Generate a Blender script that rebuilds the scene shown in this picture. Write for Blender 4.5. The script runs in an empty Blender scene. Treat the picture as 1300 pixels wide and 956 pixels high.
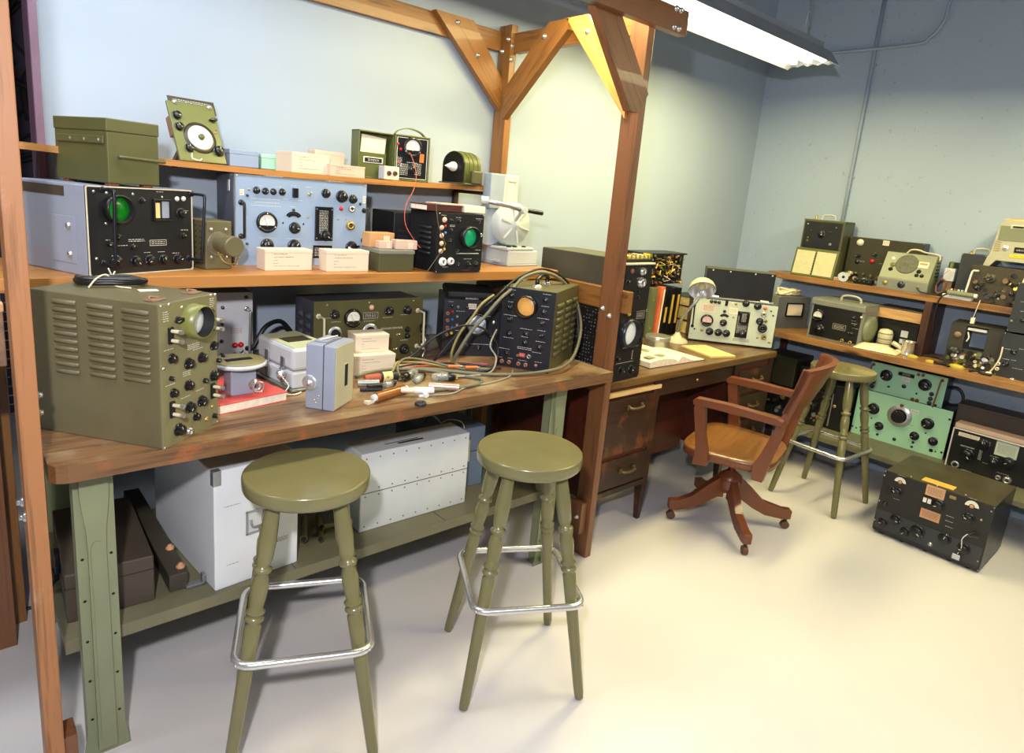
# Radio repair workshop display: workbench with timber frame, desk, side bench and military radio test sets.
# Units are metres; x runs along the long wall, y towards it, z up.
import bpy, bmesh, math, random
from mathutils import Vector, Matrix
sc = bpy.context.scene
C = sc.collection
R = math.radians
rnd = random.Random(7)

# ---------------------------------------------------------------- materials
def lin(c):
    return tuple(((v/255)/12.92 if v/255 <= .04045 else ((v/255+.055)/1.055)**2.4) for v in c)
MATS = {}
def nodes(name):
    m = bpy.data.materials.new(name); m.use_nodes = True
    nt = m.node_tree; b = nt.nodes['Principled BSDF']
    return m, nt, b
def N(nt, t, **k):
    n = nt.nodes.new(t)
    for a, v in k.items():
        if a in n.inputs: n.inputs[a].default_value = v
        else: setattr(n, a, v)
    return n
def mixc(nt, fac, a, b):
    n = nt.nodes.new('ShaderNodeMix'); n.data_type = 'RGBA'
    for s, v in ((0, fac), (6, a), (7, b)):
        if isinstance(v, (tuple, float, int)): n.inputs[s].default_value = v if not isinstance(v, tuple) else (*v, 1)
        else: nt.links.new(v, n.inputs[s])
    return n.outputs[2]
def ramp(nt, src, p0, p1, c0=(0,0,0), c1=(1,1,1)):
    n = nt.nodes.new('ShaderNodeValToRGB'); e = n.color_ramp.elements
    e[0].position = p0; e[1].position = p1; e[0].color = (*c0, 1); e[1].color = (*c1, 1)
    nt.links.new(src, n.inputs[0]); return n.outputs[0]
def paint(name, rgb, rough=.5, metal=0, var=.12, wear=None, wear_amt=0., scale=6, bump=.0, spec=.5, coat=0):
    """painted surface: base colour, soft mottling, optional scuffs of another colour"""
    m, nt, b = nodes(name); c = lin(rgb)
    tc = N(nt, 'ShaderNodeTexCoord')
    if var or wear:
        n1 = N(nt, 'ShaderNodeTexNoise', Scale=scale, Detail=5.0); nt.links.new(tc.outputs['Object'], n1.inputs['Vector'])
        f = ramp(nt, n1.outputs[0], .3, .7)
        col = mixc(nt, f, tuple(v*(1-var) for v in c), tuple(min(1, v*(1+var)) for v in c))
        if wear:
            n2 = N(nt, 'ShaderNodeTexNoise', Scale=scale*7, Detail=8.0, Roughness=.7); nt.links.new(tc.outputs['Object'], n2.inputs['Vector'])
            f2 = ramp(nt, n2.outputs[0], .68-wear_amt, .72-wear_amt)
            col = mixc(nt, f2, col, lin(wear))
        nt.links.new(col, b.inputs['Base Color'])
    else: b.inputs['Base Color'].default_value = (*c, 1)
    b.inputs['Roughness'].default_value = rough; b.inputs['Metallic'].default_value = metal
    b.inputs['Specular IOR Level'].default_value = spec; b.inputs['Coat Weight'].default_value = coat
    if bump:
        n3 = N(nt, 'ShaderNodeTexNoise', Scale=240., Detail=2.0); nt.links.new(tc.outputs['Object'], n3.inputs['Vector'])
        bp = N(nt, 'ShaderNodeBump', Strength=bump, Distance=.002); nt.links.new(n3.outputs[0], bp.inputs['Height']); nt.links.new(bp.outputs[0], b.inputs['Normal'])
    MATS[name] = m; return m
def wood(name, dark, light, rough=.45, scale=1., grain=.5, stain=None, stain_amt=0, stain_scale=3., coat=.0, contrast=.0, knots=True):
    """timber with the grain along the object's own X axis"""
    m, nt, b = nodes(name); d, l = lin(dark), lin(light)
    tc = N(nt, 'ShaderNodeTexCoord'); mp = N(nt, 'ShaderNodeMapping'); mp.inputs['Scale'].default_value = (1.2*scale, 14*scale, 14*scale)
    nt.links.new(tc.outputs['Object'], mp.inputs[0])
    n1 = N(nt, 'ShaderNodeTexNoise', Scale=1.6, Detail=6., Roughness=.6, Distortion=.8); nt.links.new(mp.outputs[0], n1.inputs['Vector'])
    mp2 = N(nt, 'ShaderNodeMapping'); mp2.inputs['Scale'].default_value = (3*scale, 90*scale, 90*scale); nt.links.new(tc.outputs['Object'], mp2.inputs[0])
    n2 = N(nt, 'ShaderNodeTexNoise', Scale=1.5, Detail=3.); nt.links.new(mp2.outputs[0], n2.inputs['Vector'])
    add = N(nt, 'ShaderNodeMath', operation='MULTIPLY_ADD'); nt.links.new(n2.outputs[0], add.inputs[0]); add.inputs[1].default_value = grain; nt.links.new(n1.outputs[0], add.inputs[2])
    f = ramp(nt, add.outputs[0], .42+contrast, .98-contrast)
    col = mixc(nt, f, d, l)
    if knots:
        mp3 = N(nt, 'ShaderNodeMapping'); mp3.inputs['Scale'].default_value = (2.6, 7, 7); nt.links.new(tc.outputs['Object'], mp3.inputs[0])
        v = N(nt, 'ShaderNodeTexVoronoi', Scale=1.0); nt.links.new(mp3.outputs[0], v.inputs['Vector'])
        fk = ramp(nt, v.outputs['Distance'], .08, .2, (1,1,1), (0,0,0))
        col = mixc(nt, fk, col, tuple(x*.35 for x in d))
    if stain:
        n4 = N(nt, 'ShaderNodeTexNoise', Scale=stain_scale, Detail=7., Roughness=.65); nt.links.new(tc.outputs['Object'], n4.inputs['Vector'])
        fs = ramp(nt, n4.outputs[0], .62-stain_amt, .78-stain_amt); col = mixc(nt, fs, col, lin(stain))
    nt.links.new(col, b.inputs['Base Color']); b.inputs['Roughness'].default_value = rough; b.inputs['Coat Weight'].default_value = coat
    bp = N(nt, 'ShaderNodeBump', Strength=.15, Distance=.002); nt.links.new(add.outputs[0], bp.inputs['Height']); nt.links.new(bp.outputs[0], b.inputs['Normal'])
    MATS[name] = m; return m
def glow(name, rgb, s):
    m, nt, b = nodes(name); c = lin(rgb); b.inputs['Base Color'].default_value = (*c, 1); b.inputs['Emission Color'].default_value = (*c, 1); b.inputs['Emission Strength'].default_value = s
    MATS[name] = m; return m
P = paint
P('olive_scope', (98,91,64), .42, var=.10, wear=(120,100,80), wear_amt=.0, bump=.15)
P('olive_panel', (118,113,80), .4, var=.08)
P('olive_light', (118,120,62), .35)
P('olive_drab', (78,76,46), .42, var=.1, wear=(120,115,80), wear_amt=-.02)
P('olive_green', (88,94,46), .38, var=.08)
P('olive_chest', (82,82,46), .4, var=.12, wear=(60,58,38), wear_amt=0.)
P('olive_plate', (100,106,54), .35, var=.08)
P('olive_dark', (50,47,30), .42, var=.15)
P('brown_olive', (62,54,34), .45, var=.25, scale=20)
P('radio_top', (66,60,40), .38, var=.2, scale=8)
P('grey_dark', (92,95,94), .45, var=.1)
P('antique_brass', (112,92,58), .4, .6)
P('olive_top', (82,78,48), .4, var=.1)
P('receiver_olive', (78,75,42), .4, var=.1)
P('stool_olive', (112,107,70), .24, var=.08, scale=9, coat=.2)
P('leg_green', (124,130,98), .38, var=.08, wear=(150,150,120), wear_amt=-.03)
P('shelf_green', (112,108,82), .45, var=.12)
P('blue_panel', (142,160,182), .36, var=.05)
P('blue_case', (84,90,104), .5, var=.1)
P('grey_blue', (142,148,162), .42, var=.08, wear=(180,182,186), wear_amt=-.02)
P('slate_case', (70,72,80), .45, var=.3, scale=14)
P('black', (16,16,17), .32)
P('black_rubber', (22,22,22), .6)
P('black_panel', (26,26,27), .33, var=.2, wear=(95,92,80), wear_amt=-.07, scale=10)
P('black_crackle', (34,34,32), .55, var=.2, bump=.6)
P('charcoal_panel', (46,49,52), .4, var=.12)
P('navy_panel', (27,29,37), .38, var=.12)
P('blue_black', (30,34,46), .3)
P('dark_steel', (40,42,48), .3, .6)
P('dark', (30,32,34), .4)
P('steel', (196,196,192), .28, .85, var=.08)
P('aluminium', (205,206,204), .3, .7, var=.05)
P('chrome', (215,214,210), .26, .8, var=.05)
P('galv', (170,172,176), .34, .8, var=.12)
P('brass', (176,150,86), .35, .7)
P('copper', (178,122,98), .4, .3)
P('copper_plate', (205,160,122), .4, .2, wear=(110,70,50), wear_amt=.02)
P('rust', (128,72,54), .6)
P('rusty', (128,98,72), .65, var=.3, scale=30)
P('red', (190,28,34), .3)
P('blue', (40,120,190), .35)
P('yellow', (226,200,20), .4)
P('orange', (200,110,50), .4)
P('peach', (226,176,150), .4)
P('pink', (226,190,190), .4)
P('pinkish', (214,190,170), .6)
P('tan', (196,144,104), .55)
P('brown', (96,60,44), .5)
P('white', (226,226,222), .4, var=.04)
P('clear', (210,212,205), .15)
P('cream', (226,214,188), .6)
P('cream_metal', (206,198,170), .35)
P('cream_dial', (222,206,182), .5)
P('case_white', (188,192,194), .38, var=.05)
P('case_lid', (180,184,152), .38, var=.06)
P('blower_white', (182,190,190), .36, var=.05)
P('blower_blue', (150,162,176), .36)
P('grey_green', (186,194,176), .4, var=.06)
P('grey_olive', (122,124,112), .42, var=.08)
P('speaker_olive', (120,124,96), .42, var=.08)
P('speaker_grille', (92,92,76), .7, var=.3, scale=90)
P('beige', (176,172,146), .45, var=.08)
P('mint', (166,214,176), .42, var=.04, wear=(100,130,110), wear_amt=-.08)
P('pale_green', (170,220,190), .5)
P('crate_white', (218,222,224), .48, var=.05, wear=(110,112,112), wear_amt=-.04, scale=5)
P('crate_grey', (200,204,202), .5, var=.06, wear=(110,90,70), wear_amt=-.06, scale=5)
P('crate_blue', (98,112,130), .5, var=.14, wear=(170,170,170), wear_amt=-.05)
P('brown_case', (72,62,50), .55, var=.12, wear=(120,100,78), wear_amt=-.04)
P('dark_bracket', (66,60,48), .5)
P('paper', (222,212,190), .8, var=.03)
P('card', (216,200,176), .75, var=.04)
P('card_tan', (196,150,100), .75, var=.12)
P('card_pink', (206,176,156), .8, var=.04)
P('print', (84,76,70), .8, var=0)
P('silk', (214,212,200), .6, var=0)
P('silk_dark', (50,50,46), .6, var=0)
P('red_print', (176,50,40), .6)
P('red_cover', (206,84,78), .6, var=.05)
P('page_edge', (232,220,196), .85, var=.1, scale=60)
P('maroon', (74,30,30), .45)
P('book_green', (96,104,70), .5)
P('book_orange', (206,106,64), .5)
P('yellow_label', (205,165,72), .6)
P('phonebook', (206,182,110), .75, var=.2, scale=50)
P('pad_yellow', (218,192,128), .7, var=.05)
P('photo_print', (140,140,100), .7, var=.3, scale=30)
P('lamp_cream', (196,192,158), .36, var=.06)
P('bakelite_amber', (140,76,16), .25, coat=.4)
P('glass_dark', (40,48,30), .08, var=.4, scale=60)
P('silver_getter', (150,152,150), .15, .6, var=.3, scale=50)
P('pink_metal', (186,160,150), .4, .5, var=.15, scale=60)
P('cable_grey', (104,102,82), .5, var=.08)
P('cable_light', (150,146,130), .5)
P('cable_black', (24,24,26), .42)
P('cable_yellow', (140,130,72), .5)
P('cable_red', (184,78,58), .5)
P('cable_pink', (196,84,110), .5)
P('rope', (222,208,170), .8, var=.15, scale=80)
P('cork', (158,74,46), .5)
P('green_screen', (6,110,20), .22)
P('green_lit', (20,170,105), .3)
P('amber_screen', (236,176,92), .25, var=.08)
P('grey_screen', (226,230,230), .25)
P('white_screen', (206,218,232), .25)
P('dial_face', (222,220,208), .45, var=.03)
P('floor_paint', (207,203,201), .3, var=.03, scale=1.5, coat=.1)
P('ceiling_paint', (84,88,98), .8)
P('purple_trim', (136,108,128), .5)
P('twig', (34,26,30), .8)
P('dusk', (66,58,74), .9, var=.5, scale=2)
P('dark_recess', (10,10,9), .8, var=0)
P('conduit_paint', (150,164,180), .45)
P('reflector_out', (150,156,160), .35, var=.08)
P('reflector_in', (240,240,236), .4, var=0)
P('chair_brown', (110,60,33), .32, var=.1, coat=.12)
P('plastic_yellow', (176,158,50), .4)
P('bag_plastic', (212,202,160), .3, var=.1)
P('chart_card', (196,190,146), .6, var=.06, scale=30)
P('tin_lid', (168,168,160), .3, .7, var=.1, scale=20)
P('desk_scope_side', (30,30,28), .5, var=.3)
P('amp_side', (64,62,52), .45, var=.2, scale=5)
wood('timber', (54,32,14), (132,88,42), .42, grain=.8, coat=.08, contrast=.1)
wood('timber_light', (166,112,56), (216,166,98), .42, coat=.12)
wood('timber_red', (50,29,18), (118,76,46), .42, grain=.8, coat=.08, contrast=.1)
wood('timber_left', (82,50,26), (160,108,66), .5, grain=.8, stain=(196,156,130), stain_amt=.02, stain_scale=2.4, contrast=.08)
wood('shelf_wood', (92,56,24), (176,120,58), .42, grain=.8, coat=.08, contrast=.1)
wood('bench_wood', (64,46,32), (138,102,66), .42, stain=(160,142,108), stain_amt=.13, stain_scale=3.4, coat=.08, knots=False, contrast=.1)
wood('bench_edge', (42,27,18), (114,80,48), .45, grain=.8, stain=(158,88,44), stain_amt=.1, stain_scale=8., coat=.08, contrast=.1, knots=False)
wood('desk_top', (62,42,20), (126,92,46), .34, coat=.25, knots=False)
wood('desk_wood', (14,8,5), (50,28,15), .42, grain=.8, coat=.08, knots=False, stain=(118,64,28), stain_amt=.09, stain_scale=6., contrast=.1)
wood('desk_red', (46,18,12), (88,38,22), .4, knots=False)
wood('pale_wood', (206,166,104), (236,204,150), .5, knots=False)
wood('seat_wood', (98,62,32), (148,102,56), .28, coat=.35, knots=False)
wood('rbench_wood', (96,62,32), (168,120,68), .42, stain=(170,154,120), stain_amt=.0, coat=.1)
wood('dark_wood', (34,18,12), (84,48,30), .45, knots=False)
wood('old_box_wood', (150,104,56), (214,172,116), .6)
# clear glass for valve bulbs and meter covers
m, nt, b = nodes('valve_glass'); b.inputs['Base Color'].default_value = (.92,.95,.9,1); b.inputs['Roughness'].default_value = .05; b.inputs['Transmission Weight'].default_value = .85; b.inputs['IOR'].default_value = 1.3; MATS['valve_glass'] = m
# walls: painted plaster, slight roller texture
def wall_mat(name, rgb, pits=0.):
    m, nt, b = nodes(name); c = lin(rgb); tc = N(nt, 'ShaderNodeTexCoord')
    n1 = N(nt, 'ShaderNodeTexNoise', Scale=1.1, Detail=4.); nt.links.new(tc.outputs['Object'], n1.inputs['Vector'])
    col = mixc(nt, ramp(nt, n1.outputs[0], .35, .65), tuple(v*.96 for v in c), tuple(min(1, v*1.04) for v in c))
    n2 = N(nt, 'ShaderNodeTexNoise', Scale=26., Detail=8., Roughness=.7); nt.links.new(tc.outputs['Object'], n2.inputs['Vector'])
    if pits: col = mixc(nt, ramp(nt, n2.outputs[0], .66-pits, .72-pits), col, tuple(v*.72 for v in c))
    nt.links.new(col, b.inputs['Base Color']); b.inputs['Roughness'].default_value = .55
    bp = N(nt, 'ShaderNodeBump', Strength=.25 if pits else .08, Distance=.004); nt.links.new(n2.outputs[0], bp.inputs['Height']); nt.links.new(bp.outputs[0], b.inputs['Normal'])
    MATS[name] = m
wall_mat('wall_long', (158,172,186)); wall_mat('wall_short', (158,174,192), .04)
# perforated dark metal
m, nt, b = nodes('perforated'); tc = N(nt, 'ShaderNodeTexCoord'); v = N(nt, 'ShaderNodeTexVoronoi', Scale=62., Randomness=.25); nt.links.new(tc.outputs['Object'], v.inputs['Vector'])
nt.links.new(mixc(nt, ramp(nt, v.outputs['Distance'], .16, .22), (.32,.31,.28), (.012,.012,.012)), b.inputs['Base Color']); b.inputs['Roughness'].default_value = .45; MATS['perforated'] = m
# component-crowded chassis colour
m, nt, b = nodes('components'); tc = N(nt, 'ShaderNodeTexCoord'); v = N(nt, 'ShaderNodeTexVoronoi', Scale=70.); nt.links.new(tc.outputs['Object'], v.inputs['Vector'])
nt.links.new(mixc(nt, ramp(nt, v.outputs['Color'], .55, .8), lin((30,28,20)), lin((176,160,96))), b.inputs['Base Color']); b.inputs['Roughness'].default_value = .4; MATS['components'] = m

# ---------------------------------------------------------------- mesh helpers
def mi(v):
    return MATS[v]
class MB:
    """collects geometry for ONE mesh object; each face carries a material name"""
    def __init__(s): s.v = []; s.f = []; s.m = []; s.names = []; s.sm = []
    def mat(s, n):
        if n not in s.names: s.names.append(n)
        return s.names.index(n)
    def add(s, vs, fs, m, smooth=False, M=None):
        o = len(s.v); k = s.mat(m)
        s.v += [tuple(M @ Vector(p)) if M is not None else tuple(p) for p in vs]
        for f in fs: s.f.append([i+o for i in f]); s.m.append(k); s.sm.append(smooth)
        return s
    def box(s, a, b, m, bev=0., M=None):
        (x0,y0,z0), (x1,y1,z1) = a, b
        if x0 > x1: x0, x1 = x1, x0
        if y0 > y1: y0, y1 = y1, y0
        if z0 > z1: z0, z1 = z1, z0
        if bev <= 0:
            vs = [(x,y,z) for z in (z0,z1) for y in (y0,y1) for x in (x0,x1)]
            return s.add(vs, [(0,2,3,1),(4,5,7,6),(0,1,5,4),(2,6,7,3),(0,4,6,2),(1,3,7,5)], m, False, M)
        c = min(bev, (x1-x0)/2.01, (y1-y0)/2.01, (z1-z0)/2.01)
        bm = bmesh.new(); bmesh.ops.create_cube(bm, size=1)
        for v in bm.verts: v.co = Vector(((x0+x1)/2+v.co.x*(x1-x0), (y0+y1)/2+v.co.y*(y1-y0), (z0+z1)/2+v.co.z*(z1-z0)))
        bmesh.ops.bevel(bm, geom=bm.edges[:], offset=c, segments=2, affect='EDGES', profile=.5)
        vs = [v.co.copy() for v in bm.verts]; fs = [[v.index for v in f.verts] for f in bm.faces]; bm.free()
        return s.add(vs, fs, m, False, M)
    def lathe(s, prof, m, seg=20, M=None, smooth=True, cap=True):
        """profile of (radius, height) about local Z"""
        vs = []; fs = []; n = len(prof)
        for r, h in prof:
            for k in range(seg):
                a = 2*math.pi*k/seg; vs.append((r*math.cos(a), r*math.sin(a), h))
        for i in range(n-1):
            for k in range(seg):
                k2 = (k+1) % seg; fs.append((i*seg+k, i*seg+k2, (i+1)*seg+k2, (i+1)*seg+k))
        s.add(vs, fs, m, smooth, M)
        if cap:
            if prof[0][0] > 1e-5: s.add(vs[:seg], [list(range(seg))[::-1]], m, False, M)
            if prof[-1][0] > 1e-5: s.add(vs[-seg:], [list(range(seg))], m, False, M)
        return s
    def cyl(s, p, q, r, m, seg=16, r2=None):
        p, q = Vector(p), Vector(q); d = q-p; M = Matrix.Translation(p) @ d.to_track_quat('Z','Y').to_matrix().to_4x4()
        return s.lathe([(r,0),(r2 if r2 is not None else r, d.length)], m, seg, M)
    def tube(s, pts, r, m, seg=8, closed=False, smoothpts=True):
        pts = [Vector(p) for p in pts]
        if smoothpts and len(pts) > 2: pts = catmull(pts, closed)
        n = len(pts); vs = []; fs = []; up = None
        for i, p in enumerate(pts):
            a = pts[(i-1) % n] if (i or closed) else p; b = pts[(i+1) % n] if (i < n-1 or closed) else p
            t = (b-a).normalized() if (b-a).length > 1e-9 else Vector((0,0,1))
            if up is None:
                up = t.orthogonal().normalized()
            up = (up-t*up.dot(t)); up = up.normalized() if up.length > 1e-6 else t.orthogonal().normalized()
            w = t.cross(up)
            for k in range(seg):
                an = 2*math.pi*k/seg; vs.append(p+up*math.cos(an)*r+w*math.sin(an)*r)
        for i in range(n if closed else n-1):
            for k in range(seg):
                k2 = (k+1) % seg; j = (i+1) % n; fs.append((i*seg+k, i*seg+k2, j*seg+k2, j*seg+k))
        if not closed: fs += [list(range(seg))[::-1], [(n-1)*seg+k for k in range(seg)]]
        return s.add(vs, fs, m, True)
    def prism(s, outline, z0, z1, m, M=None, smooth=False):
        """outline in local XY, extruded along Z"""
        n = len(outline); vs = [(x,y,z0) for x,y in outline]+[(x,y,z1) for x,y in outline]
        fs = [list(range(n))[::-1], [n+i for i in range(n)]]
        s.add(vs, fs, m, False, M)
        s.add(vs, [(i,(i+1)%n,n+(i+1)%n,n+i) for i in range(n)], m, smooth, M)
        return s
    def data(s, name):
        me = bpy.data.meshes.new(name); me.from_pydata([tuple(p) for p in s.v], [], s.f); me.update()
        for n in s.names: me.materials.append(mi(n))
        for p, k, sm in zip(me.polygons, s.m, s.sm): p.material_index = k; p.use_smooth = sm
        return me
    def obj(s, name, parent=None, loc=(0,0,0), rot=(0,0,0)):
        o = bpy.data.objects.new(name, s.data(name)); C.objects.link(o)
        o.location = loc; o.rotation_euler = rot
        if parent: o.parent = parent
        return o
def catmull(p, closed=False, k=6):
    n = len(p); out = []
    for i in range(n if closed else n-1):
        a = p[(i-1) % n] if (closed or i) else p[0]; b = p[i]; c = p[(i+1) % n]; d = p[(i+2) % n] if (closed or i < n-2) else p[-1]
        for j in range(k):
            t = j/k; out.append(.5*((2*b)+(c-a)*t+(2*a-5*b+4*c-d)*t*t+(-a+3*b-3*c+d)*t**3))
    if not closed: out.append(p[-1])
    return out
def tag(o, label=None, cat=None, group=None, kind=None):
    if label: o['label'] = label
    if cat: o['category'] = cat
    if group: o['group'] = group
    if kind: o['kind'] = kind
    return o
def thing(name, label, cat, loc=(0,0,0), rot=(0,0,0), group=None):
    o = bpy.data.objects.new(name, None); C.objects.link(o); o.empty_display_size = .05
    o.location = loc; o.rotation_euler = tuple(rot) if not isinstance(rot, (int, float)) else (0,0,rot)
    return tag(o, label, cat, group)
def struct(name, mb, loc=(0,0,0)):
    return tag(mb.obj(name, None, loc), kind='structure')
def copy_tree(o, parent=None):
    c = o.copy(); C.objects.link(c)
    if parent: c.parent = parent
    for ch in list(o.children): copy_tree(ch, c)
    return c
def board(name, p, q, w, t, m, parent=None, up=(0,0,1), bev=.002, cut=None):
    """straight timber from p to q: local X is its length; w across 'up', t the other way"""
    p, q = Vector(p), Vector(q); L = (q-p).length; x = (q-p).normalized(); u = Vector(up); z = (u-x*u.dot(x)).normalized(); y = z.cross(x)
    mb = MB()
    if cut:   # (cut0, cut1): how far the top edge is longer than the bottom edge at each end
        c0, c1 = cut
        o = [(-c0/2,w/2),(c0/2,-w/2),(L-c1/2,-w/2),(L+c1/2,w/2)]
        o = [(c0/2 if s else -c0/2, z_) for s, z_ in ()] or o
        Mx = Matrix(((1,0,0,0),(0,0,-1,0),(0,1,0,0),(0,0,0,1)))
        mb.prism(o[::-1], -t/2, t/2, m, Mx)
    else: mb.box((0,-t/2,-w/2), (L,t/2,w/2), m, bev)
    o = bpy.data.objects.new(name, mb.data(name)); C.objects.link(o)
    Mt = Matrix((x, y, z)).transposed().to_4x4(); Mt.translation = p; o.matrix_world = Mt
    if parent: o.parent = parent
    return o
def Rx(a): return Matrix.Rotation(a, 4, 'X')
def T(x, y, z): return Matrix.Translation((x, y, z))
FACE = Rx(math.pi/2)          # turns local Z (out of a control) towards -Y, the front of a cabinet

# ---------------------------------------------------------------- panel controls (unit meshes, scaled per use)
UNIT = {}
def unit(key, fn):
    if key not in UNIT: mb = MB(); fn(mb); UNIT[key] = mb.data(key)
    return UNIT[key]
def place(name, key, fn, parent, u, v, s, rot=0, off=0):
    o = bpy.data.objects.new(name, unit(key, fn)); C.objects.link(o); o.parent = parent
    o.location = (u, -off, v); o.rotation_euler = (math.pi/2, 0, 0); o.scale = (s, s, s)
    if rot: o.rotation_euler = (math.pi/2, rot, 0)
    return o
def u_knob(mb):
    mb.lathe([(1.12,0),(1.12,.12),(1.02,.20),(.85,.24)], 'black', 20)
    pr = []
    n = 32
    vs0 = [((.88 if k % 2 else .79)*math.cos(2*math.pi*k/n), (.88 if k % 2 else .79)*math.sin(2*math.pi*k/n)) for k in range(n)]
    mb.prism(vs0, .2, .95, 'black')
    mb.lathe([(.80,.95),(.72,1.02),(.0,1.02)], 'black', 16, cap=False)
    mb.box((-.05,.2,1.02), (.05,.66,1.05), 'silk'); mb.box((-.05,.78,.2), (.05,.98,.26), 'silk')
def u_knob_s(mb):
    mb.lathe([(1,0),(1,1.3),(.85,1.5),(.0,1.5)], 'black', 14, cap=False); mb.box((-.08,.1,1.5), (.08,.8,1.54), 'silk')
def u_bar(mb):
    mb.lathe([(.75,0),(.75,.2),(.6,.3),(0,.3)], 'black', 18, cap=False)
    mb.prism([(-.32,-.8),(.32,-.8),(.34,.2),(.0,1.25),(-.34,.2)], .25, 1.05, 'black'); mb.box((-.03,.1,1.05), (.03,1.1,1.08), 'silk')
def u_jack(col):
    def f(mb):
        mb.lathe([(1,0),(1,.25),(.8,.4),(.8,.75),(.45,.75),(.42,.2)], col, 18, cap=False); mb.lathe([(.44,.22),(0,.22)], 'black', 12, cap=False); mb.lathe([(.14,.2),(.12,.55),(0,.55)], 'brass', 8, cap=False)
    return f
def u_lamp(col):
    def f(mb): mb.lathe([(1,0),(1,.3),(.85,.5),(.5,.85),(0,1.0)], col, 14, cap=False)
    return f
def u_meter(col):
    def f(mb):
        mb.lathe([(1,0),(1,.22),(.93,.32),(.76,.34),(.74,.24)], 'black', 28, cap=False)
        mb.lathe([(.75,.2),(0,.2)], 'dial_face' if col != 'pink' else 'pink', 28, cap=False)
        n = 12; o = [(.74*math.cos(math.pi+math.pi*k/n), .74*math.sin(math.pi+math.pi*k/n)*.95-.02) for k in range(n+1)]
        o = [(x, min(y, -.28)) for x, y in o]; mb.prism(o, .2, .27, 'black')
        for k in range(9):
            a = math.radians(35+k*110/8); c, s_ = math.cos(a), math.sin(a)
            mb.add([(c*.52-s_*.012, s_*.52-.18+c*.012, .212),(c*.52+s_*.012, s_*.52-.18-c*.012, .212),(c*.60+s_*.012, s_*.60-.18-c*.012, .212),(c*.60-s_*.012, s_*.60-.18+c*.012, .212)], [(0,1,2,3)], 'silk_dark')
        mb.add([(-.02,-.3,.22),(.02,-.3,.22),(-.24,.40,.22),(-.26,.38,.22)], [(0,1,2,3)], 'silk_dark')
        mb.lathe([(.09,.2),(.07,.3),(0,.3)], 'brass', 10, T(0,-.32,0), cap=False)
        for k in range(3):
            a = math.radians(90+120*k); mb.lathe([(.07,.3),(.05,.36),(0,.36)], 'steel', 8, T(.86*math.cos(a), .86*math.sin(a), 0), cap=False)
    return f
def u_meterh(mb):
    n = 14; o = [(math.cos(math.pi*k/n), math.sin(math.pi*k/n)) for k in range(n+1)]
    mb.prism([(-1.08,-.25)]+[(1.08*x, 1.08*y) for x, y in o[::-1]][0:0]+[(1.08,-.25)]+[(1.1*x,1.1*y) for x, y in o], 0, .12, 'black')
    i = [(.42*math.cos(math.pi-math.pi*k/n), .42*math.sin(math.pi-math.pi*k/n)) for k in range(n+1)]
    mb.add([(x*.98, y*.98, .14) for x, y in o]+[(x, y, .14) for x, y in i[::-1]], [(k, k+1, n+1+k+1, n+1+k) for k in range(n)], 'dial_face')
    mb.lathe([(.3,.12),(.3,.2),(0,.2)], 'tan', 12, cap=False)
def u_dial(mb):
    mb.lathe([(1,0),(1,.06),(.96,.1),(.55,.14)], 'aluminium', 36, cap=False); mb.lathe([(.62,.12),(.62,.22),(.5,.3)], 'black', 24, cap=False)
    n = 28; mb.prism([((.54 if k % 2 else .48)*math.cos(2*math.pi*k/n), (.54 if k % 2 else .48)*math.sin(2*math.pi*k/n)) for k in range(n)], .2, .7, 'black')
    for k in range(24):
        a = 2*math.pi*k/24; mb.box((-.008,.78,.118), (.008,.93,.124), 'silk_dark', 0, Matrix.Rotation(a,4,'Z'))
def u_dialplain(mb):
    mb.lathe([(1,0),(1,.12),(.95,.18),(.6,.2),(.25,.3),(.22,.5),(.0,.5)], 'aluminium', 36, cap=False)
def u_dial2(mb):
    mb.lathe([(1.25,0),(1.25,.05),(1.0,.07)], 'olive_dark', 36, cap=False); mb.lathe([(.95,.05),(.95,.14),(.9,.18),(0,.2)], 'dial_face', 36, cap=False); mb.lathe([(.24,.18),(.2,.4),(0,.4)], 'olive_green', 16, cap=False)
    for k in range(20): mb.box((-.01,.7,.19), (.01,.85,.195), 'silk_dark', 0, Matrix.Rotation(2*math.pi*k/20,4,'Z'))
def u_arc(mb):
    n = 12; o = [(math.cos(math.radians(20+140*k/n)), math.sin(math.radians(20+140*k/n))*.75) for k in range(n+1)]
    i = [(.55*math.cos(math.radians(20+140*k/n)), .55*math.sin(math.radians(20+140*k/n))*.6-.12) for k in range(n+1)]
    mb.prism(o+i[::-1], 0, .08, 'black')
    for k in range(7):
        a = math.radians(35+110*k/6); mb.box((-.02,.54,.08), (.02,.64,.09), 'brass', 0, T(.16*math.cos(a),-.02,0) @ Matrix.Rotation(a-math.pi/2,4,'Z'))
def u_toggle(mb):
    mb.lathe([(.006,0),(.006,.003),(.004,.005),(0,.005)], 'brass', 10, cap=False); mb.cyl((0,0,.004), (.001,.007,.018), .0016, 'steel', 8, .0024)
def u_posts(mb):
    mb.box((-.009,-.022,0), (.009,.022,.006), 'black', .003)
    for y in (-.012,.012): mb.cyl((0,y,.006), (0,y,.03), .0045, 'cream_metal', 10); mb.cyl((0,y,.028), (0,y,.036), .006, 'steel', 10)
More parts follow.
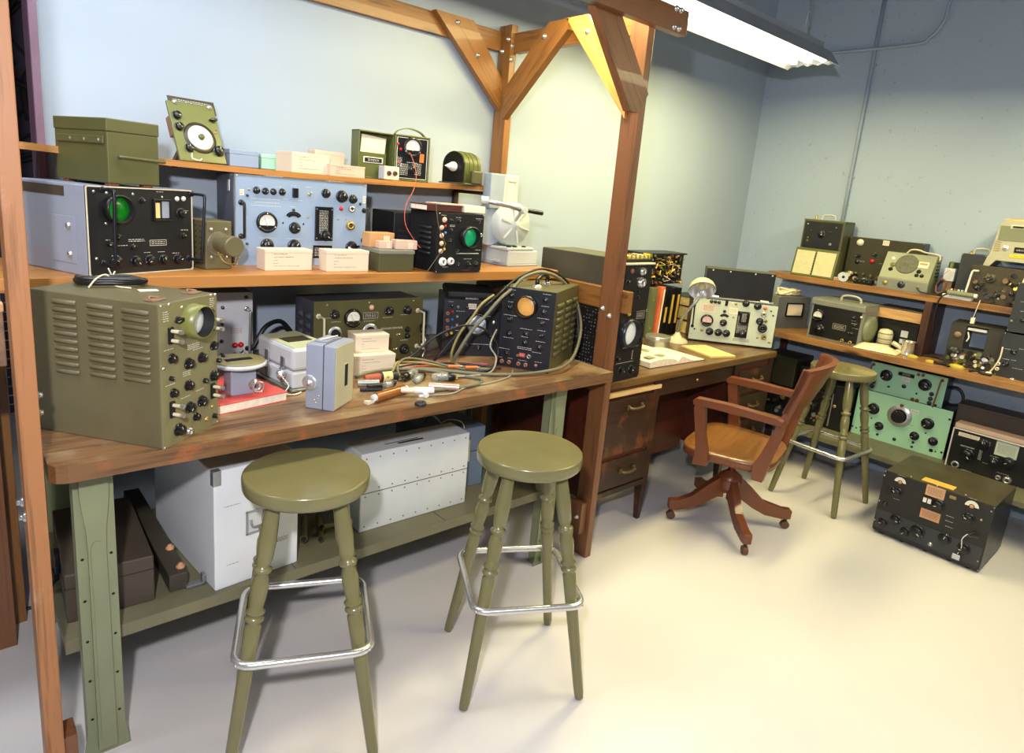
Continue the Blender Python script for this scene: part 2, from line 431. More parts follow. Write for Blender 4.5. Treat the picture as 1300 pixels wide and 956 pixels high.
def marks_into(mb, u, v, w, h, m='silk', y=-.0012):
    """rows of small printed dashes, as silk-screened captions too small to read"""
    rows = max(1, round(h/.0055)); rr = random.Random(int(u*9999+v*777))
    for r_ in range(rows):
        z = v+(r_-(rows-1)/2)*(h/max(rows,1)); x = u-w/2; t = min(.0016, h*.35)
        while x < u+w/2-.001:
            L = rr.uniform(.003, .010); L = min(L, u+w/2-x)
            mb.add([(x,y,z-t/2),(x+L,y,z-t/2),(x+L,y,z+t/2),(x,y,z+t/2)], [(0,1,2,3)], m); x += L+rr.uniform(.0015,.003)
def controls(root, panel, items, loc=(0,0,0)):
    """items: (kind, u, v, ...) on the front plane y=0 of root; flat print and screws go into the panel mesh"""
    for c in items:
        k, u, v = c[:3]; a = c[3:]
        if k == 'knob':
            r = a[0]
            if r > .0075: place('knob', 'knob', u_knob, root, u, v, r, rot=rnd.uniform(-2.5,2.5))
            else: place('knob', 'small_knob', u_knob_s, root, u, v, r, rot=rnd.uniform(-2,2))
        elif k == 'bar': place('pointer_knob', 'pointer_knob', u_bar, root, u, v, a[0], rot=rnd.uniform(-2,2))
        elif k == 'jack': place('connector', 'jack_'+a[1], u_jack(a[1]), root, u, v, a[0])
        elif k == 'lamp': place('indicator', 'lamp_'+a[1], u_lamp(a[1]), root, u, v, a[0])
        elif k == 'meter': place('meter', 'meter_'+a[1], u_meter(a[1]), root, u, v, a[0])
        elif k == 'meterh': place('meter', 'meter_half', u_meterh, root, u, v, a[0])
        elif k == 'dial': place('tuning_dial', 'tuning_dial', u_dial, root, u, v, a[0])
        elif k == 'dialplain': place('tuning_dial', 'plain_dial', u_dialplain, root, u, v, a[0])
        elif k == 'dial2': place('tuning_dial', 'white_dial', u_dial2, root, u, v, a[0])
        elif k == 'arc': place('scale_window', 'arc_window', u_arc, root, u, v, a[0])
        elif k == 'tog': place('toggle_switch', 'toggle', u_toggle, root, u, v, 1)
        elif k == 'posts': place('binding_posts', 'posts', u_posts, root, u, v, 1)
        elif k == 'crt':
            r, dep, scr, hood = a; mb = MB(); t = r*.13
            mb.lathe([(r*1.08,0),(r*1.04,dep*.3),(r*1.02,dep),(r*.95,dep)], hood, 32, cap=False); mb.lathe([(r*.95,dep),(r*.90,dep*.4),(r*.84,.002)], 'black_rubber', 32, cap=False); mb.obj('screen_hood', root, (u,-.001,v), (math.pi/2,0,0))
            mb = MB(); mb.lathe([(r*.86,dep*.15+.001),(r*.6,dep*.15+.005),(r*.3,dep*.15+.0075),(0,dep*.15+.008)], scr, 32, cap=False)
            mb.obj('screen', root, (u,-.001,v), (math.pi/2,0,0))
        elif k == 'plate':
            w, h, m = a; mb = MB(); mb.box((-w/2,-.0015,-h/2), (w/2,.0005,h/2), m, .0006)
            ink = 'silk' if m in ('black','red_print','olive_dark') else 'print'
            marks_into(mb, 0, 0, w*.8, h*.66, ink, -.0018)
            if m == 'black':
                for q in ((-w/2,-h/2,w/2,-h/2+.0012),(-w/2,h/2-.0012,w/2,h/2),(-w/2,-h/2,-w/2+.0012,h/2),(w/2-.0012,-h/2,w/2,h/2)): mb.box((q[0],-.0019,q[1]), (q[2],-.0014,q[3]), 'cream_metal')
            mb.obj('name_plate', root, (u,0,v))
        elif k == 'box':
            w, h, m = a[:3]; mb = MB(); mb.box((-w/2,-min(.012,max(.003,min(w,h)*.4)),-h/2), (w/2,0,h/2), m, .001); mb.obj('cover_plate', root, (u,0,v))
        elif k == 'win':
            w, h, kind = a; mb = MB(); f = min(w,h)*.09
            for q in ((-w/2,-h/2,w/2,-h/2+f),(-w/2,h/2-f,w/2,h/2),(-w/2,-h/2+f,-w/2+f,h/2-f),(w/2-f,-h/2+f,w/2,h/2-f)): mb.box((q[0],-.008,q[1]), (q[2],0,q[3]), 'black', .0008)
            if kind == 'papers':
                mb.box((-w/2,-.002,-h/2), (w/2,0,h/2), 'black'); mb.box((-w*.42,-.004,-h*.35), (-w*.12,-.002,h*.33), 'pad_yellow'); mb.box((0,-.004,-h*.35), (w*.40,-.002,h*.4), 'grey_blue')
            elif kind == 'dial':
                mb.box((-w/2,-.002,-h/2), (w/2,0,h/2), 'black'); marks_into(mb, 0, h*.05, w*.5, h*.7, 'silk', -.0025)
                for sx in (-1,1):
                    for sz in (-1,1): mb.box((sx*w*.43-.002,-.0095,sz*h*.43-.002), (sx*w*.43+.002,-.008,sz*h*.43+.002), 'steel')
            elif kind == 'twin':
                mb.box((-w/2,-.002,-h/2), (w/2,0,h/2), 'black'); mb.box((-w*.36,-.005,-h*.3), (-w*.04,-.002,h*.3), 'dial_face'); mb.box((w*.06,-.005,-h*.3), (w*.38,-.002,h*.3), 'dial_face')
            else: mb.box((-w/2,-.002,-h/2), (w/2,0,h/2), kind)
            mb.obj('display_window', root, (u,0,v))
        elif k == 'hand':
            u2, v2, d_, m, o_ = a; r = .0045
            mb = MB(); dv = (v2-v)*.06; du = (u2-u)*.06
            mb.tube([(u,0,v),(u,-o_*.85,v),(u+du,-o_,v+dv),((u+u2)/2,-o_,(v+v2)/2),(u2-du,-o_,v2-dv),(u2,-o_*.85,v2),(u2,0,v2)], r, m, 10)
            for q, z in ((u,v),(u2,v2)): mb.lathe([(.010,0),(.010,.002),(.007,.004),(0,.004)], m, 12, T(q,0,z) @ FACE, cap=False)
            mb.obj('handle', root)
        elif k == 'marks': marks_into(panel, u, v, a[0], a[1], {'dark':'silk_dark','red':'red_print','orange':'orange','pale_green':'pale_green'}.get(a[2] if len(a) > 2 else '', 'silk'))
        elif k == 'scr': panel.lathe([(.0042,0),(.0036,.0022),(0,.0026)], 'steel', 8, T(u,-.0008,v) @ FACE, cap=False)
        elif k == 'rmarks': marks_into(panel, u, v, a[0], a[1], 'red_print')
def louvers(root, side, w, items, m):
    for it in items:
        if not it[0].startswith('louver'): continue
        d0, z0, d1, z1, n = it[1:6]
        if d0 > d1: d0, d1 = d1, d0
        mb = MB(); x = 0 if side == 'L' else w; s_ = -1 if side == 'L' else 1
        for i in range(n):
            z = z0+(z1-z0)*i/(max(n-1,1)); hh = abs(z1-z0)/max(n-1,1)*.33
            vs = []; k = 6
            for j in range(k+1):
                a = math.pi*j/k; off = math.sin(a)*.0095
                for e, (dd, sc_) in enumerate(((d0,.15),(d0+.006,1),(d1-.006,1),(d1,.15))): vs.append((x+s_*(off*sc_+.0005), dd, z+hh*math.cos(a)))
            fs = [(j*4+e, j*4+e+1, (j+1)*4+e+1, (j+1)*4+e) for j in range(k) for e in range(3)]
            mb.add(vs, fs, m, True)
            mb.box((x-.0004 if s_ < 0 else x, d0+.004, z-hh*1.05), (x if s_ < 0 else x+.0012, d1-.004, z-hh*.7), 'dark_recess')
        mb.obj('louvers', root)
def device(g, name, label, cat, case, panel, group=None, lip=0., inset=0., extra=None, panel_only=None, top=None, bev=.003, loc_z=0, skip=()):
    """cabinet with a front panel and its controls, from a measured entry g"""
    G = GEO[g]; w, h, d = G['w'], G['h'], G['d']
    root = thing(name, label, cat, tuple(G['pos']), (R(-G['tilt']), 0, R(G['yaw'])), group)
    mb = MB(); mb.box((0, .004, 0), (w, d, h), case, bev)
    if top: mb.box((.002,.006,h-.001), (w-.002,d-.002,h+.0012), top)
    mb.obj('case', root)
    pm = MB(); pm.box((inset-lip, -.0008+0, inset-lip), (w-inset+lip, .0045, h-inset+lip), panel, .0012)
    if lip == 0:
        for q in ((.004,.004),(w-.004,.004),(.004,h-.004),(w-.004,h-.004)): pm.lathe([(.003,0),(.0025,.002),(0,.002)], 'steel', 6, T(q[0],-.0008,q[1]) @ FACE, cap=False)
    before = set(root.children); controls(root, pm, G['c']); fp = pm.obj('front_panel', root)
    for o in [c for c in root.children if c not in before and c != fp]: o.parent = fp      # controls sit on the front panel
    return root, w, h, d, G
GEO = {
 'olive_scope': {'pos': (0.401, 1.704, 0.9), 'yaw': 37.7, 'w': 0.219, 'h': 0.37, 'd': 0.367, 'tilt': 0, 'c': [('crt', 0.118, 0.312, 0.0419, 0.036, 'grey_screen', 'olive_light'), ('knob', 0.038, 0.229, 0.0121), ('knob', 0.098, 0.202, 0.0141), ('knob', 0.151, 0.206, 0.0135), ('knob', 0.201, 0.228, 0.0122), ('knob', 0.096, 0.144, 0.0133), ('knob', 0.04, 0.139, 0.0114), ('knob', 0.147, 0.086, 0.0144), ('knob', 0.2, 0.143, 0.0141), ('knob', 0.099, 0.083, 0.014), ('knob', 0.055, 0.036, 0.0154), ('bar', 0.063, 0.323, 0.0125), ('knob', 0.188, 0.324, 0.0103), ('knob', 0.124, 0.049, 0.0106), ('knob', 0.032, 0.179, 0.0063), ('knob', 0.162, 0.139, 0.0069), ('knob', 0.22, 0.182, 0.0065), ('knob', 0.242, 0.191, 0.0055), ('knob', 0.2, 0.027, 0.0072), ('knob', 0.177, 0.27, 0.0062), ('posts', 0.035, 0.288), ('posts', 0.196, 0.291), ('posts', 0.195, 0.101), ('posts', 0.033, 0.097), ('jack', 0.095, 0.017, 0.0116, 'steel'), ('jack', 0.167, 0.027, 0.0065, 'brass'), ('jack', 0.194, 0.055, 0.0049, 'brass'), ('scr', 0.033, 0.366), ('scr', 0.078, 0.352), ('scr', 0.193, 0.368), ('scr', 0.007, 0.21), ('scr', 0.212, 0.367), ('marks', 0.021, 0.338, 0.0198, 0.028), ('marks', 0.198, 0.348, 0.0202, 0.0258), ('marks', 0.119, 0.244, 0.0457, 0.0152), ('marks', 0.027, 0.254, 0.0339, 0.0057), ('marks', 0.03, 0.163, 0.0345, 0.0059), ('marks', 0.091, 0.177, 0.0295, 0.0152), ('marks', 0.142, 0.119, 0.0315, 0.0063), ('marks', 0.085, 0.115, 0.0371, 0.0072), ('marks', 0.137, 0.233, 0.0388, 0.0061)], 's': [('louvers', 0.298, 0.347, 0.231, 0.17, 10), ('louvers', 0.2, 0.347, 0.126, 0.174, 10), ('louvers', 0.103, 0.346, 0.027, 0.176, 10)]},
 'grey_amplifier': {'pos': (0.673, 2.463, 0.9), 'yaw': -6, 'w': 0.22, 'h': 0.261, 'd': 0.2, 'tilt': 0, 'c': [('knob', 0.114, 0.207, 0.0059), ('bar', 0.197, 0.243, 0.0089), ('hand', 0.198, 0.199, 0.194, 0.022, 'v', 'steel', 0.055), ('plate2', 0.165, 0.116, 0.0, 0.0), ('lamp', 0.156, 0.062, 0.0106, 'red'), ('lamp', 0.177, 0.063, 0.0107, 'red'), ('jack', 0.154, 0.031, 0.0076, 'steel'), ('jack', 0.181, 0.035, 0.0092, 'steel'), ('knob', 0.112, 0.144, 0.0052), ('knob', 0.11, 0.081, 0.006), ('knob', 0.111, 0.027, 0.0076), ('rmarks', 0.162, 0.117, 0.0421, 0.0226)], 's': []},
 'olive_receiver': {'pos': (1.044, 2.241, 0.9), 'yaw': -0.8, 'w': 0.465, 'h': 0.251, 'd': 0.178, 'tilt': 0, 'c': [('meter', 0.153, 0.185, 0.0362, 'white'), ('knob', 0.079, 0.203, 0.0163), ('knob', 0.309, 0.206, 0.0173), ('knob', 0.393, 0.205, 0.0167), ('plate', 0.23, 0.191, 0.0627, 0.0246, 'black'), ('knob', 0.399, 0.124, 0.011), ('knob', 0.399, 0.098, 0.011), ('lamp', 0.232, 0.223, 0.0103, 'peach'), ('dial', 0.082, 0.129, 0.0276), ('dial', 0.229, 0.126, 0.0335), ('jack', 0.387, 0.043, 0.0212, 'dark'), ('bar', 0.15, 0.125, 0.0084), ('hand', 0.015, 0.199, 0.017, 0.087, 'v', 'cream_metal', 0.05), ('hand', 0.444, 0.2, 0.448, 0.05, 'v', 'cream_metal', 0.05), ('scr', 0.048, 0.24), ('scr', 0.221, 0.242), ('scr', 0.422, 0.241), ('tog', 0.352, 0.104), ('tog', 0.341, 0.044), ('marks', 0.059, 0.19, 0.0284, 0.0036), ('marks', 0.086, 0.174, 0.0386, 0.0036), ('marks', 0.224, 0.169, 0.0468, 0.0038), ('marks', 0.305, 0.179, 0.0432, 0.0039), ('marks', 0.326, 0.134, 0.1, 0.0088), ('marks', 0.386, 0.08, 0.0339, 0.005), ('marks', 0.38, 0.186, 0.0335, 0.0049), ('scr', 0.426, 0.022)], 's': [('louvers', 0.299, 0.185, 0.156, 0.113, 4), ('louvers', 0.137, 0.21, 0.036, 0.139, 4)]},
 'white_scope': {'pos': (1.618, 2.229, 0.9), 'yaw': -30.1, 'w': 0.242, 'h': 0.241, 'd': 0.3, 'tilt': 0, 'c': [('crt', 0.143, 0.14, 0.0469, 0.012, 'white_screen', 'black'), ('jack', 0.016, 0.183, 0.0084, 'copper'), ('jack', 0.017, 0.153, 0.0084, 'copper'), ('jack', 0.018, 0.121, 0.0084, 'copper'), ('jack', 0.017, 0.091, 0.0074, 'copper'), ('lamp', 0.036, 0.191, 0.0063, 'red'), ('lamp', 0.037, 0.157, 0.0063, 'blue'), ('lamp', 0.037, 0.123, 0.0053, 'blue'), ('lamp', 0.037, 0.098, 0.0064, 'yellow'), ('lamp', 0.058, 0.213, 0.0073, 'steel'), ('lamp', 0.057, 0.171, 0.0074, 'steel'), ('lamp', 0.058, 0.134, 0.0074, 'steel'), ('plate', 0.119, 0.218, 0.0354, 0.0236, 'cream'), ('knob', 0.03, 0.217, 0.0073), ('knob', 0.097, 0.213, 0.0063), ('lamp', 0.217, 0.152, 0.0075, 'steel'), ('lamp', 0.201, 0.208, 0.0042, 'steel'), ('knob', 0.098, 0.089, 0.0085), ('knob', 0.16, 0.038, 0.0097), ('knob', 0.209, 0.094, 0.0075), ('knob', 0.112, 0.046, 0.0097), ('marks', 0.115, 0.251, 0.0546, 0.0094), ('marks', 0.026, 0.234, 0.0205, 0.0062), ('marks', 0.07, 0.195, 0.0363, 0.0063), ('marks', 0.204, 0.219, 0.0211, 0.0042), ('marks', 0.065, 0.111, 0.0261, 0.0064), ('marks', 0.159, 0.054, 0.1174, 0.0075), ('marks', 0.191, 0.178, 0.0264, 0.0053)], 's': []},
 'amber_scope': {'pos': (1.742, 2.003, 0.9), 'yaw': -61.4, 'w': 0.223, 'h': 0.332, 'd': 0.367, 'tilt': 0, 'c': [('crt', 0.108, 0.264, 0.0443, 0.035, 'amber_screen', 'black'), ('knob', 0.038, 0.298, 0.0108), ('knob', 0.035, 0.249, 0.0119), ('knob', 0.04, 0.2, 0.012), ('knob', 0.184, 0.298, 0.0106), ('knob', 0.183, 0.248, 0.0117), ('knob', 0.18, 0.203, 0.0108), ('knob', 0.041, 0.141, 0.0111), ('knob', 0.115, 0.15, 0.011), ('knob', 0.182, 0.153, 0.0109), ('knob', 0.113, 0.112, 0.011), ('knob', 0.177, 0.102, 0.011), ('knob', 0.038, 0.059, 0.0102), ('jack', 0.021, 0.02, 0.0093, 'copper'), ('jack', 0.052, 0.021, 0.0092, 'copper'), ('jack', 0.094, 0.021, 0.0092, 'copper'), ('jack', 0.125, 0.021, 0.0091, 'copper'), ('jack', 0.136, 0.058, 0.0101, 'steel'), ('jack', 0.087, 0.055, 0.0061, 'brass'), ('lamp', 0.169, 0.026, 0.0071, 'copper'), ('plate', 0.106, 0.06, 0.027, 0.0182, 'red_print'), ('marks', 0.038, 0.322, 0.031, 0.0044), ('marks', 0.188, 0.322, 0.0348, 0.0058), ('marks', 0.038, 0.272, 0.0234, 0.004), ('marks', 0.185, 0.273, 0.0325, 0.0044), ('marks', 0.04, 0.217, 0.0571, 0.008), ('marks', 0.18, 0.223, 0.0501, 0.0069), ('marks', 0.113, 0.17, 0.0512, 0.005), ('marks', 0.18, 0.173, 0.0353, 0.0049), ('marks', 0.04, 0.123, 0.0419, 0.0051), ('marks', 0.111, 0.137, 0.0309, 0.005), ('marks', 0.179, 0.127, 0.0405, 0.005), ('marks', 0.113, 0.089, 0.0618, 0.0131), ('marks', 0.026, 0.075, 0.0475, 0.0051), ('marks', 0.168, 0.08, 0.0408, 0.004), ('marks', 0.013, 0.036, 0.016, 0.0041), ('marks', 0.056, 0.038, 0.0211, 0.0041), ('marks', 0.11, 0.037, 0.0363, 0.0041), ('marks', 0.178, 0.041, 0.0306, 0.004)], 's': [('louversb', 0.01, 0.291, 0.247, 0.018, 8), ('louversb', 0.162, 0.293, 0.39, 0.046, 8)]},
 'carry_case': {'pos': (0.86, 1.999, 0.9), 'yaw': 6.3, 'w': 0.15, 'h': 0.149, 'd': 0.24, 'tilt': 0, 'c': [], 's': []},
 'grey_box': {'pos': (0.836, 1.849, 0.9), 'yaw': -53.1, 'w': 0.096, 'h': 0.206, 'd': 0.132, 'tilt': 0, 'c': [('dial', 0.015, 0.083, 0.0247)], 's': [('slot', 0.058, 0.146, 0.092, 0.055)]},
 'card_low': {'pos': (1.131, 2.086, 0.9), 'yaw': -6, 'w': 0.16, 'h': 0.075, 'd': 0.1, 'tilt': 0, 'c': [], 's': []},
 'card_up': {'pos': (1.152, 2.121, 0.9), 'yaw': -9, 'w': 0.13, 'h': 0.142, 'd': 0.09, 'tilt': 0, 'c': [], 's': []},
 'red_book': {'pos': (0.591, 1.897, 0.9), 'yaw': 10.9, 'w': 0.228, 'h': 0.028, 'd': 0.26, 'tilt': 0, 'c': [], 's': []},
 'radar': {'pos': (0.328, 2.124, 1.275), 'yaw': 23.7, 'w': 0.335, 'h': 0.249, 'd': 0.325, 'tilt': 0, 'c': [('crt', 0.088, 0.187, 0.0394, 0.02, 'green_screen', 'black'), ('win', 0.228, 0.186, 0.0596, 0.0656, 'papers'), ('knob', 0.295, 0.178, 0.0149), ('knob', 0.081, 0.039, 0.0152), ('knob', 0.138, 0.037, 0.015), ('knob', 0.184, 0.037, 0.0153), ('knob', 0.23, 0.036, 0.0149), ('knob', 0.279, 0.035, 0.0152), ('knob', 0.088, 0.108, 0.0085), ('knob', 0.132, 0.078, 0.0081), ('knob', 0.062, 0.089, 0.0071), ('knob', 0.302, 0.107, 0.0087), ('knob', 0.165, 0.213, 0.0086), ('lamp', 0.282, 0.221, 0.0077, 'clear'), ('lamp', 0.305, 0.222, 0.0078, 'clear'), ('plate', 0.213, 0.089, 0.0554, 0.0174, 'black'), ('marks', 0.144, 0.098, 0.0519, 0.0101), ('marks', 0.057, 0.101, 0.0134, 0.0032), ('marks', 0.075, 0.056, 0.0207, 0.0033), ('marks', 0.176, 0.061, 0.0227, 0.0034), ('marks', 0.223, 0.061, 0.0237, 0.0035), ('marks', 0.273, 0.055, 0.0248, 0.0036), ('marks', 0.101, 0.084, 0.0318, 0.0066), ('marks', 0.306, 0.126, 0.0253, 0.0043), ('marks', 0.224, 0.24, 0.0232, 0.0034), ('marks', 0.314, 0.186, 0.0168, 0.0029), ('scr', 0.023, 0.234), ('scr', 0.022, 0.05), ('scr', 0.334, 0.232), ('scr', 0.059, 0.231), ('scr', 0.054, 0.147), ('scr', 0.137, 0.23), ('lamp', 0.231, 0.225, 0.0034, 'steel'), ('hand', 0.048, 0.24, 0.042, 0.036, 'v', 'dark_steel', 0.05), ('hand', 0.334, 0.238, 0.319, 0.037, 'v', 'dark_steel', 0.06)], 's': [('panelrect', 0.152, 0.14, 0.055, 0.032)]},
 'olive_chest': {'pos': (0.394, 2.17, 1.524), 'yaw': 20, 'w': 0.151, 'h': 0.176, 'd': 0.334, 'tilt': 0, 'c': [], 's': []},
 'olive_coupler': {'pos': (0.669, 2.243, 1.275), 'yaw': 11.0, 'w': 0.09, 'h': 0.157, 'd': 0.12, 'tilt': 0, 'c': [], 's': []},
 'blue_unit': {'pos': (0.797, 2.34, 1.275), 'yaw': -3, 'w': 0.483, 'h': 0.31, 'd': 0.231, 'tilt': 0, 'c': [('knob', 0.07, 0.261, 0.0115), ('knob', 0.1, 0.26, 0.0112), ('knob', 0.128, 0.26, 0.0104), ('knob', 0.159, 0.261, 0.0113), ('box', 0.205, 0.261, 0.0203, 0.0332, 'black'), ('tog', 0.258, 0.26), ('knob', 0.32, 0.267, 0.0153), ('knob', 0.382, 0.26, 0.0205), ('knob', 0.427, 0.253, 0.0153), ('lamp', 0.381, 0.215, 0.0081, 'red'), ('jack', 0.423, 0.216, 0.0136, 'steel'), ('meter', 0.105, 0.153, 0.0365, 'white'), ('arc', 0.201, 0.173, 0.0294), ('knob', 0.205, 0.137, 0.0187), ('win', 0.314, 0.156, 0.0677, 0.124, 'dial'), ('knob', 0.322, 0.113, 0.0189), ('jack', 0.419, 0.153, 0.0174, 'brass'), ('knob', 0.107, 0.073, 0.0206), ('knob', 0.204, 0.072, 0.0212), ('knob', 0.427, 0.071, 0.0215), ('plate', 0.312, 0.052, 0.0771, 0.0511, 'black'), ('plate', 0.021, 0.251, 0.0144, 0.0203, 'cream'), ('knob', 0.039, 0.242, 0.0045), ('knob', 0.038, 0.077, 0.0046), ('knob', 0.458, 0.237, 0.005), ('knob', 0.457, 0.075, 0.0047), ('knob', 0.2, 0.201, 0.0047), ('lamp', 0.254, 0.177, 0.0039, 'brass'), ('lamp', 0.045, 0.262, 0.0041, 'brass'), ('lamp', 0.371, 0.175, 0.0032, 'brass'), ('lamp', 0.401, 0.176, 0.0032, 'brass'), ('plate', 0.474, 0.254, 0.0111, 0.0265, 'cream'), ('lamp', 0.163, 0.153, 0.0034, 'black'), ('lamp', 0.238, 0.152, 0.0035, 'black'), ('marks', 0.103, 0.233, 0.0985, 0.0058), ('marks', 0.107, 0.221, 0.0857, 0.0042), ('marks', 0.103, 0.21, 0.1031, 0.0042), ('marks', 0.084, 0.277, 0.0165, 0.0033), ('marks', 0.147, 0.278, 0.0214, 0.0033), ('marks', 0.2, 0.286, 0.0176, 0.0034), ('marks', 0.256, 0.285, 0.0272, 0.0034), ('marks', 0.173, 0.238, 0.0174, 0.0034), ('marks', 0.226, 0.235, 0.0179, 0.0034), ('marks', 0.106, 0.098, 0.0559, 0.0038), ('marks', 0.203, 0.098, 0.0588, 0.0039), ('marks', 0.197, 0.212, 0.0177, 0.0034), ('hand', 0.019, 0.217, 0.019, 0.102, 'v', 'black', 0.035), ('hand', 0.475, 0.213, 0.475, 0.099, 'v', 'black', 0.04)], 's': []},
 'card_a': {'pos': (0.847, 2.204, 1.275), 'yaw': 2, 'w': 0.169, 'h': 0.071, 'd': 0.07, 'tilt': 0, 'c': [], 's': []},
 'card_b': {'pos': (1.05, 2.167, 1.275), 'yaw': -1.6, 'w': 0.164, 'h': 0.074, 'd': 0.065, 'tilt': 0, 'c': [], 's': []},
 'olive_tin': {'pos': (1.245, 2.14, 1.275), 'yaw': -0.9, 'w': 0.149, 'h': 0.082, 'd': 0.14, 'tilt': 0, 'c': [], 's': []},
 'black_scope': {'pos': (1.472, 2.104, 1.275), 'yaw': 0.5, 'w': 0.226, 'h': 0.232, 'd': 0.193, 'tilt': 0, 'c': [('crt', 0.15, 0.141, 0.0415, 0.03, 'green_lit', 'black'), ('lamp', 0.029, 0.205, 0.0106, 'peach'), ('lamp', 0.018, 0.175, 0.0097, 'peach'), ('lamp', 0.02, 0.144, 0.0098, 'peach'), ('lamp', 0.021, 0.114, 0.0098, 'peach'), ('lamp', 0.02, 0.084, 0.0099, 'peach'), ('lamp', 0.036, 0.181, 0.0054, 'red'), ('lamp', 0.037, 0.155, 0.0059, 'blue'), ('lamp', 0.037, 0.092, 0.0054, 'yellow'), ('jack', 0.031, 0.043, 0.017, 'white'), ('jack', 0.07, 0.045, 0.0151, 'white'), ('knob', 0.062, 0.202, 0.0083), ('knob', 0.097, 0.202, 0.0084), ('knob', 0.199, 0.201, 0.0091), ('knob', 0.063, 0.164, 0.0088), ('knob', 0.063, 0.124, 0.0084), ('knob', 0.101, 0.085, 0.0086), ('knob', 0.197, 0.131, 0.0082), ('jack', 0.211, 0.15, 0.0092, 'steel'), ('knob', 0.157, 0.033, 0.0114), ('knob', 0.108, 0.031, 0.0092), ('knob', 0.199, 0.033, 0.0104), ('box', 0.153, 0.075, 0.1132, 0.0051, 'steel'), ('marks', 0.148, 0.009, 0.0394, 0.0072, 'red'), ('marks', 0.025, 0.222, 0.0241, 0.0038), ('marks', 0.096, 0.216, 0.025, 0.0039), ('marks', 0.199, 0.215, 0.033, 0.004), ('marks', 0.068, 0.183, 0.0247, 0.0098), ('marks', 0.155, 0.054, 0.0393, 0.0041), ('marks', 0.047, 0.022, 0.0248, 0.004), ('marks', 0.204, 0.09, 0.0267, 0.0072)], 's': [('louvers', 0.152, 0.181, 0.068, 0.107, 7)]},
 'blower': {'pos': (1.969, 2.249, 1.275), 'yaw': 5, 'w': 0.271, 'h': 0.072, 'd': 0.2, 'tilt': 0, 'c': [], 's': []},
 'meter_panel': {'pos': (0.653, 2.44, 1.614), 'yaw': 12, 'w': 0.165, 'h': 0.21, 'd': 0.2, 'tilt': 24, 'c': [('dial2', 0.088, 0.087, 0.0452), ('knob', 0.023, 0.119, 0.0143), ('knob', 0.024, 0.159, 0.0144), ('bar', 0.15, 0.159, 0.0135), ('tog', 0.147, 0.115), ('knob', 0.041, 0.046, 0.0143), ('knob', 0.144, 0.045, 0.0178), ('plate', 0.088, 0.159, 0.0626, 0.0367, 'cream'), ('plate', 0.088, 0.204, 0.1639, 0.0487, 'olive_dark'), ('scr', 0.028, 0.208), ('scr', 0.149, 0.207), ('lamp', 0.028, 0.208, 0.0102, 'steel'), ('lamp', 0.149, 0.207, 0.0106, 'steel')], 's': []},
 'cream_a': {'pos': (1.028, 2.42, 1.608), 'yaw': 8, 'w': 0.159, 'h': 0.073, 'd': 0.113, 'tilt': 0, 'c': [], 's': []},
 'cream_c': {'pos': (1.177, 2.42, 1.608), 'yaw': 2, 'w': 0.153, 'h': 0.043, 'd': 0.08, 'tilt': 0, 'c': [], 's': []},
 'case_lid': {'pos': (1.317, 2.46, 1.611), 'yaw': 0, 'w': 0.164, 'h': 0.186, 'd': 0.062, 'tilt': 0, 'c': [], 's': []},
 'case_body': {'pos': (1.471, 2.44, 1.614), 'yaw': -14, 'w': 0.152, 'h': 0.184, 'd': 0.09, 'tilt': 0, 'c': [('meter', 0.075, 0.137, 0.034, 'white'), ('lamp', 0.014, 0.145, 0.006, 'red'), ('lamp', 0.026, 0.125, 0.0061, 'red'), ('knob', 0.08, 0.051, 0.0177), ('plate', 0.118, 0.097, 0.0192, 0.0354, 'orange'), ('lamp', 0.018, 0.07, 0.0052, 'red'), ('marks', 0.044, 0.046, 0.0331, 0.0485), ('marks', 0.104, 0.051, 0.0289, 0.049), ('marks', 0.024, 0.075, 0.0187, 0.0393), ('marks', 0.078, 0.076, 0.0477, 0.0044)], 's': []},
 'socket_box': {'pos': (1.41, 2.41, 1.613), 'yaw': 0, 'w': 0.068, 'h': 0.053, 'd': 0.05, 'tilt': 0, 'c': [('jack', 0.02, 0.025, 0.0103, 'brown'), ('jack', 0.048, 0.026, 0.0104, 'brown'), ('scr', 0.034, 0.043)], 's': []},
 'generator': {'pos': (1.721, 2.45, 1.621), 'yaw': -72, 'w': 0.105, 'h': 0.136, 'd': 0.13, 'tilt': 0, 'c': [], 's': []},
 'desk_scope': {'pos': (2.278, 1.839, 0.795), 'yaw': 4, 'w': 0.24, 'h': 0.325, 'd': 0.5, 'tilt': 0, 'c': [('crt', 0.107, 0.228, 0.0633, 0.03, 'grey_screen', 'blue_black'), ('lamp', 0.096, 0.316, 0.0105, 'yellow'), ('knob', 0.212, 0.262, 0.0102), ('knob', 0.216, 0.19, 0.0103), ('knob', 0.084, 0.05, 0.0177), ('knob', 0.163, 0.044, 0.0225), ('plate', 0.19, 0.307, 0.063, 0.036, 'black'), ('knob', 0.049, 0.108, 0.0144), ('marks', 0.144, 0.157, 0.1265, 0.0058), ('marks', 0.112, 0.086, 0.1381, 0.0044), ('marks', 0.165, 0.116, 0.01, 0.0446)], 's': []},
 'desk_amp': {'pos': (2.278, 1.839, 1.12), 'yaw': 4, 'w': 0.24, 'h': 0.24, 'd': 0.477, 'tilt': 0, 'c': [('knob', 0.056, 0.139, 0.0121), ('jack', 0.162, 0.186, 0.0192, 'steel'), ('jack', 0.159, 0.135, 0.0249, 'steel'), ('plate', 0.085, 0.057, 0.0355, 0.0555, 'black'), ('knob', 0.147, 0.093, 0.0083), ('knob', 0.153, 0.067, 0.0084), ('lamp', 0.079, 0.188, 0.0121, 'rust')], 's': []},
 'phonebooks': {'pos': (3.691, 2.495, 0.795), 'yaw': -3.4, 'w': 0.196, 'h': 0.26, 'd': 0.2, 'tilt': 0, 'c': [], 's': []},
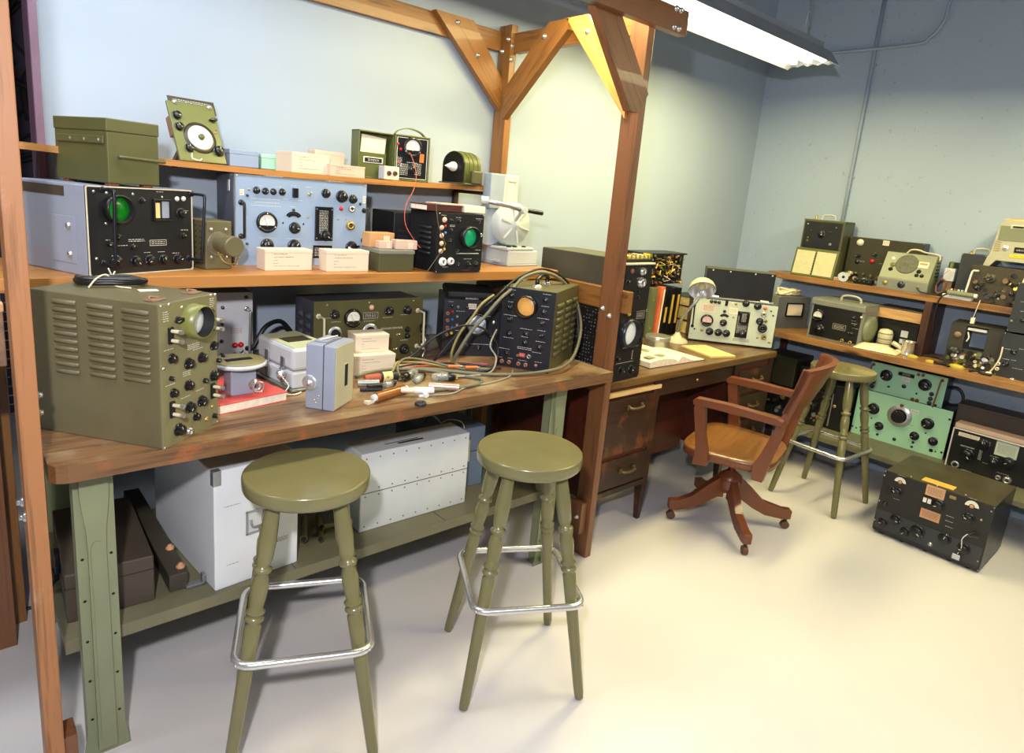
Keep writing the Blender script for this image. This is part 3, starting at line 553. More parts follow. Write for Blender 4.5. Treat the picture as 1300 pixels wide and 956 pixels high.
 'tin_can': {'pos': (3.135, 2.304, 0.795), 'yaw': -20.8, 'w': 0.143, 'h': 0.065, 'd': 0.2, 'tilt': 0, 'c': [], 's': []},
 'open_book': {'pos': (2.7, 1.911, 0.795), 'yaw': -3.2, 'w': 0.236, 'h': 0.03, 'd': 0.2, 'tilt': 0, 'c': [], 's': []},
 'open_book2': {'pos': (2.935, 1.898, 0.795), 'yaw': -4.6, 'w': 0.208, 'h': 0.03, 'd': 0.2, 'tilt': 0, 'c': [], 's': []},
 'notepad': {'pos': (3.316, 2.156, 0.795), 'yaw': -107.3, 'w': 0.26, 'h': 0.015, 'd': 0.174, 'tilt': 0, 'c': [], 's': []},
 'desk_test_set': {'pos': (3.549, 2.275, 0.795), 'yaw': -51.5, 'w': 0.505, 'h': 0.26, 'd': 0.3, 'tilt': 0, 'c': [('plate', 0.099, 0.206, 0.0791, 0.0524, 'pinkish'), ('plate', 0.248, 0.205, 0.0493, 0.0368, 'cream'), ('meter', 0.099, 0.128, 0.0385, 'pink'), ('arc', 0.199, 0.159, 0.0296), ('knob', 0.199, 0.124, 0.0198), ('knob', 0.125, 0.06, 0.0212), ('knob', 0.178, 0.06, 0.0212), ('knob', 0.226, 0.06, 0.0211), ('plate', 0.312, 0.125, 0.0752, 0.1674, 'black'), ('win', 0.317, 0.166, 0.0549, 0.0799, 'dial'), ('knob', 0.32, 0.066, 0.0223), ('knob', 0.314, 0.259, 0.0194), ('knob', 0.385, 0.25, 0.0206), ('lamp', 0.43, 0.243, 0.0121, 'orange'), ('jack', 0.428, 0.204, 0.0158, 'steel'), ('knob', 0.411, 0.159, 0.0196), ('jack', 0.446, 0.163, 0.011, 'brass'), ('jack', 0.433, 0.117, 0.0282, 'dark'), ('knob', 0.11, 0.249, 0.0098), ('knob', 0.133, 0.249, 0.0098), ('knob', 0.156, 0.248, 0.0098), ('box', 0.2, 0.249, 0.0163, 0.0336, 'black'), ('lamp', 0.256, 0.251, 0.0085, 'brass'), ('lamp', 0.254, 0.165, 0.0061, 'brass'), ('jack', 0.45, 0.064, 0.016, 'brass'), ('lamp', 0.413, 0.057, 0.0074, 'brass'), ('knob', 0.196, 0.196, 0.0086), ('lamp', 0.078, 0.065, 0.01, 'brass'), ('lamp', 0.032, 0.066, 0.0056, 'black'), ('lamp', 0.487, 0.037, 0.0086, 'brass'), ('lamp', 0.467, 0.228, 0.0054, 'black'), ('lamp', 0.483, 0.202, 0.0055, 'black'), ('marks', 0.32, 0.028, 0.0987, 0.0211, 'dark'), ('hand', 0.011, 0.212, 0.016, 0.083, 'v', 'dark_steel', 0.02), ('scr', 0.015, 0.035), ('scr', 0.015, 0.225)], 's': []},
 'rope_box': {'pos': (4.293, 2.092, 0.86), 'yaw': -21.7, 'w': 0.269, 'h': 0.218, 'd': 0.16, 'tilt': 0, 'c': [('win', 0.143, 0.13, 0.1476, 0.0949, 'cream_dial'), ('marks', 0.071, 0.221, 0.0993, 0.0066, 'orange'), ('marks', 0.206, 0.219, 0.0759, 0.0067, 'orange')], 's': []},
 'handle_radio': {'pos': (4.254, 1.853, 0.86), 'yaw': -91.6, 'w': 0.331, 'h': 0.259, 'd': 0.278, 'tilt': 0, 'c': [('meter', 0.054, 0.149, 0.0379, 'white'), ('knob', 0.078, 0.062, 0.0294), ('plate', 0.197, 0.101, 0.0803, 0.0347, 'black'), ('knob', 0.273, 0.172, 0.0117), ('knob', 0.285, 0.126, 0.0106), ('knob', 0.277, 0.075, 0.0106), ('jack', 0.23, 0.022, 0.012, 'brass'), ('jack', 0.279, 0.02, 0.0119, 'brass'), ('lamp', 0.316, 0.187, 0.007, 'cream'), ('marks', 0.275, 0.157, 0.028, 0.0047), ('marks', 0.282, 0.14, 0.0336, 0.0047), ('marks', 0.293, 0.112, 0.0335, 0.0047), ('marks', 0.267, 0.079, 0.0226, 0.0047)], 's': []},
 'wood_box': {'pos': (4.45, 1.53, 0.86), 'yaw': -90, 'w': 0.25, 'h': 0.19, 'd': 0.18, 'tilt': 0, 'c': [], 's': []},
 'motor_can': {'pos': (4.608, 1.515, 0.86), 'yaw': -29.6, 'w': 0.106, 'h': 0.114, 'd': 0.2, 'tilt': 0, 'c': [], 's': []},
 'tin_mug': {'pos': (4.449, 1.307, 0.86), 'yaw': -46.1, 'w': 0.072, 'h': 0.087, 'd': 0.2, 'tilt': 0, 'c': [], 's': []},
 'bag': {'pos': (4.141, 1.446, 0.86), 'yaw': -36.8, 'w': 0.223, 'h': 0.03, 'd': 0.1, 'tilt': 0, 'c': [], 's': []},
 'chassis_radio': {'pos': (4.35, 1.09, 0.86), 'yaw': -88, 'w': 0.25, 'h': 0.245, 'd': 0.2, 'tilt': 0, 'c': [], 's': []},
 'rack_low': {'pos': (4.317, 0.833, 0.86), 'yaw': -90, 'w': 0.42, 'h': 0.239, 'd': 0.33, 'tilt': 0, 'c': [('jack', 0.008, 0.065, 0.0104, 'cream'), ('jack', 0.008, 0.036, 0.0104, 'cream'), ('knob', 0.04, 0.072, 0.0142), ('knob', 0.06, 0.144, 0.014), ('marks', 0.04, 0.153, 0.0409, 0.0051), ('marks', 0.035, 0.098, 0.0309, 0.0052), ('marks', 0.094, 0.059, 0.0452, 0.0051), ('marks', 0.07, 0.1, 0.0204, 0.0051), ('marks', 0.093, 0.166, 0.0251, 0.0051), ('lamp', 0.084, -0.008, 0.0141, 'steel')], 's': []},
 'rack_up': {'pos': (4.31, 0.825, 1.11), 'yaw': -90, 'w': 0.42, 'h': 0.26, 'd': 0.33, 'tilt': 0, 'c': [('marks', 0.038, 0.165, 0.0202, 0.005), ('marks', 0.048, 0.115, 0.0201, 0.005), ('tog', 0.01, 0.055), ('knob', 0.057, 0.071, 0.0113)], 's': []},
 'open_set': {'pos': (4.415, 2.115, 1.228), 'yaw': -90, 'w': 0.29, 'h': 0.385, 'd': 0.2, 'tilt': 0, 'c': [], 's': []},
 'dark_radio': {'pos': (4.555, 1.815, 1.228), 'yaw': -90, 'w': 0.44, 'h': 0.289, 'd': 0.1, 'tilt': 0, 'c': [('lamp', 0.068, 0.256, 0.0219, 'cream'), ('lamp', 0.161, 0.146, 0.0145, 'red'), ('knob', 0.17, 0.192, 0.0129), ('knob', 0.072, 0.132, 0.0132), ('bar', 0.072, 0.17, 0.0158), ('marks', 0.215, 0.138, 0.0193, 0.0051), ('marks', 0.101, 0.138, 0.03, 0.0052), ('plate', 0.222, 0.269, 0.038, 0.0305, 'cream')], 's': []},
 'speaker': {'pos': (4.415, 1.545, 1.228), 'yaw': -89, 'w': 0.275, 'h': 0.222, 'd': 0.2, 'tilt': 0, 'c': [], 's': []},
 'dark_box': {'pos': (4.47, 1.15, 1.228), 'yaw': -90, 'w': 0.12, 'h': 0.26, 'd': 0.17, 'tilt': 0, 'c': [], 's': []},
 'chassis_front': {'pos': (4.42, 1.06, 1.228), 'yaw': -90, 'w': 0.26, 'h': 0.205, 'd': 0.18, 'tilt': 0, 'c': [], 's': []},
 'beige_unit': {'pos': (4.46, 1.03, 1.433), 'yaw': -90, 'w': 0.3, 'h': 0.26, 'd': 0.17, 'tilt': 0, 'c': [], 's': []},
 'green_big': {'pos': (4.441, 1.531, 0.275), 'yaw': -88.5, 'w': 0.526, 'h': 0.298, 'd': 0.25, 'tilt': 0, 'c': [('dial', 0.257, 0.19, 0.0693), ('knob', 0.104, 0.191, 0.032), ('knob', 0.413, 0.19, 0.032), ('knob', 0.157, 0.092, 0.024), ('knob', 0.36, 0.093, 0.024), ('knob', 0.461, 0.092, 0.0236), ('lamp', 0.257, 0.036, 0.0105, 'black'), ('lamp', 0.157, 0.035, 0.008, 'black'), ('lamp', 0.36, 0.051, 0.0077, 'black'), ('lamp', 0.359, 0.022, 0.0078, 'black'), ('box', 0.258, 0.257, 0.0194, 0.019, 'brown'), ('plate', 0.334, 0.241, 0.0434, 0.0238, 'white'), ('box', 0.462, 0.036, 0.0182, 0.0169, 'black'), ('lamp', 0.517, 0.25, 0.0066, 'black'), ('lamp', 0.516, 0.041, 0.0067, 'black'), ('lamp', 0.485, 0.035, 0.005, 'black'), ('lamp', 0.004, 0.042, 0.0064, 'black'), ('lamp', 0.028, 0.037, 0.0055, 'black'), ('lamp', 0.105, 0.128, 0.0054, 'black'), ('lamp', 0.414, 0.129, 0.0051, 'black'), ('marks', 0.256, 0.093, 0.045, 0.0157, 'pale_green'), ('marks', 0.419, 0.234, 0.0351, 0.005, 'dark'), ('marks', 0.099, 0.228, 0.0394, 0.0053, 'dark'), ('marks', 0.324, 0.152, 0.0365, 0.0051, 'dark'), ('marks', 0.465, 0.118, 0.0416, 0.0042, 'dark')], 's': []},
 'green_small': {'pos': (4.586, 1.502, 0.545), 'yaw': -89.2, 'w': 0.425, 'h': 0.183, 'd': 0.22, 'tilt': 0, 'c': [('knob', 0.097, 0.115, 0.0321), ('knob', 0.316, 0.113, 0.0327), ('win', 0.207, 0.147, 0.0899, 0.0227, 'dial'), ('plate', 0.209, 0.119, 0.0439, 0.0263, 'white'), ('lamp', 0.271, 0.166, 0.0095, 'rust'), ('lamp', 0.296, 0.168, 0.0094, 'rust'), ('lamp', 0.268, 0.007, 0.0113, 'rust'), ('lamp', 0.293, 0.007, 0.0113, 'rust'), ('knob', 0.207, 0.073, 0.0114), ('knob', 0.031, 0.055, 0.0127), ('knob', 0.028, 0.026, 0.0127), ('knob', 0.361, 0.067, 0.012), ('knob', 0.361, 0.038, 0.012), ('knob', 0.36, 0.01, 0.012), ('bar', 0.124, 0.048, 0.0089), ('lamp', 0.282, 0.048, 0.0061, 'black'), ('lamp', 0.394, 0.007, 0.0068, 'black'), ('hand', 0.013, 0.166, 0.003, 0.006, 'v', 'rust', 0.03), ('hand', 0.4, 0.163, 0.388, -0.002, 'v', 'rust', 0.03)], 's': []},
 'frame_receiver': {'pos': (4.38, 0.961, 0.275), 'yaw': -90, 'w': 0.48, 'h': 0.228, 'd': 0.11, 'tilt': 0, 'c': [('plate', 0.258, 0.183, 0.1037, 0.0824, 'grey_green'), ('plate', 0.075, 0.203, 0.104, 0.0223, 'cream'), ('knob', 0.089, 0.096, 0.0329), ('knob', 0.15, 0.182, 0.0259), ('knob', 0.215, 0.094, 0.0257), ('knob', 0.282, 0.12, 0.0266), ('dial', 0.042, 0.018, 0.0201), ('jack', 0.252, 0.019, 0.0141, 'steel'), ('jack', 0.295, 0.019, 0.0216, 'steel'), ('marks', 0.089, 0.068, 0.0475, 0.0079), ('marks', 0.08, 0.139, 0.0683, 0.0092), ('marks', 0.147, 0.114, 0.0155, 0.0586), ('marks', 0.188, 0.077, 0.0456, 0.0065), ('marks', 0.213, 0.128, 0.04, 0.0064), ('marks', 0.165, 0.19, 0.0306, 0.0258), ('marks', 0.27, 0.047, 0.0587, 0.0077), ('marks', 0.102, 0.002, 0.0474, 0.0053), ('marks', 0.284, 0.11, 0.0389, 0.0253)], 's': []},
 'floor_radio': {'pos': (3.686, 1.066, 0), 'yaw': -89.6, 'w': 0.49, 'h': 0.352, 'd': 0.415, 'tilt': 0, 'c': [('meterh', 0.081, 0.302, 0.0277), ('meterh', 0.4, 0.304, 0.0299), ('plate', 0.241, 0.312, 0.0836, 0.0563, 'copper_plate'), ('win', 0.215, 0.257, 0.0492, 0.0413, 'twin'), ('knob', 0.267, 0.254, 0.0253), ('plate', 0.242, 0.186, 0.0882, 0.0498, 'tan'), ('plate', 0.317, 0.316, 0.0276, 0.0152, 'brass'), ('knob', 0.075, 0.244, 0.0264), ('knob', 0.4, 0.24, 0.026), ('knob', 0.099, 0.099, 0.0244), ('knob', 0.045, 0.058, 0.0225), ('knob', 0.153, 0.054, 0.022), ('knob', 0.207, 0.081, 0.0304), ('knob', 0.326, 0.097, 0.0267), ('knob', 0.411, 0.083, 0.0263), ('knob', 0.035, 0.163, 0.0119), ('box', 0.03, 0.241, 0.0102, 0.0444, 'black'), ('lamp', 0.272, 0.04, 0.0114, 'steel'), ('tog', 0.449, 0.255), ('marks', 0.324, 0.217, 0.0332, 0.007), ('marks', 0.326, 0.191, 0.0333, 0.007), ('marks', 0.331, 0.163, 0.0332, 0.007), ('marks', 0.082, 0.338, 0.0368, 0.0065), ('marks', 0.396, 0.343, 0.0371, 0.0061), ('marks', 0.081, 0.207, 0.031, 0.0044), ('marks', 0.06, 0.036, 0.0253, 0.0045), ('marks', 0.215, 0.053, 0.0353, 0.0043), ('marks', 0.375, 0.039, 0.0382, 0.007), ('scr', 0.003, 0.31), ('scr', 0.478, 0.312), ('scr', 0.005, 0.166), ('scr', 0.004, 0.055), ('scr', 0.477, 0.049), ('scr', 0.123, 0.35), ('scr', 0.242, 0.348), ('scr', 0.365, 0.351)], 's': []},
 'crate_a': {'pos': (0.568, 1.865, 0.348), 'yaw': 4.8, 'w': 0.269, 'h': 0.389, 'd': 0.505, 'tilt': 0, 'c': [('hand', 0.082, 0.225, 0.085, 0.151, 'v', 'white', 0.02)], 's': []},
 'crate_b': {'pos': (1.094, 1.945, 0.348), 'yaw': -0.8, 'w': 0.479, 'h': 0.305, 'd': 0.135, 'tilt': 0, 'c': [], 's': []},
 'bluegrey_crate': {'pos': (1.475, 2.055, 0.348), 'yaw': -2, 'w': 0.27, 'h': 0.27, 'd': 0.3, 'tilt': 0, 'c': [], 's': []},
 'brown_case': {'pos': (0.202, 1.931, 0.348), 'yaw': -3.3, 'w': 0.215, 'h': 0.146, 'd': 0.425, 'tilt': 0, 'c': [], 's': []},
}

# ================================================================ the room
XW, YW, HC = 4.67, 2.66, 3.3
mb = MB(); mb.box((-2.6,-3.2,-.1), (XW+.12,5.2,0), 'floor_paint'); struct('floor', mb)
mb = MB(); mb.box((.31,YW,0), (XW+.12,YW+.12,HC), 'wall_long'); struct('wall_back', mb)
mb = MB(); mb.box((XW,-3.2,0), (XW+.12,YW,HC), 'wall_short'); struct('wall_right', mb)
mb = MB(); mb.box((-2.6,-3.32,0), (XW+.12,-3.2,HC), 'wall_long'); struct('wall_front', mb)
mb = MB(); mb.box((-2.72,-3.32,0), (-2.6,5.2,HC), 'wall_long'); struct('wall_left', mb)
mb = MB(); mb.box((-2.72,-3.32,HC), (XW+.12,5.2,HC+.1), 'ceiling_paint'); struct('ceiling', mb)
mb = MB(); mb.box((.286,YW-.012,0), (.309,YW+.132,HC), 'purple_trim', .003); struct('trim_1', mb)
# backdrop of bare branches seen through the opening beside the wall
mb = MB(); mb.box((-2.6,4.9,0), (XW+.1,5.0,HC), 'dusk'); struct('wall_beyond', mb)
mb = MB(); rr = random.Random(3)
for i in range(70):
    x = rr.uniform(-.6,1.2); z = rr.uniform(1.3,3.0); a = rr.uniform(.3,2.8); p = [(x,4.86,z)]
    for j in range(5): a += rr.uniform(-.5,.5); x += math.cos(a)*.2; z += math.sin(a)*.2; p.append((x,4.86+rr.uniform(-.02,.02),z))
    mb.tube(p, rr.choice((.008,.012,.02)), 'twig', 5)
tag(mb.obj('bare_branches'), 'dark bare branches of the backdrop beyond the wall opening', 'branches', kind='stuff')
mb = MB()
for i in range(26): mb.box((-.9+i*.05,4.2,.0), (-.896+i*.05,4.204,1.0), 'galv')
for i in range(17): mb.box((-.9,4.2,.18+i*.05), (.38,4.204,.184+i*.05), 'galv')
tag(mb.obj('wire_mesh_screen'), 'wire mesh screen standing beyond the wall opening at far left', 'screen')
mb = MB(); mb.tube([(-.9,2.35,.006),(-.3,2.45,.006),(.1,2.62,.006),(.4,2.6,.006),(.9,2.5,.006)], .006, 'cable_black')
tag(mb.obj('floor_cable'), 'thin black cable lying on the floor behind the left posts', 'cable')

# neighbouring bay at the left edge: a shelf carrying a brown box
t = thing('side_shelf', 'dark timber shelf at the left picture edge behind the left post', 'shelf', (-1.0,2.08,.985))
board('shelf_board', (0,.2,.03), (1.11,.2,.03), .40, .06, 'dark_wood', t, (0,1,0))
for x in (.03,1.08): board('leg', (x,.38,-.985), (x,.38,0), .07, .05, 'timber_red', t, (1,0,0))
t = thing('brown_box', 'plain brown box on the shelf at the left picture edge', 'box', (-.36,2.10,1.0455)); mb = MB(); mb.box((0,0,0), (.49,.34,.165), 'rusty', .004); mb.obj('body', t); mb = MB(); mb.box((-.002,-.002,.145), (.492,.342,.170), 'card_tan', .004); mb.obj('lid', t)

# conduit on the right wall
t = thing('wall_conduit', 'painted conduit pipes crossing high on the blue right wall', 'pipe', (XW-.012,1.93,1.25))
def rel(pts, o): return [(p[0]-o[0], p[1]-o[1], p[2]-o[2]) for p in pts]
o0 = (XW-.012,1.93,1.25)
mb = MB(); mb.tube(rel([(XW-.012,1.93,1.25),(XW-.012,1.93,3.3)], o0), .012, 'conduit_paint', 10); mb.obj('vertical_pipe', t)
mb = MB(); mb.tube(rel([(XW-.03,2.6,2.69),(XW-.03,2.2,2.697),(XW-.03,1.70,2.70),(XW-.03,1.62,2.73),(XW-.03,1.565,2.80),(XW-.03,1.55,2.92),(XW-.03,1.55,3.3)], o0), .010, 'conduit_paint', 10); mb.obj('bent_pipe', t)
for z in (1.9,2.6,3.1): mb = MB(); mb.box((-.002,-.022,z-1.25-.006), (.011,.022,z-1.25+.006), 'conduit_paint', .002); mb.obj('pipe_clip', t)

# ================================================================ timber frame
FR = thing('timber_frame', 'brown bolted timber frame with diagonal braces around the workbench', 'frame', (.117,1.706,0))
def fb(name, p, q, w, t_, m, up=(0,0,1)):
    o = board(name, p, q, w, t_, m, None, up); mw = o.matrix_world.copy(); o.parent = FR; o.matrix_parent_inverse = Matrix.Translation((-.117,-1.706,0)); return o
def slab(name, pts, n, th, m, d, parent=FR):
    """plank cut to a polygon: pts in space, n the thickness direction, d the grain direction"""
    d = Vector(d).normalized(); n = Vector(n).normalized(); e = n.cross(d); o = Vector(pts[0])
    M_ = Matrix((d, e, n)).transposed().to_4x4(); M_.translation = o; inv = M_.inverted(); mb = MB()
    q = [(inv @ Vector(p))[:2] for p in pts]
    ar = sum(q[i][0]*q[(i+1)%len(q)][1]-q[(i+1)%len(q)][0]*q[i][1] for i in range(len(q)))
    mb.prism(q if ar > 0 else q[::-1], 0, th, m)
    ob = bpy.data.objects.new(name, mb.data(name)); C.objects.link(ob); ob.matrix_world = M_
    if parent: ob.parent = parent; ob.matrix_parent_inverse = Matrix.Translation(-Vector(parent.location))
    return ob
HP = 2.338
fb('post', (2.165,1.7885,0), (2.165,1.7885,2.37), .089, .038, 'timber_red', (0,1,0))
fb('post', (.136,1.7505,0), (.136,1.7505,HP), .089, .038, 'timber_left', (0,1,0))
fb('post', (.134,2.605,0), (.134,2.605,HP), .089, .038, 'timber', (0,1,0))
fb('post', (2.165,2.604,0), (2.165,2.604,2.375), .089, .038, 'timber', (0,1,0))
fb('top_beam', (-1.2,1.687,2.298), (2.285,1.687,2.298), .089, .038, 'timber_red')
fb('top_beam', (-1.2,2.646,2.306), (2.146,2.646,2.306), .089, .025, 'timber')
fb('top_beam', (2.184,1.833,2.296), (2.184,2.56,2.296), .089, .036, 'timber')
slab('brace', [(1.74,2.60,2.352),(1.95,2.60,2.352),(2.146,2.60,2.13),(2.146,2.60,1.985)], (0,1,0), .033, 'timber', (1,0,-1))
slab('brace', [(2.128,2.17,2.348),(2.128,2.29,2.348),(2.128,2.56,2.085),(2.128,2.56,1.945),(2.128,2.17,2.305)], (1,0,0), .037, 'timber', (0,1,-1))
slab('brace', [(2.128,2.185,2.35),(2.128,2.06,2.35),(2.128,1.80,2.055),(2.128,1.80,1.93)], (1,0,0), .0175, 'timber_light', (0,-1,-1))
slab('brace', [(1.73,1.7065,2.34),(1.87,1.7065,2.34),(2.145,1.7065,2.02),(2.10,1.7065,1.945),(2.05,1.7065,1.945)], (0,1,0), .037, 'timber_red', (1,0,-1.1))
fb('rail', (2.2035,1.715,1.193), (2.2035,2.33,1.193), .092, .037, 'timber')
fb('foot_block', (2.127,1.80,.12), (2.127,1.80,.27), .07, .036, 'timber_red', (0,1,0))
fb('foot_block', (.17,1.76,.02), (.17,1.76,.16), .07, .03, 'timber_red', (0,1,0))
bolt = MB(); bolt.lathe([(.012,0),(.011,.003),(.009,.006),(0,.008)], 'steel', 12, cap=False); bolt.lathe([(.007,.004),(.0065,.012),(0,.013)], 'steel', 6, cap=False); bd = bolt.data('bolt')
def put_bolt(p, ax):
    o = bpy.data.objects.new('bolt', bd); C.objects.link(o); o.parent = FR; o.matrix_parent_inverse = Matrix.Translation((-.117,-1.706,0)); o.location = p
    o.rotation_euler = {'-y':(math.pi/2,0,0), '-x':(0,-math.pi/2,0), '+x':(0,math.pi/2,0)}[ax]
for p, ax in (((1.86,2.60,2.325),'-y'),((1.985,2.60,2.21),'-y'),((2.155,2.56,2.28),'-y'),((2.155,2.56,2.22),'-y'),((2.146,2.58,2.31),'-x'),((2.146,2.62,2.26),'-x'),((2.184,1.76,2.3),'+x'),((2.128,2.31,2.29),'-x'),((2.128,2.05,2.28),'-x'),
              ((1.90,1.668,2.33),'-y'),((2.20,1.668,2.335),'-y'),((2.23,1.668,2.335),'-y'),((2.20,1.668,2.27),'-y'),((2.23,1.668,2.27),'-y'),((2.146,1.81,1.155),'-x'),((2.146,1.77,1.13),'-x'),((2.109,1.79,.2),'-x'),
              ((.155,1.75,1.065),'+x'),((.155,1.76,1.02),'+x'),((.117,1.78,.80),'-x'),((.117,1.74,.78),'-x')): put_bolt(p, ax)

# ================================================================ shelves above the workbench
sh = thing('middle_shelf', 'deep timber shelf above the workbench carrying the pale blue test set', 'shelf', (-.9,2.12,1.2365))
board('shelf_board', (0,.2175,.019), (3.07,.2175,.019), .435, .038, 'shelf_wood', sh, (0,1,0))
board('upright', (2.93,.25,-.3355), (2.93,.25,0), .30, .035, 'dark_wood', sh, (0,1,0))
ts = thing('top_shelf', 'thin sagging timber shelf against the wall, uppermost on the left', 'shelf', (.156,2.40,1.61))
mb = MB(); n = 24; L = 1.81
def sag(x): return -.020*(1-((x-1.1)/.95)**2) if x > .15 else -.020*(1-1)
prof = [(i*L/n, .018+sag(.156+i*L/n)) for i in range(n+1)]
vs = []
for x, z in prof: vs += [(x,0,z-.020),(x,.255,z-.020),(x,.255,z),(x,0,z)]
fs = [(0,1,2,3),(4*n+3,4*n+2,4*n+1,4*n)]
for i in range(n): 
    a = i*4; b = a+4; fs += [(a,b,b+1,a+1),(a+1,b+1,b+2,a+2),(a+2,b+2,b+3,a+3),(a+3,b+3,b,a)]
mb.add(vs, fs, 'shelf_wood'); mb.obj('shelf_board', ts)
mb = MB(); mb.box((1.775,.02,-.028), (1.80,.25,-.0195+.008), 'dark_wood', .002); mb.box((1.775,.235,-.18), (1.80,.258,-.02), 'dark_wood', .002); mb.obj('shelf_bracket', ts)

# ================================================================ workbench
WB = thing('workbench', 'heavy worn timber workbench on green pressed-steel legs', 'workbench', (.165,1.706,0))
mb = MB()
mb.prism([(0,.03),(.012,.008),(.035,0),(1.975,0),(1.975,.88),(0,.88)], .857, .90, 'bench_wood')
for k in range(len(mb.f)):      # front edge shows its own rougher timber
    if k >= 2 and all(mb.v[i][1] < .031 for i in mb.f[k]): mb.m[k] = mb.mat('bench_edge')
mb.obj('worktop', WB)
def leg():
    mb = MB(); w = .088
    mb.box((0,.004,0), (w,.010,.835), 'leg_green', .002)
    mb.box((0,.004,0), (.004,.05,.835), 'leg_green'); mb.box((w-.004,.004,0), (w,.05,.835), 'leg_green')
    mb.prism([(-.012,0),(w+.012,0),(w,.08),(0,.08)], -.010, -.004, 'leg_green', FACE)
    # raised centre channel that widens at the top
    o = [(.022,.02),(.066,.02),(.064,.62),(.066,.68),(.073,.74),(.076,.78),(.076,.835),(.012,.835),(.012,.78),(.015,.74),(.022,.68),(.024,.62)]
    mb.prism(o, -.004, .008, 'leg_green', FACE)
    mb.prism([(.030,.05),(.058,.05),(.058,.630),(.053,.645),(.044,.650),(.035,.645),(.030,.630)], .006, .0105, 'leg_green', FACE)
    mb.tube([(.034,-.0055,.06),(.034,-.0055,.635),(.037,-.0055,.642),(.044,-.0055,.645),(.051,-.0055,.642),(.054,-.0055,.635),(.054,-.0055,.06)], .0022, 'leg_green', 6, smoothpts=False)
    for z in (.12,.24,.36,.48,.60):
        for x in (.012,.076): mb.lathe([(.004,0),(0,.0005)], 'dark_recess', 8, T(x,.0035,z) @ FACE, cap=False)
    mb.box((-.015,-.002,.835), (w+.015,.07,.857), 'leg_green', .003)
    return mb.data('leg')
ld = leg()
for x, y, r_ in ((.052,.094,0),(1.742,.115,0),(.052,.80,1),(1.742,.80,1)):
    o = bpy.data.objects.new('leg', ld); C.objects.link(o); o.parent = WB; o.location = (x+(.088 if r_ else 0), y, 0); o.rotation_euler = (0,0,math.pi*r_)
mb = MB(); mb.box((.02,.145,.323), (1.90,.80,.348), 'shelf_green', .002); mb.box((.02,.142,.310), (1.90,.148,.348), 'shelf_green', .001)
for x in (.65,1.25): mb.box((x,.149,.3475), (x+.002,.80,.3485), 'dark_recess')
mb.obj('lower_shelf', WB)

# ---------------------------------------------------------------- crates under the workbench
def crate(g, label, m, cat='crate', corner=None, group=None):
    G = GEO[g]; w, h, d = G['w'], G['h'], G['d']; root = thing('storage_crate', label, cat, G['pos'], R(G['yaw']), group)
    mb = MB(); mb.box((0,0,0), (w,d,h), m, .004); return root, w, h, d, G, mb
root, w, h, d, G, mb = crate('crate_a', 'tall pale-painted wooden crate with a recessed front handle under the workbench', 'crate_white')
mb.obj('body', root)
for x in (0,w):
    s_ = 1 if x == 0 else -1; mb = MB(); mb.box((x-.002*s_,-.002,h-.045), (x+.022*s_,.02,h+.002), 'galv', .001); mb.obj('corner_cap', root)
mb = MB(); u, v = .095, .155
for q in ((0,0,.10,.008),(0,.072,.10,.08),(0,0,.008,.08),(.092,0,.10,.08)): mb.box((u+q[0],-.003,v+q[1]), (u+q[2],0,v+q[3]), 'galv', .001)
mb.box((u+.008,-.001,v+.008), (u+.092,.0005,v+.072), 'crate_grey'); mb.tube([(u+.015,-.004,v+.05),(u+.02,-.012,v+.03),(u+.08,-.012,v+.03),(u+.085,-.004,v+.05)], .004, 'galv', 8); mb.obj('handle', root)
mb = MB(); marks_into(mb, .055, .27, .05, .006, 'silk_dark', -.0006); marks_into(mb, .055, .075, .04, .006, 'silk_dark', -.0006); marks_into(mb, .215, .105, .04, .016, 'silk_dark', -.0006); mb.obj('handwritten_marks', root)
root, w, h, d, G, mb = crate('crate_b', 'wide pale grey crate with a seam round its middle, between the two stools', 'crate_grey')
mb.box((-.001,-.001,h*.49), (w+.001,d+.001,h*.498), 'slate_case')
rr = random.Random(5)
for i in range(9):
    for z in (.02,h*.45,h*.54,h-.02):
        mb.lathe([(.0035,0),(0,.0015)], 'rust', 6, T(.02+i*(w-.04)/8,-.0005,z) @ FACE, cap=False)
mb.obj('body', root)
mb = MB(); mb.box((w*.35,d*.22,h), (w*.58,d*.30,h+.001), 'black'); mb.box((w*.25,d*.35,h), (w*.55,d*.38,h+.001), 'silk_dark'); mb.obj('stencil_strip', root)
root, w, h, d, G, mb = crate('bluegrey_crate', 'blue-grey metal box with a tied tag behind the wide grey crate', 'crate_blue')
mb.box((-.002,-.002,h*.6), (w+.002,d+.002,h*.61), 'dark_steel'); mb.obj('body', root)
mb = MB(); mb.tube([(.10,.10,h),(.12,.06,h+.03),(.16,.02,h+.02),(.165,-.004,h-.05)], .002, 'rope', 6); mb.tube([(.06,.16,h),(.07,.12,h+.035),(.10,.10,h+.004)], .006, 'galv', 8); mb.obj('handle', root)
mb = MB(); mb.box((.14,-.006,h-.15), (.19,-.003,h-.05), 'cream', .001); mb.obj('tag', root, (0,0,0))
root, w, h, d, G, mb = crate('brown_case', 'dark brown metal case on the lower shelf beside the left post', 'brown_case', 'case')
mb.box((-.001,-.001,h*.70), (w+.001,d+.001,h*.715), 'black'); mb.obj('body', root)
mb = MB(); mb.box((-.014,.16,h*.45), (0,.20,h*.9), 'dark_steel', .003); mb.box((-.02,.165,h*.3), (-.004,.195,h*.5), 'dark_steel', .003); mb.tube([(-.006,.18,h*.3),(-.02,.18,h*.2),(-.022,.18,0.02)], .004, 'dark_steel'); mb.obj('latch', root)
root = thing('angled_rail', 'long dark metal channel with brass nuts lying between brown case and pale crate', 'rail', (.458,1.93,.3485), R(-1))
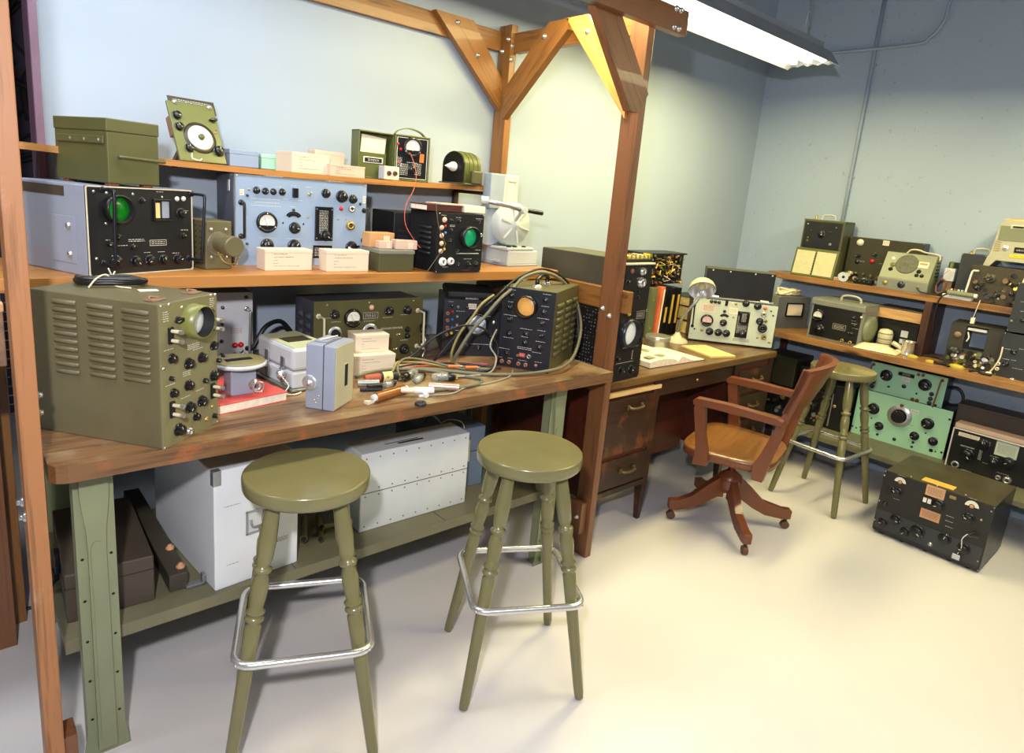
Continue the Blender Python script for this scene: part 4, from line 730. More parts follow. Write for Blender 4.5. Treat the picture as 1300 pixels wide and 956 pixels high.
mb = MB(); mb.box((0,0,0), (.052,.66,.055), 'dark_bracket', .003); mb.obj('channel', root)
for v_ in (.035,.16):
    mb = MB(); mb.lathe([(.013,0),(.013,.008),(.007,.009),(.007,.015),(0,.015)], 'tan', 6, T(.040,v_,.055), cap=False); mb.obj('nut', root)
mb = MB(); mb.box((.045,-.01,.002), (.10,.012,.01), 'galv', .002); mb.box((.09,-.01,.002), (.1,.012,.035), 'galv', .002); mb.obj('clip', root)
for i, (p, q, r_, lb) in enumerate((((.885,1.95,.386),(.945,2.08,.386),.013,'short olive metal tube standing nearest the pale crate'),((.935,1.925,.384),(1.0,2.08,.384),.012,'short olive metal tube lying in the middle of three tubes'),((.955,1.955,.41),(1.035,1.99,.382),.009,'thin olive rod leaning against the wide grey crate'))):
    mb = MB(); mb.cyl(p, q, r_, 'olive_drab', 14); mb.cyl(p, Vector(p)+(Vector(p)-Vector(q)).normalized()*.004, r_*.7, 'dark_recess', 12); tag(mb.obj('metal_tube'), lb, 'tube')

# ================================================================ stools
def make_stool(loc, ang, label):
    root = thing('bar_stool', label, 'stool', (loc[0],loc[1],0), R(ang), 'olive wooden bar stools')
    mb = MB(); mb.lathe([(.148,.754),(.164,.757),(.1705,.764),(.172,.773),(.172,.793),(.1705,.798),(.1675,.800)], 'stool_olive', 64); mb.obj('seat', root)
    mb = MB(); prof = [(.014,0),(.016,.02),(.019,.25),(.0205,.36),(.0215,.42),(.0160,.427),(.0235,.433),(.0255,.438),(.0235,.443),(.0165,.449),(.0235,.453),(.0255,.459),(.0175,.468),(.022,.50),(.0235,.53),(.0185,.553),(.0160,.560),(.0235,.565),(.0255,.570),(.0235,.575),(.0160,.580),(.0215,.60),(.024,.65),(.021,.71),(.017,.765)]
    dt, db = .082, .1925; L = math.sqrt(2*(db-dt)**2+.765**2); prof = [(r_, z*L/.765) for r_, z in prof]
    mb.lathe(prof, 'stool_olive', 18); ld = mb.data('leg')
    for sx in (-1,1):
        for sy in (-1,1):
            o = bpy.data.objects.new('leg', ld); C.objects.link(o); o.parent = root; o.location = (sx*db, sy*db, .004)
            o.rotation_euler = Vector((sx*(dt-db), sy*(dt-db), .765)).to_track_quat('Z','Y').to_euler()
    mb = MB(); a = .178; c = .045; pts = []
    for sx, sy, a0 in ((1,1,0),(-1,1,90),(-1,-1,180),(1,-1,270)):
        for k in range(6): an = R(a0+k*18); pts.append((sx*(a-c)+c*math.cos(an), sy*(a-c)+c*math.sin(an), .335))
    mb.tube(pts, .0115, 'chrome', 12, True, smoothpts=False)
    for sx, sy in ((1,1),(-1,1),(-1,-1),(1,-1)): mb.lathe([(.004,0),(.003,.003),(0,.004)], 'steel', 8, T(sx*(a-c*.3+.008),sy*(a-c*.3+.008),.335) @ Matrix.Rotation(math.atan2(sy,sx),4,'Z') @ Matrix.Rotation(math.pi/2,4,'Y'), cap=False)
    mb.obj('footrest_ring', root); return root
s1 = make_stool((.742,1.617), -24.3, 'olive wooden stool at the left, its seat half in the bench shadow')
for loc, ang, lb in (((1.412,1.425),-28.5,'olive wooden stool in front of the timber post, fully lit seat'),((3.85,1.433),-3.5,'olive wooden stool behind the swivel armchair by the side bench')):
    s_ = copy_tree(s1); s_.location = (*loc,0); s_.rotation_euler = (0,0,R(ang)); s_['label'] = lb

# ================================================================ swivel armchair
ch = thing('swivel_armchair', 'brown wooden swivel armchair on four curved feet with casters', 'chair', (3.05,1.58,0), R(15))
mb = MB(); o = []
for k in range(40):
    a = 2*math.pi*k/40; c_, s_ = math.cos(a), math.sin(a)
    x = .262*math.copysign(abs(c_)**.45, c_); y = .225*math.copysign(abs(s_)**.55, s_); x *= 1+.06*(y/.225); o.append((x,y))
def ringz(o, f, z): return [(x*f,y*f,z) for x, y in o]
lay = [(1,.408),(1.0,.444),(.975,.452),(.8,.449),(.5,.443),(.0,.441)]
vs = []; [vs.extend(ringz(o,f,z)) for f, z in lay]; n = len(o); fs = [[i for i in range(n)][::-1]]
for j in range(len(lay)-1): fs += [(j*n+i, j*n+(i+1)%n, (j+1)*n+(i+1)%n, (j+1)*n+i) for i in range(n)]
mb.add(vs, fs, 'seat_wood', True); 
for k in range(len(mb.f)):
    if k <= n: mb.m[k] = mb.mat('chair_brown'); mb.sm[k] = k > 0
mb.obj('seat', ch)
for s_ in (-1,1):
    # arm: slanted front post with a flared foot on the seat edge, arm rail back to the stile
    mb = MB(); X0 = s_*.285
    mb.prism([(.055,.395),(.125,.385),(.118,.46),(.130,.54),(.155,.665),(.150,.70),(.112,.70),(.100,.665),(.085,.55),(.060,.46)], -.018, .018, 'chair_brown', Matrix(((0,0,1,X0),(1,0,0,0),(0,1,0,0),(0,0,0,1))))
    mb.obj('arm_post', ch)
    mb = MB(); mb.prism([(.16,.685),(.165,.705),(.15,.718),(.0,.722),(-.22,.712),(-.25,.700),(-.25,.680),(-.1,.683),(.05,.685)], -.024, .024, 'chair_brown', Matrix(((0,0,1,X0*.985),(1,0,0,0),(0,1,0,0),(0,0,0,1)))); mb.obj('arm_rest', ch)
    mb = MB(); mb.prism([(-.150,.375),(-.200,.375),(-.225,.50),(-.265,.70),(-.330,.93),(-.285,.945),(-.235,.72),(-.175,.52),(-.145,.45)], -.020, .020, 'chair_brown', Matrix(((0,0,1,s_*.232),(1,0,0,0),(0,1,0,0),(0,0,0,1)))); mb.obj('back_stile', ch)
mb = MB(); vs = []; n = 14
for k in range(n+1):
    x = -.252+.504*k/n; b = -.072*(1-(x/.252)**2); b2 = 0
    for y_, z_ in ((-.318,.945),(-.292,.948),(-.262,.83),(-.232,.73),(-.258,.728),(-.288,.83)): vs.append((x, y_+b*(.6+.4*(z_-.73)/.2), z_+(.012*(1-(x/.252)**2) if z_ > .9 else 0)))
fs = [[5,4,3,2,1,0],[6*n+i for i in range(6)]]
for k in range(n): fs += [(k*6+i, k*6+(i+1)%6, (k+1)*6+(i+1)%6, (k+1)*6+i) for i in range(6)]
mb.add(vs, fs, 'chair_brown', False); mb.obj('crest_rail', ch)
mb = MB(); mb.lathe([(.055,.20),(.062,.24),(.058,.27),(.030,.29),(.018,.30),(.018,.345),(.045,.355),(.045,.375),(0,.375)], 'chair_brown', 24); mb.obj('swivel_hub', ch)
mb = MB(); mb.box((-.14,-.10,.375), (.14,.10,.392), 'chair_brown', .004); mb.box((-.12,-.16,.39), (-.09,.16,.408), 'chair_brown', .003); mb.box((.09,-.16,.39), (.12,.16,.408), 'chair_brown', .003); mb.obj('seat_frame', ch)
for a_w, L in ((140,.285),(229,.32),(316,.32),(60,.30)):
    a = R(a_w-15)
    mb = MB(); M_ = Matrix.Rotation(a,4,'Z') @ Rx(math.pi/2)
    mb.prism([(.03,.26),(.06,.255),(.12,.21),(.19,.145),(L-.03,.115),(L+.015,.112),(L+.02,.105),(L+.018,.062),(L-.02,.058),(.20,.072),(.13,.105),(.06,.150),(.03,.150)][::-1], -.019, .019, 'chair_brown', M_); mb.obj('foot', ch)
    mb = MB(); cx, cy = L*math.cos(a), L*math.sin(a)
    mb.cyl((cx,cy,.066), (cx,cy,.035), .009, 'dark_steel', 10); mb.cyl((cx-.012*math.sin(a),cy+.012*math.cos(a),.022), (cx+.012*math.sin(a),cy-.012*math.cos(a),.022), .022, 'brown', 18); mb.obj('caster', ch)

# ================================================================ test sets on the workbench
def cap_handle(root, pts, r, m, name='carry_handle'):
    mb = MB(); mb.tube(pts, r, m, 10); return mb.obj(name, root)
root, w, h, d, G = device('olive_scope', 'oscilloscope', 'large olive oscilloscope with louvred side at the left end of the bench', 'oscilloscope', 'olive_scope', 'olive_panel')
louvers(root, 'L', w, G['s'], 'olive_scope')
for x, y in ((.02,.03),(w-.06,.03)):
    mb = MB(); mb.box((x,y,h), (x+.045,y+.03,h+.004), 'rusty', .002); mb.tube([(x+.005,y+.015,h+.004),(x+.02,y+.028,h+.008),(x+.04,y+.015,h+.004)], .003, 'rusty', 6); mb.obj('handle_bracket', root)
mb = MB(); rr = random.Random(2)
o0 = Vector((.345,2.02,1.272))
for k in range(3):
    mb.tube([(-.06+.004*k,.035,.008+.008*(k%2)),(-.055,-.02-.004*k,.008+.006*k),(.0,-.045,.01+.006*k),(.07,-.05-.004*k,.01+.005*k),(.085+.003*k,-.03,.012),(.05,.0,.012+.004*k),(-.01,.03,.012),(-.05,.045,.01)], .0065, 'cable_black', 8)
mb.box((.078,-.045,.004), (.095,-.02,.02), 'brown', .003)
tag(mb.obj('coiled_cable', None, o0-Vector((0,0,.001))), 'black coiled cable with a white tie on top of the large olive oscilloscope', 'cable')
mb = MB(); mb.tube([(.30,1.965,1.272),(.32,1.967,1.296),(.345,1.98,1.302),(.36,1.975,1.275),(.39,1.93,1.274)], .0022, 'rope', 6); mb.box((.40,1.885,1.2715), (.445,1.91,1.2735), 'cream', 0)
tag(mb.obj('string_tag'), 'white paper tag on string lying beside the black coiled cable', 'tag')

root, w, h, d, G = device('grey_amplifier', 'grey_amplifier', 'pale grey amplifier with two red lamps behind the large olive oscilloscope', 'amplifier', 'grey_olive', 'case_white')
mb = MB(); mb.tube([(.195,-.01,.05),(.215,-.03,.06),(.26,-.02,.13),(.33,.03,.14),(.38,.05,.09)], .009, 'cable_black', 10); mb.obj('power_cable', root)
root, w, h, d, G = device('olive_receiver', 'radio_receiver', 'wide olive radio receiver with round white meter under the middle shelf', 'radio', 'slate_case', 'receiver_olive', lip=.003)
louvers(root, 'L', w, [('louvers',.03,.05,.08,.19,5),('louvers',.10,.05,.15,.19,5)], 'slate_case')
root, w, h, d, G = device('white_scope', 'oscilloscope', 'dark navy oscilloscope with round white screen leaning under the middle shelf', 'oscilloscope', 'slate_case', 'navy_panel', lip=.002)
mb = MB(); mb.box((.012,.03,h), (w-.012,d-.02,h+.035), 'black_rubber', .012); mb.obj('top_cover', root)
root, w, h, d, G = device('amber_scope', 'oscilloscope', 'green-topped oscilloscope with round amber screen at the right end of the bench', 'oscilloscope', 'olive_top', 'navy_panel', lip=.001)
louvers(root, 'R', w, [('louvers',.04,.07,.13,.27,8),('louvers',.17,.07,.25,.27,8),('louvers',.28,.07,.345,.27,8)], 'olive_top')
mb = MB(); mb.tube([(w*.5,.10,h),(w*.5,.10,h+.03),(w*.5,.14,h+.042),(w*.5,.20,h+.042),(w*.5,.235,h+.03),(w*.5,.235,h)], .009, 'black', 10)
for y in (.10,.235): mb.lathe([(.022,0),(.020,.004),(.012,.01)], 'chrome', 14, T(w*.5,y,h), cap=False)
mb.obj('carry_handle', root)

# white carrying case with clips
G = GEO['carry_case']; w, h, d = G['w'], G['h'], G['d']
root = thing('carrying_case', 'white two-part metal carrying case with side clips behind the grey knob box', 'case', G['pos'], R(G['yaw']))
mb = MB(); mb.box((0,0,.012), (w,d,h*.47), 'case_white', .008); mb.box((-.006,-.006,.004), (w+.006,d+.006,.012), 'steel', .003); mb.obj('base', root)
mb = MB(); mb.box((0,0,h*.48), (w,d,h), 'case_white', .012); mb.box((.008,.008,h-.002), (w-.008,d-.008,h+.001), 'case_lid', .001); mb.obj('lid', root)
mb = MB(); mb.box((w*.2,d*.35,h+.001), (w*.8,d*.62,h+.003), 'olive_dark', .001); mb.obj('name_plate', root)
for y in (.06,.165):
    mb = MB(); mb.box((-.006,y-.012,.02), (0,y+.012,h*.75), 'galv', .002); mb.box((-.012,y-.008,h*.35), (-.004,y+.008,h*.52), 'steel', .003); mb.obj('clip', root)
mb = MB(); mb.tube([(-.012,.05,.075),(-.03,.02,.06),(-.02,-.01,.03),(-.04,-.02,.012),(-.01,-.03,.004),(.02,-.02,.006)], .003, 'chrome', 6); mb.lathe([(.014,0),(.014,.02),(.008,.024)], 'chrome', 12, T(-.012,.035,.06) @ Matrix.Rotation(-math.pi/2,4,'Y'), cap=False); mb.obj('chain', root)

# grey box with knob and slot window
G = GEO['grey_box']; w, h, d = G['w'], G['h'], G['d']
root = thing('metering_box', 'upright grey metal box with large silver knob near the bench edge', 'box', G['pos'], R(G['yaw']))
mb = MB(); mb.box((0,0,0), (w,d,h), 'grey_blue', .004); mb.box((w*.60,-.0012,.0), (w*.63,d,h+.0012), 'slate_case'); mb.obj('case', root)
mb = MB(); mb.box((w-.001,.004,.004), (w+.0015,d-.004,h-.004), 'beige', .001); mb.obj('side_panel', root)
mb = MB(); mb.box((w+.001,.060,.062), (w+.003,.088,.140), 'beige', .001); mb.box((w+.0025,.064,.066), (w+.0036,.084,.136), 'dark_recess'); mb.obj('slot_window', root)
u, v, r = G['c'][0][1:4]; place('knob', 'plain_dial', u_dialplain, root, u, v, r)
mb = MB(); mb.box((w*.12,.03,h), (w*.55,d-.02,h+.006), 'grey_blue', .002); mb.tube([(w*.3,.03,h+.008),(w*.5,.06,h+.012),(w*.5,.11,h+.008)], .002, 'silk', 6); mb.obj('top_plate', root)
mb = MB()
for k, (x, z) in enumerate(((.03,.03),(.04,.036),(.035,.022),(.045,.045))): mb.lathe([(.003,0),(0,.002)], 'brass', 6, T(x,0,z) @ FACE, cap=False)
mb.obj('rivets', root)

def card_box(g, label, m='card', group='cream cardboard component boxes', name='card_box', lines=True, dx=0):
    G = GEO[g]; w, h, d = G['w'], G['h'], G['d']
    z = G['pos'][2]
    root = thing(name, label, 'box', G['pos'], R(G['yaw']), group)
    mb = MB(); mb.box((0,0,0), (w,d,h), m, .0015)
    if lines:
        marks_into(mb, w*.32, h*.80, w*.28, .004, 'print', -.0006); marks_into(mb, w*.40, h*.66, w*.42, .004, 'print', -.0006)
        for z_ in (.50,.36,.22): marks_into(mb, w*(.22 if z_ > .3 else .45), h*z_, w*(.1 if z_ > .3 else .55), .0035, 'print', -.0006)
    mb.obj('carton', root)
    mb = MB(); mb.box((-.0008,-.0008,h*.86), (w+.0008,d+.0008,h+.0012), m, .001); mb.obj('lid', root)
    return root
GEO['card_up']['pos'] = (GEO['card_up']['pos'][0], GEO['card_up']['pos'][1]+.004, .977); GEO['card_up']['h'] = .066
card_box('card_low', 'cream card box under another, right of the grey metering box')
card_box('card_up', 'cream card box stacked on another, right of the grey metering box')
mb = MB(); mb.box((0,0,0), (.13,.05,.010), 'card_tan', .001); mb.box((.002,.002,.0095), (.128,.048,.0105), 'card')
tag(mb.obj('card_packet', None, (1.30,2.09,.900), (0,0,R(-8))), 'flat cream card packet beside the tangled leads', 'packet')
# red book with the round-lidded unit on it
G = GEO['red_book']; w, h, d = G['w'], G['h'], G['d']
root = thing('red_manual', 'thick red-covered manual lying beside the large olive oscilloscope', 'book', G['pos'], R(G['yaw']))
mb = MB(); mb.box((0,0,.001), (w,d,h-.002), 'page_edge', .001); mb.obj('pages', root)
mb = MB(); mb.box((-.003,-.003,h-.002), (w+.003,d+.003,h+.001), 'red_cover', .001); mb.box((-.003,-.003,0), (w+.003,d+.003,.0015), 'red_cover'); mb.obj('cover', root)
root = thing('round_lid_unit', 'small grey box under a round olive lid, standing on the red manual', 'instrument', (.662,1.963,.929), R(2))
mb = MB(); mb.box((-.01,0,0), (.068,.06,.085), 'grey_blue', .003); mb.obj('body', root)
mb = MB(); mb.lathe([(.070,.085),(.080,.090),(.080,.095),(.076,.100),(0,.101)], 'case_white', 36, T(.028,.035,0), cap=True); mb.lathe([(.076,.1005),(.074,.104),(0,.1045)], 'olive_panel', 36, T(.028,.035,0), cap=False); mb.box((-.015,.02,.1045), (.065,.045,.106), 'black', .0005); mb.obj('round_lid', root)
mb = MB(); mb.lathe([(.017,0),(.017,.004),(.011,.006),(.011,.018),(.014,.02),(.014,.03),(.009,.03),(.008,.012)], 'chrome', 16, T(.058,-.0,.03) @ FACE, cap=False); mb.tube([(.05,-.03,.045),(.075,-.034,.04),(.07,-.034,.015),(.048,-.03,.018),(.05,-.03,.045)], .002, 'chrome', 6); mb.obj('connector', root)

# ---------------------------------------------------------------- valves, plugs and leads on the bench
zb = .9
def valve(p, q, r, label):
    p, q = Vector(p), Vector(q); d = (q-p); L = d.length
    root = thing('radio_valve', label, 'valve', tuple(p), d.to_track_quat('Z','Y').to_euler(), 'loose glass radio valves')
    mb = MB(); mb.lathe([(r*.85,0),(r,.004),(r,L*.28),(r*.9,L*.30)], 'black', 18); mb.obj('base', root)
    mb = MB(); mb.lathe([(r*.92,L*.29),(r,L*.36),(r,L*.80),(r*.8,L*.93),(r*.3,L*.99),(0,L)], 'valve_glass', 20, cap=False); mb.obj('glass_bulb', root)
    mb = MB(); mb.lathe([(r*.55,L*.34),(r*.6,L*.36),(r*.6,L*.72),(r*.35,L*.76)], 'silver_getter', 12); mb.obj('electrodes', root)
    mb = MB()
    for k in range(6): a = k*math.pi/3; mb.cyl((r*.5*math.cos(a), r*.5*math.sin(a), 0), (r*.5*math.cos(a), r*.5*math.sin(a), -.010), .0012, 'brass', 6)
    mb.obj('pins', root)
valve((1.437,1.885,.917), (1.350,1.918,.917), .0155, 'glass valve with black base pointing right, in front of the leads')
valve((1.255,1.955,.917), (1.345,2.005,.918), .0155, 'glass valve lying behind the others, tilted away from the bench edge')
valve((1.34,1.955,.916), (1.27,1.90,.916), .0145, 'glass valve between the other two, pointing at the bench edge')
valve((1.20,1.925,.914), (1.145,1.905,.914), .013, 'small glass valve behind the amber tube')
t = thing('amber_tube', 'shiny amber cylinder with white ends lying near the bench edge', 'tube', (1.052,1.797,.9165))
mb = MB(); D = Vector((.133,.038,0)); mb.cyl((0,0,0), D, .0165, 'bakelite_amber', 22); mb.obj('body', t)
for s_, p in ((-1,Vector((0,0,0))),(1,D)):
    q = D.normalized()*s_; mb = MB(); mb.cyl(p-q*.004, p+q*.010, .012, 'white', 18); mb.cyl(p+q*.010, p+q*.018, .005, 'steel', 10); mb.obj('end_cap', t)
mb = MB(); mb.prism([(0,0),(.032,.002),(.004,.022)], 0, .010, 'cream'); tag(mb.obj('white_wedge', None, (1.018,1.785,.90), (0,0,R(15))), 'small white triangular wedge at the end of the amber tube', 'wedge')
t = thing('t_connector', 'pale T-shaped plug standing on a dark rubber foot at the bench edge', 'plug', (1.185,1.755,.90))
mb = MB(); mb.cyl((.015,.04,.022), (.075,.012,.022), .011, 'white', 14); mb.cyl((-.025,.062,.022), (.015,.04,.022), .009, 'cream', 12); mb.cyl((.045,.025,.02), (.035,-.005,.012), .008, 'white', 12); mb.obj('body', t)
mb = MB(); mb.lathe([(.018,0),(.020,.004),(.018,.010),(.010,.012),(.009,.006),(0,.006)], 'dark', 24, T(-.015,-.045,0), cap=False); mb.obj('rubber_foot', t)
for i, (p, q, r, m_, lb) in enumerate((((1.29,1.84,.914),(1.375,1.775,.914),.013,'pink_metal','pinkish ribbed metal connector at the end of a grey lead'),((1.08,1.97,.914),(1.15,1.945,.914),.012,'steel','silver plug lying behind the amber tube'),((1.10,1.935,.908),(1.17,1.925,.908),.007,'black','slim black probe lying behind the amber tube'),((1.06,1.915,.908),(1.13,1.885,.908),.006,'dark_steel','slim dark steel probe nearest the grey metering box'))):
    mb = MB(); P_, Q_ = Vector(p), Vector(q); mb.cyl(P_, Q_, r, m_, 14)
    for k in range(1,6):
        a = P_.lerp(Q_, k/6); mb.cyl(a, a+(Q_-P_).normalized()*.003, r*1.12, m_, 14)
    tag(mb.obj('cable_plug'), lb, 'plug')
t = thing('cork_plug', 'reddish-brown stopper plug with a cream tape band by the card boxes', 'plug', (1.127,2.005,.917))
mb = MB(); mb.cyl((0,0,0), (.055,-.012,0), .012, 'cork', 16, .016); mb.cyl((.055,-.012,0), (.12,-.024,.002), .017, 'dark', 16); mb.obj('body', t)
mb = MB(); mb.cyl((.064,-.0135,.0005), (.098,-.02,.001), .0185, 'pad_yellow', 16); mb.obj('tape_band', t)
def lead(label, pts, r, m, name='test_lead', ends=None, end_m='steel'):
    o0 = Vector(pts[0]); mb = MB(); mb.tube([Vector(p)-o0 for p in pts], r*.82, m, 8)
    if ends is None: return tag(mb.obj(name, None, o0), label, 'cable', 'tangled leads on the bench')
    t_ = thing(name, label, 'cable', tuple(o0), 0, 'tangled leads on the bench'); mb.obj('lead', t_)
    for e in ends:
        a = Vector(pts[e])-o0; b = Vector(pts[1 if e == 0 else -2])-o0; d_ = (a-b).normalized(); mb = MB(); mb.cyl(a-d_*.005, a+d_*.03, r*1.7, end_m, 12); mb.obj('plug', t_)
    return t_
Z = .908
lead('thick grey lead looping in a tall arch over the amber-screen oscilloscope', [(1.20,2.09,Z),(1.30,2.06,Z+.004),(1.414,2.02,Z+.006),(1.55,1.915,Z),(1.67,1.845,Z),(1.80,1.80,.915),(1.93,1.80,.925),(2.07,1.87,.955),(2.155,1.93,1.04),(2.165,1.97,1.13),(2.13,1.99,1.20),(2.04,1.99,1.262),(1.93,1.985,1.288),(1.83,1.98,1.270),(1.77,1.975,1.228),(1.70,1.97,1.185),(1.63,1.97,1.12),(1.585,1.99,1.06),(1.545,2.01,.98),(1.54,2.03,.93),(1.57,2.0,Z),(1.66,1.93,Z)], .0085, 'cable_grey')
lead('dark lead following the tall grey arch over the amber-screen oscilloscope', [(1.50,2.12,Z),(1.62,2.05,1.09),(1.68,1.99,1.18),(1.78,2.0,1.245),(1.86,2.0,1.283),(1.95,2.0,1.300),(2.06,2.0,1.272),(2.15,2.0,1.205),(2.172,1.985,1.12),(2.172,1.96,1.02),(2.14,1.93,.93),(2.10,1.93,Z)], .006, 'cable_black')
lead('yellow-green lead curving up in front of the white-screen oscilloscope', [(1.55,2.05,Z),(1.53,2.04,.96),(1.555,2.03,1.04),(1.60,2.02,1.10),(1.64,2.01,1.16),(1.70,2.01,1.195)], .0065, 'cable_yellow')
lead('black lead arching in front of the white-screen oscilloscope', [(1.30,2.13,Z),(1.38,2.10,.95),(1.46,2.06,1.03),(1.55,2.02,1.075),(1.63,1.99,1.07),(1.69,1.97,1.02),(1.70,1.955,.96),(1.64,1.93,Z),(1.50,1.97,Z),(1.36,2.05,Z+.01)], .0055, 'cable_black', ends=(0,))
lead('light lead dropping past the white screen to the bench', [(1.70,1.975,1.06),(1.66,1.96,1.0),(1.68,1.94,.95),(1.62,1.90,Z),(1.50,1.90,Z),(1.38,1.90,Z+.01)], .0045, 'cable_light')
lead('thick grey lead with a wide hairpin bend nearest the bench edge', [(1.12,2.06,Z),(1.22,2.06,Z+.012),(1.36,2.02,Z+.012),(1.47,1.93,Z),(1.525,1.85,Z),(1.49,1.80,Z),(1.40,1.79,Z),(1.30,1.80,Z),(1.245,1.79,Z+.012)], .0075, 'cable_grey')
lead('pale thin lead lying straight along the front of the bench', [(1.24,1.775,Z-.004),(1.33,1.755,Z-.004),(1.42,1.79,Z-.003),(1.55,1.80,Z-.003),(1.66,1.83,Z-.002),(1.74,1.90,Z-.002)], .0035, 'cable_light', ends=(0,), end_m='white')
lead('yellow lead rising from the brown stopper plug', [(1.20,1.97,.92),(1.24,2.0,.935),(1.28,2.04,.95),(1.34,2.06,.94),(1.42,2.04,.93),(1.52,2.0,Z)], .005, 'cable_yellow')
lead('greenish lead looped behind the glass valves', [(1.25,1.96,Z),(1.27,2.02,.94),(1.33,2.06,.955),(1.42,2.05,.94),(1.50,2.0,.92),(1.56,1.97,Z),(1.60,1.95,Z)], .0055, 'cable_grey')
lead('pink lead lying under the white-screen oscilloscope', [(1.36,2.13,Z-.003),(1.45,2.14,Z),(1.53,2.11,Z),(1.62,2.05,Z),(1.69,2.0,Z)], .004, 'cable_pink')
lead('red lead in the middle of the bench tangle', [(1.34,2.09,Z),(1.42,2.07,Z+.006),(1.50,2.05,Z),(1.57,2.01,Z),(1.62,1.98,Z)], .004, 'cable_red')
lead('dark grey lead lying along the back of the tangle', [(1.16,2.08,Z),(1.28,2.09,Z+.004),(1.40,2.10,Z+.006),(1.52,2.06,Z+.01),(1.62,1.99,Z+.008),(1.70,1.93,Z)], .006, 'dark')
for i, (x, y, lb) in enumerate(((1.49,2.005,'left of two orange plugs among the bench leads'),(1.545,1.965,'right of two orange plugs among the bench leads'))):
    mb = MB(); mb.cyl((0,0,0), (.045,-.018,0), .007, 'orange', 12); mb.cyl((.045,-.018,0), (.055,-.022,0), .003, 'steel', 8); tag(mb.obj('orange_plug', None, (x,y,.920)), lb, 'plug')
t = thing('clip_lead', 'silver clip with a coiled grey lead between the two dark instruments', 'clip', (1.50,2.21,.91))
mb = MB(); mb.tube([(0,0,.10),(.012,-.01,.07),(-.008,-.01,.05),(.01,-.01,.03),(0,-.01,.0)], .004, 'chrome', 8); mb.obj('spring', t)
mb = MB(); mb.tube([(0,0,.105),(.005,.01,.125),(.02,.03,.12),(.05,.06,.11)], .010, 'cable_black', 10); mb.obj('lead', t)

# ================================================================ on the middle shelf
root, w, h, d, G = device('radar', 'radar_indicator', 'black-fronted radar indicator with green screen and grey cabinet on the middle shelf', 'radar set', 'grey_blue', 'black_panel', lip=0)
mb = MB(); mb.box((-.0015,.05,.03), (0,.16,.16), 'grey_blue', .001); 
for z in (.055,.135): mb.lathe([(.009,0),(.008,.006),(.004,.008),(0,.008)], 'steel', 12, T(-.001,.075,z) @ Matrix.Rotation(-math.pi/2,4,'Y'), cap=False)
mb.obj('side_hatch', root)
mb = MB(); mb.box((-.001,.09,h-.035), (0,d-.01,h-.008), 'brown_case'); mb.obj('side_label', root)
mb = MB()
for q in ((0,-.003,w,0,h-.003,h),(0,-.003,.003,0,0,h),(w-.003,-.003,w,0,0,h),(0,-.003,w,0,0,.003)): mb.box((q[0],q[1],q[4]), (q[2],q[3],q[5]), 'cream_metal')
mb.obj('panel_edge', root)
mb = MB(); mb.tube([(.02,-.052,.03),(.03,-.05,.0),(.015,-.045,-.03),(.04,-.05,.02)], .002, 'silk', 6); mb.obj('string', root)
G = GEO['olive_chest']; w, h = G['w'], G['h']; d = .26
root = thing('tool_chest', 'olive metal chest with side handle on top of the radar indicator', 'chest', (*G['pos'][:2], G['pos'][2]+.008), R(G['yaw']))
mb = MB(); mb.box((0,0,0), (w,d,h*.80), 'olive_chest', .003); mb.obj('body', root)
mb = MB(); mb.box((-.002,-.002,h*.80), (w+.002,d+.002,h), 'olive_chest', .003); mb.obj('lid', root)
mb = MB(); mb.box((-.006,.01,h*.60), (-.001,d-.02,h*.72), 'olive_chest', .003)
for y in (.03,.1,.17): mb.lathe([(.005,0),(0,.003)], 'steel', 8, T(-.006,y,h*.66) @ Matrix.Rotation(-math.pi/2,4,'Y'), cap=False)
mb.obj('side_rail', root)
mb = MB(); mb.tube([(.035,0,h*.42),(.04,-.012,h*.42),(w-.01,-.016,h*.40),(w+.01,-.012,h*.40)], .0045, 'olive_drab', 8); mb.obj('handle', root)
for x, y in ((.02,.02),(w-.03,.02),(.02,d-.03),(w-.03,d-.03)): mb = MB(); mb.box((x-.015,y-.012,-.008), (x+.015,y+.012,0), 'rust', .003); mb.obj('foot', root)
G = GEO['olive_coupler']; w, h, d = G['w'], G['h'], G['d']
root = thing('antenna_coupler', 'small olive box with a capped cylinder on its front, left of the blue test set', 'coupler', G['pos'], R(G['yaw']))
mb = MB(); mb.box((0,0,0), (w,d,h), 'olive_scope', .003)
for i in range(7):
    for j in range(3): mb.lathe([(.0035,0),(0,.0004)], 'dark_recess', 6, T(-.0003,.03+j*.03,.03+i*.018) @ Matrix.Rotation(-math.pi/2,4,'Y'), cap=False)
mb.obj('case', root)
mb = MB(); mb.lathe([(.036,0),(.036,.004),(.026,.006),(.026,.05),(.028,.052),(.028,.062),(.033,.064),(.033,.095),(.030,.1),(0,.1)], 'olive_scope', 28, T(.045,0,.085) @ FACE, False, cap=False); mb.lathe([(.0385,.0),(.0385,.0015)], 'steel', 28, T(.045,0,.085) @ FACE); mb.obj('cylinder', root)
mb = MB(); mb.tube([(.03,-.02,.06),(.045,-.03,.03),(.06,-.06,.025),(.065,-.09,.05)], .0025, 'brass', 6)
for x, z in ((.02,.13),(.07,.13),(.02,.04),(.07,.04)): mb.lathe([(.006,0),(.005,.004),(0,.005)], 'steel', 8, T(x,0,z) @ FACE, cap=False)
mb.obj('chain', root)
root, w, h, d, G = device('blue_unit', 'signal_generator', 'pale blue test set with many black knobs, centre of the middle shelf', 'test set', 'blue_case', 'blue_panel', lip=0)
mb = MB()
for x in (.13,.36): mb.box((x-.03,-.004,h-.001), (x+.03,.02,h+.004), 'steel', .001)
mb.obj('lid_catch', root)
mb = MB()
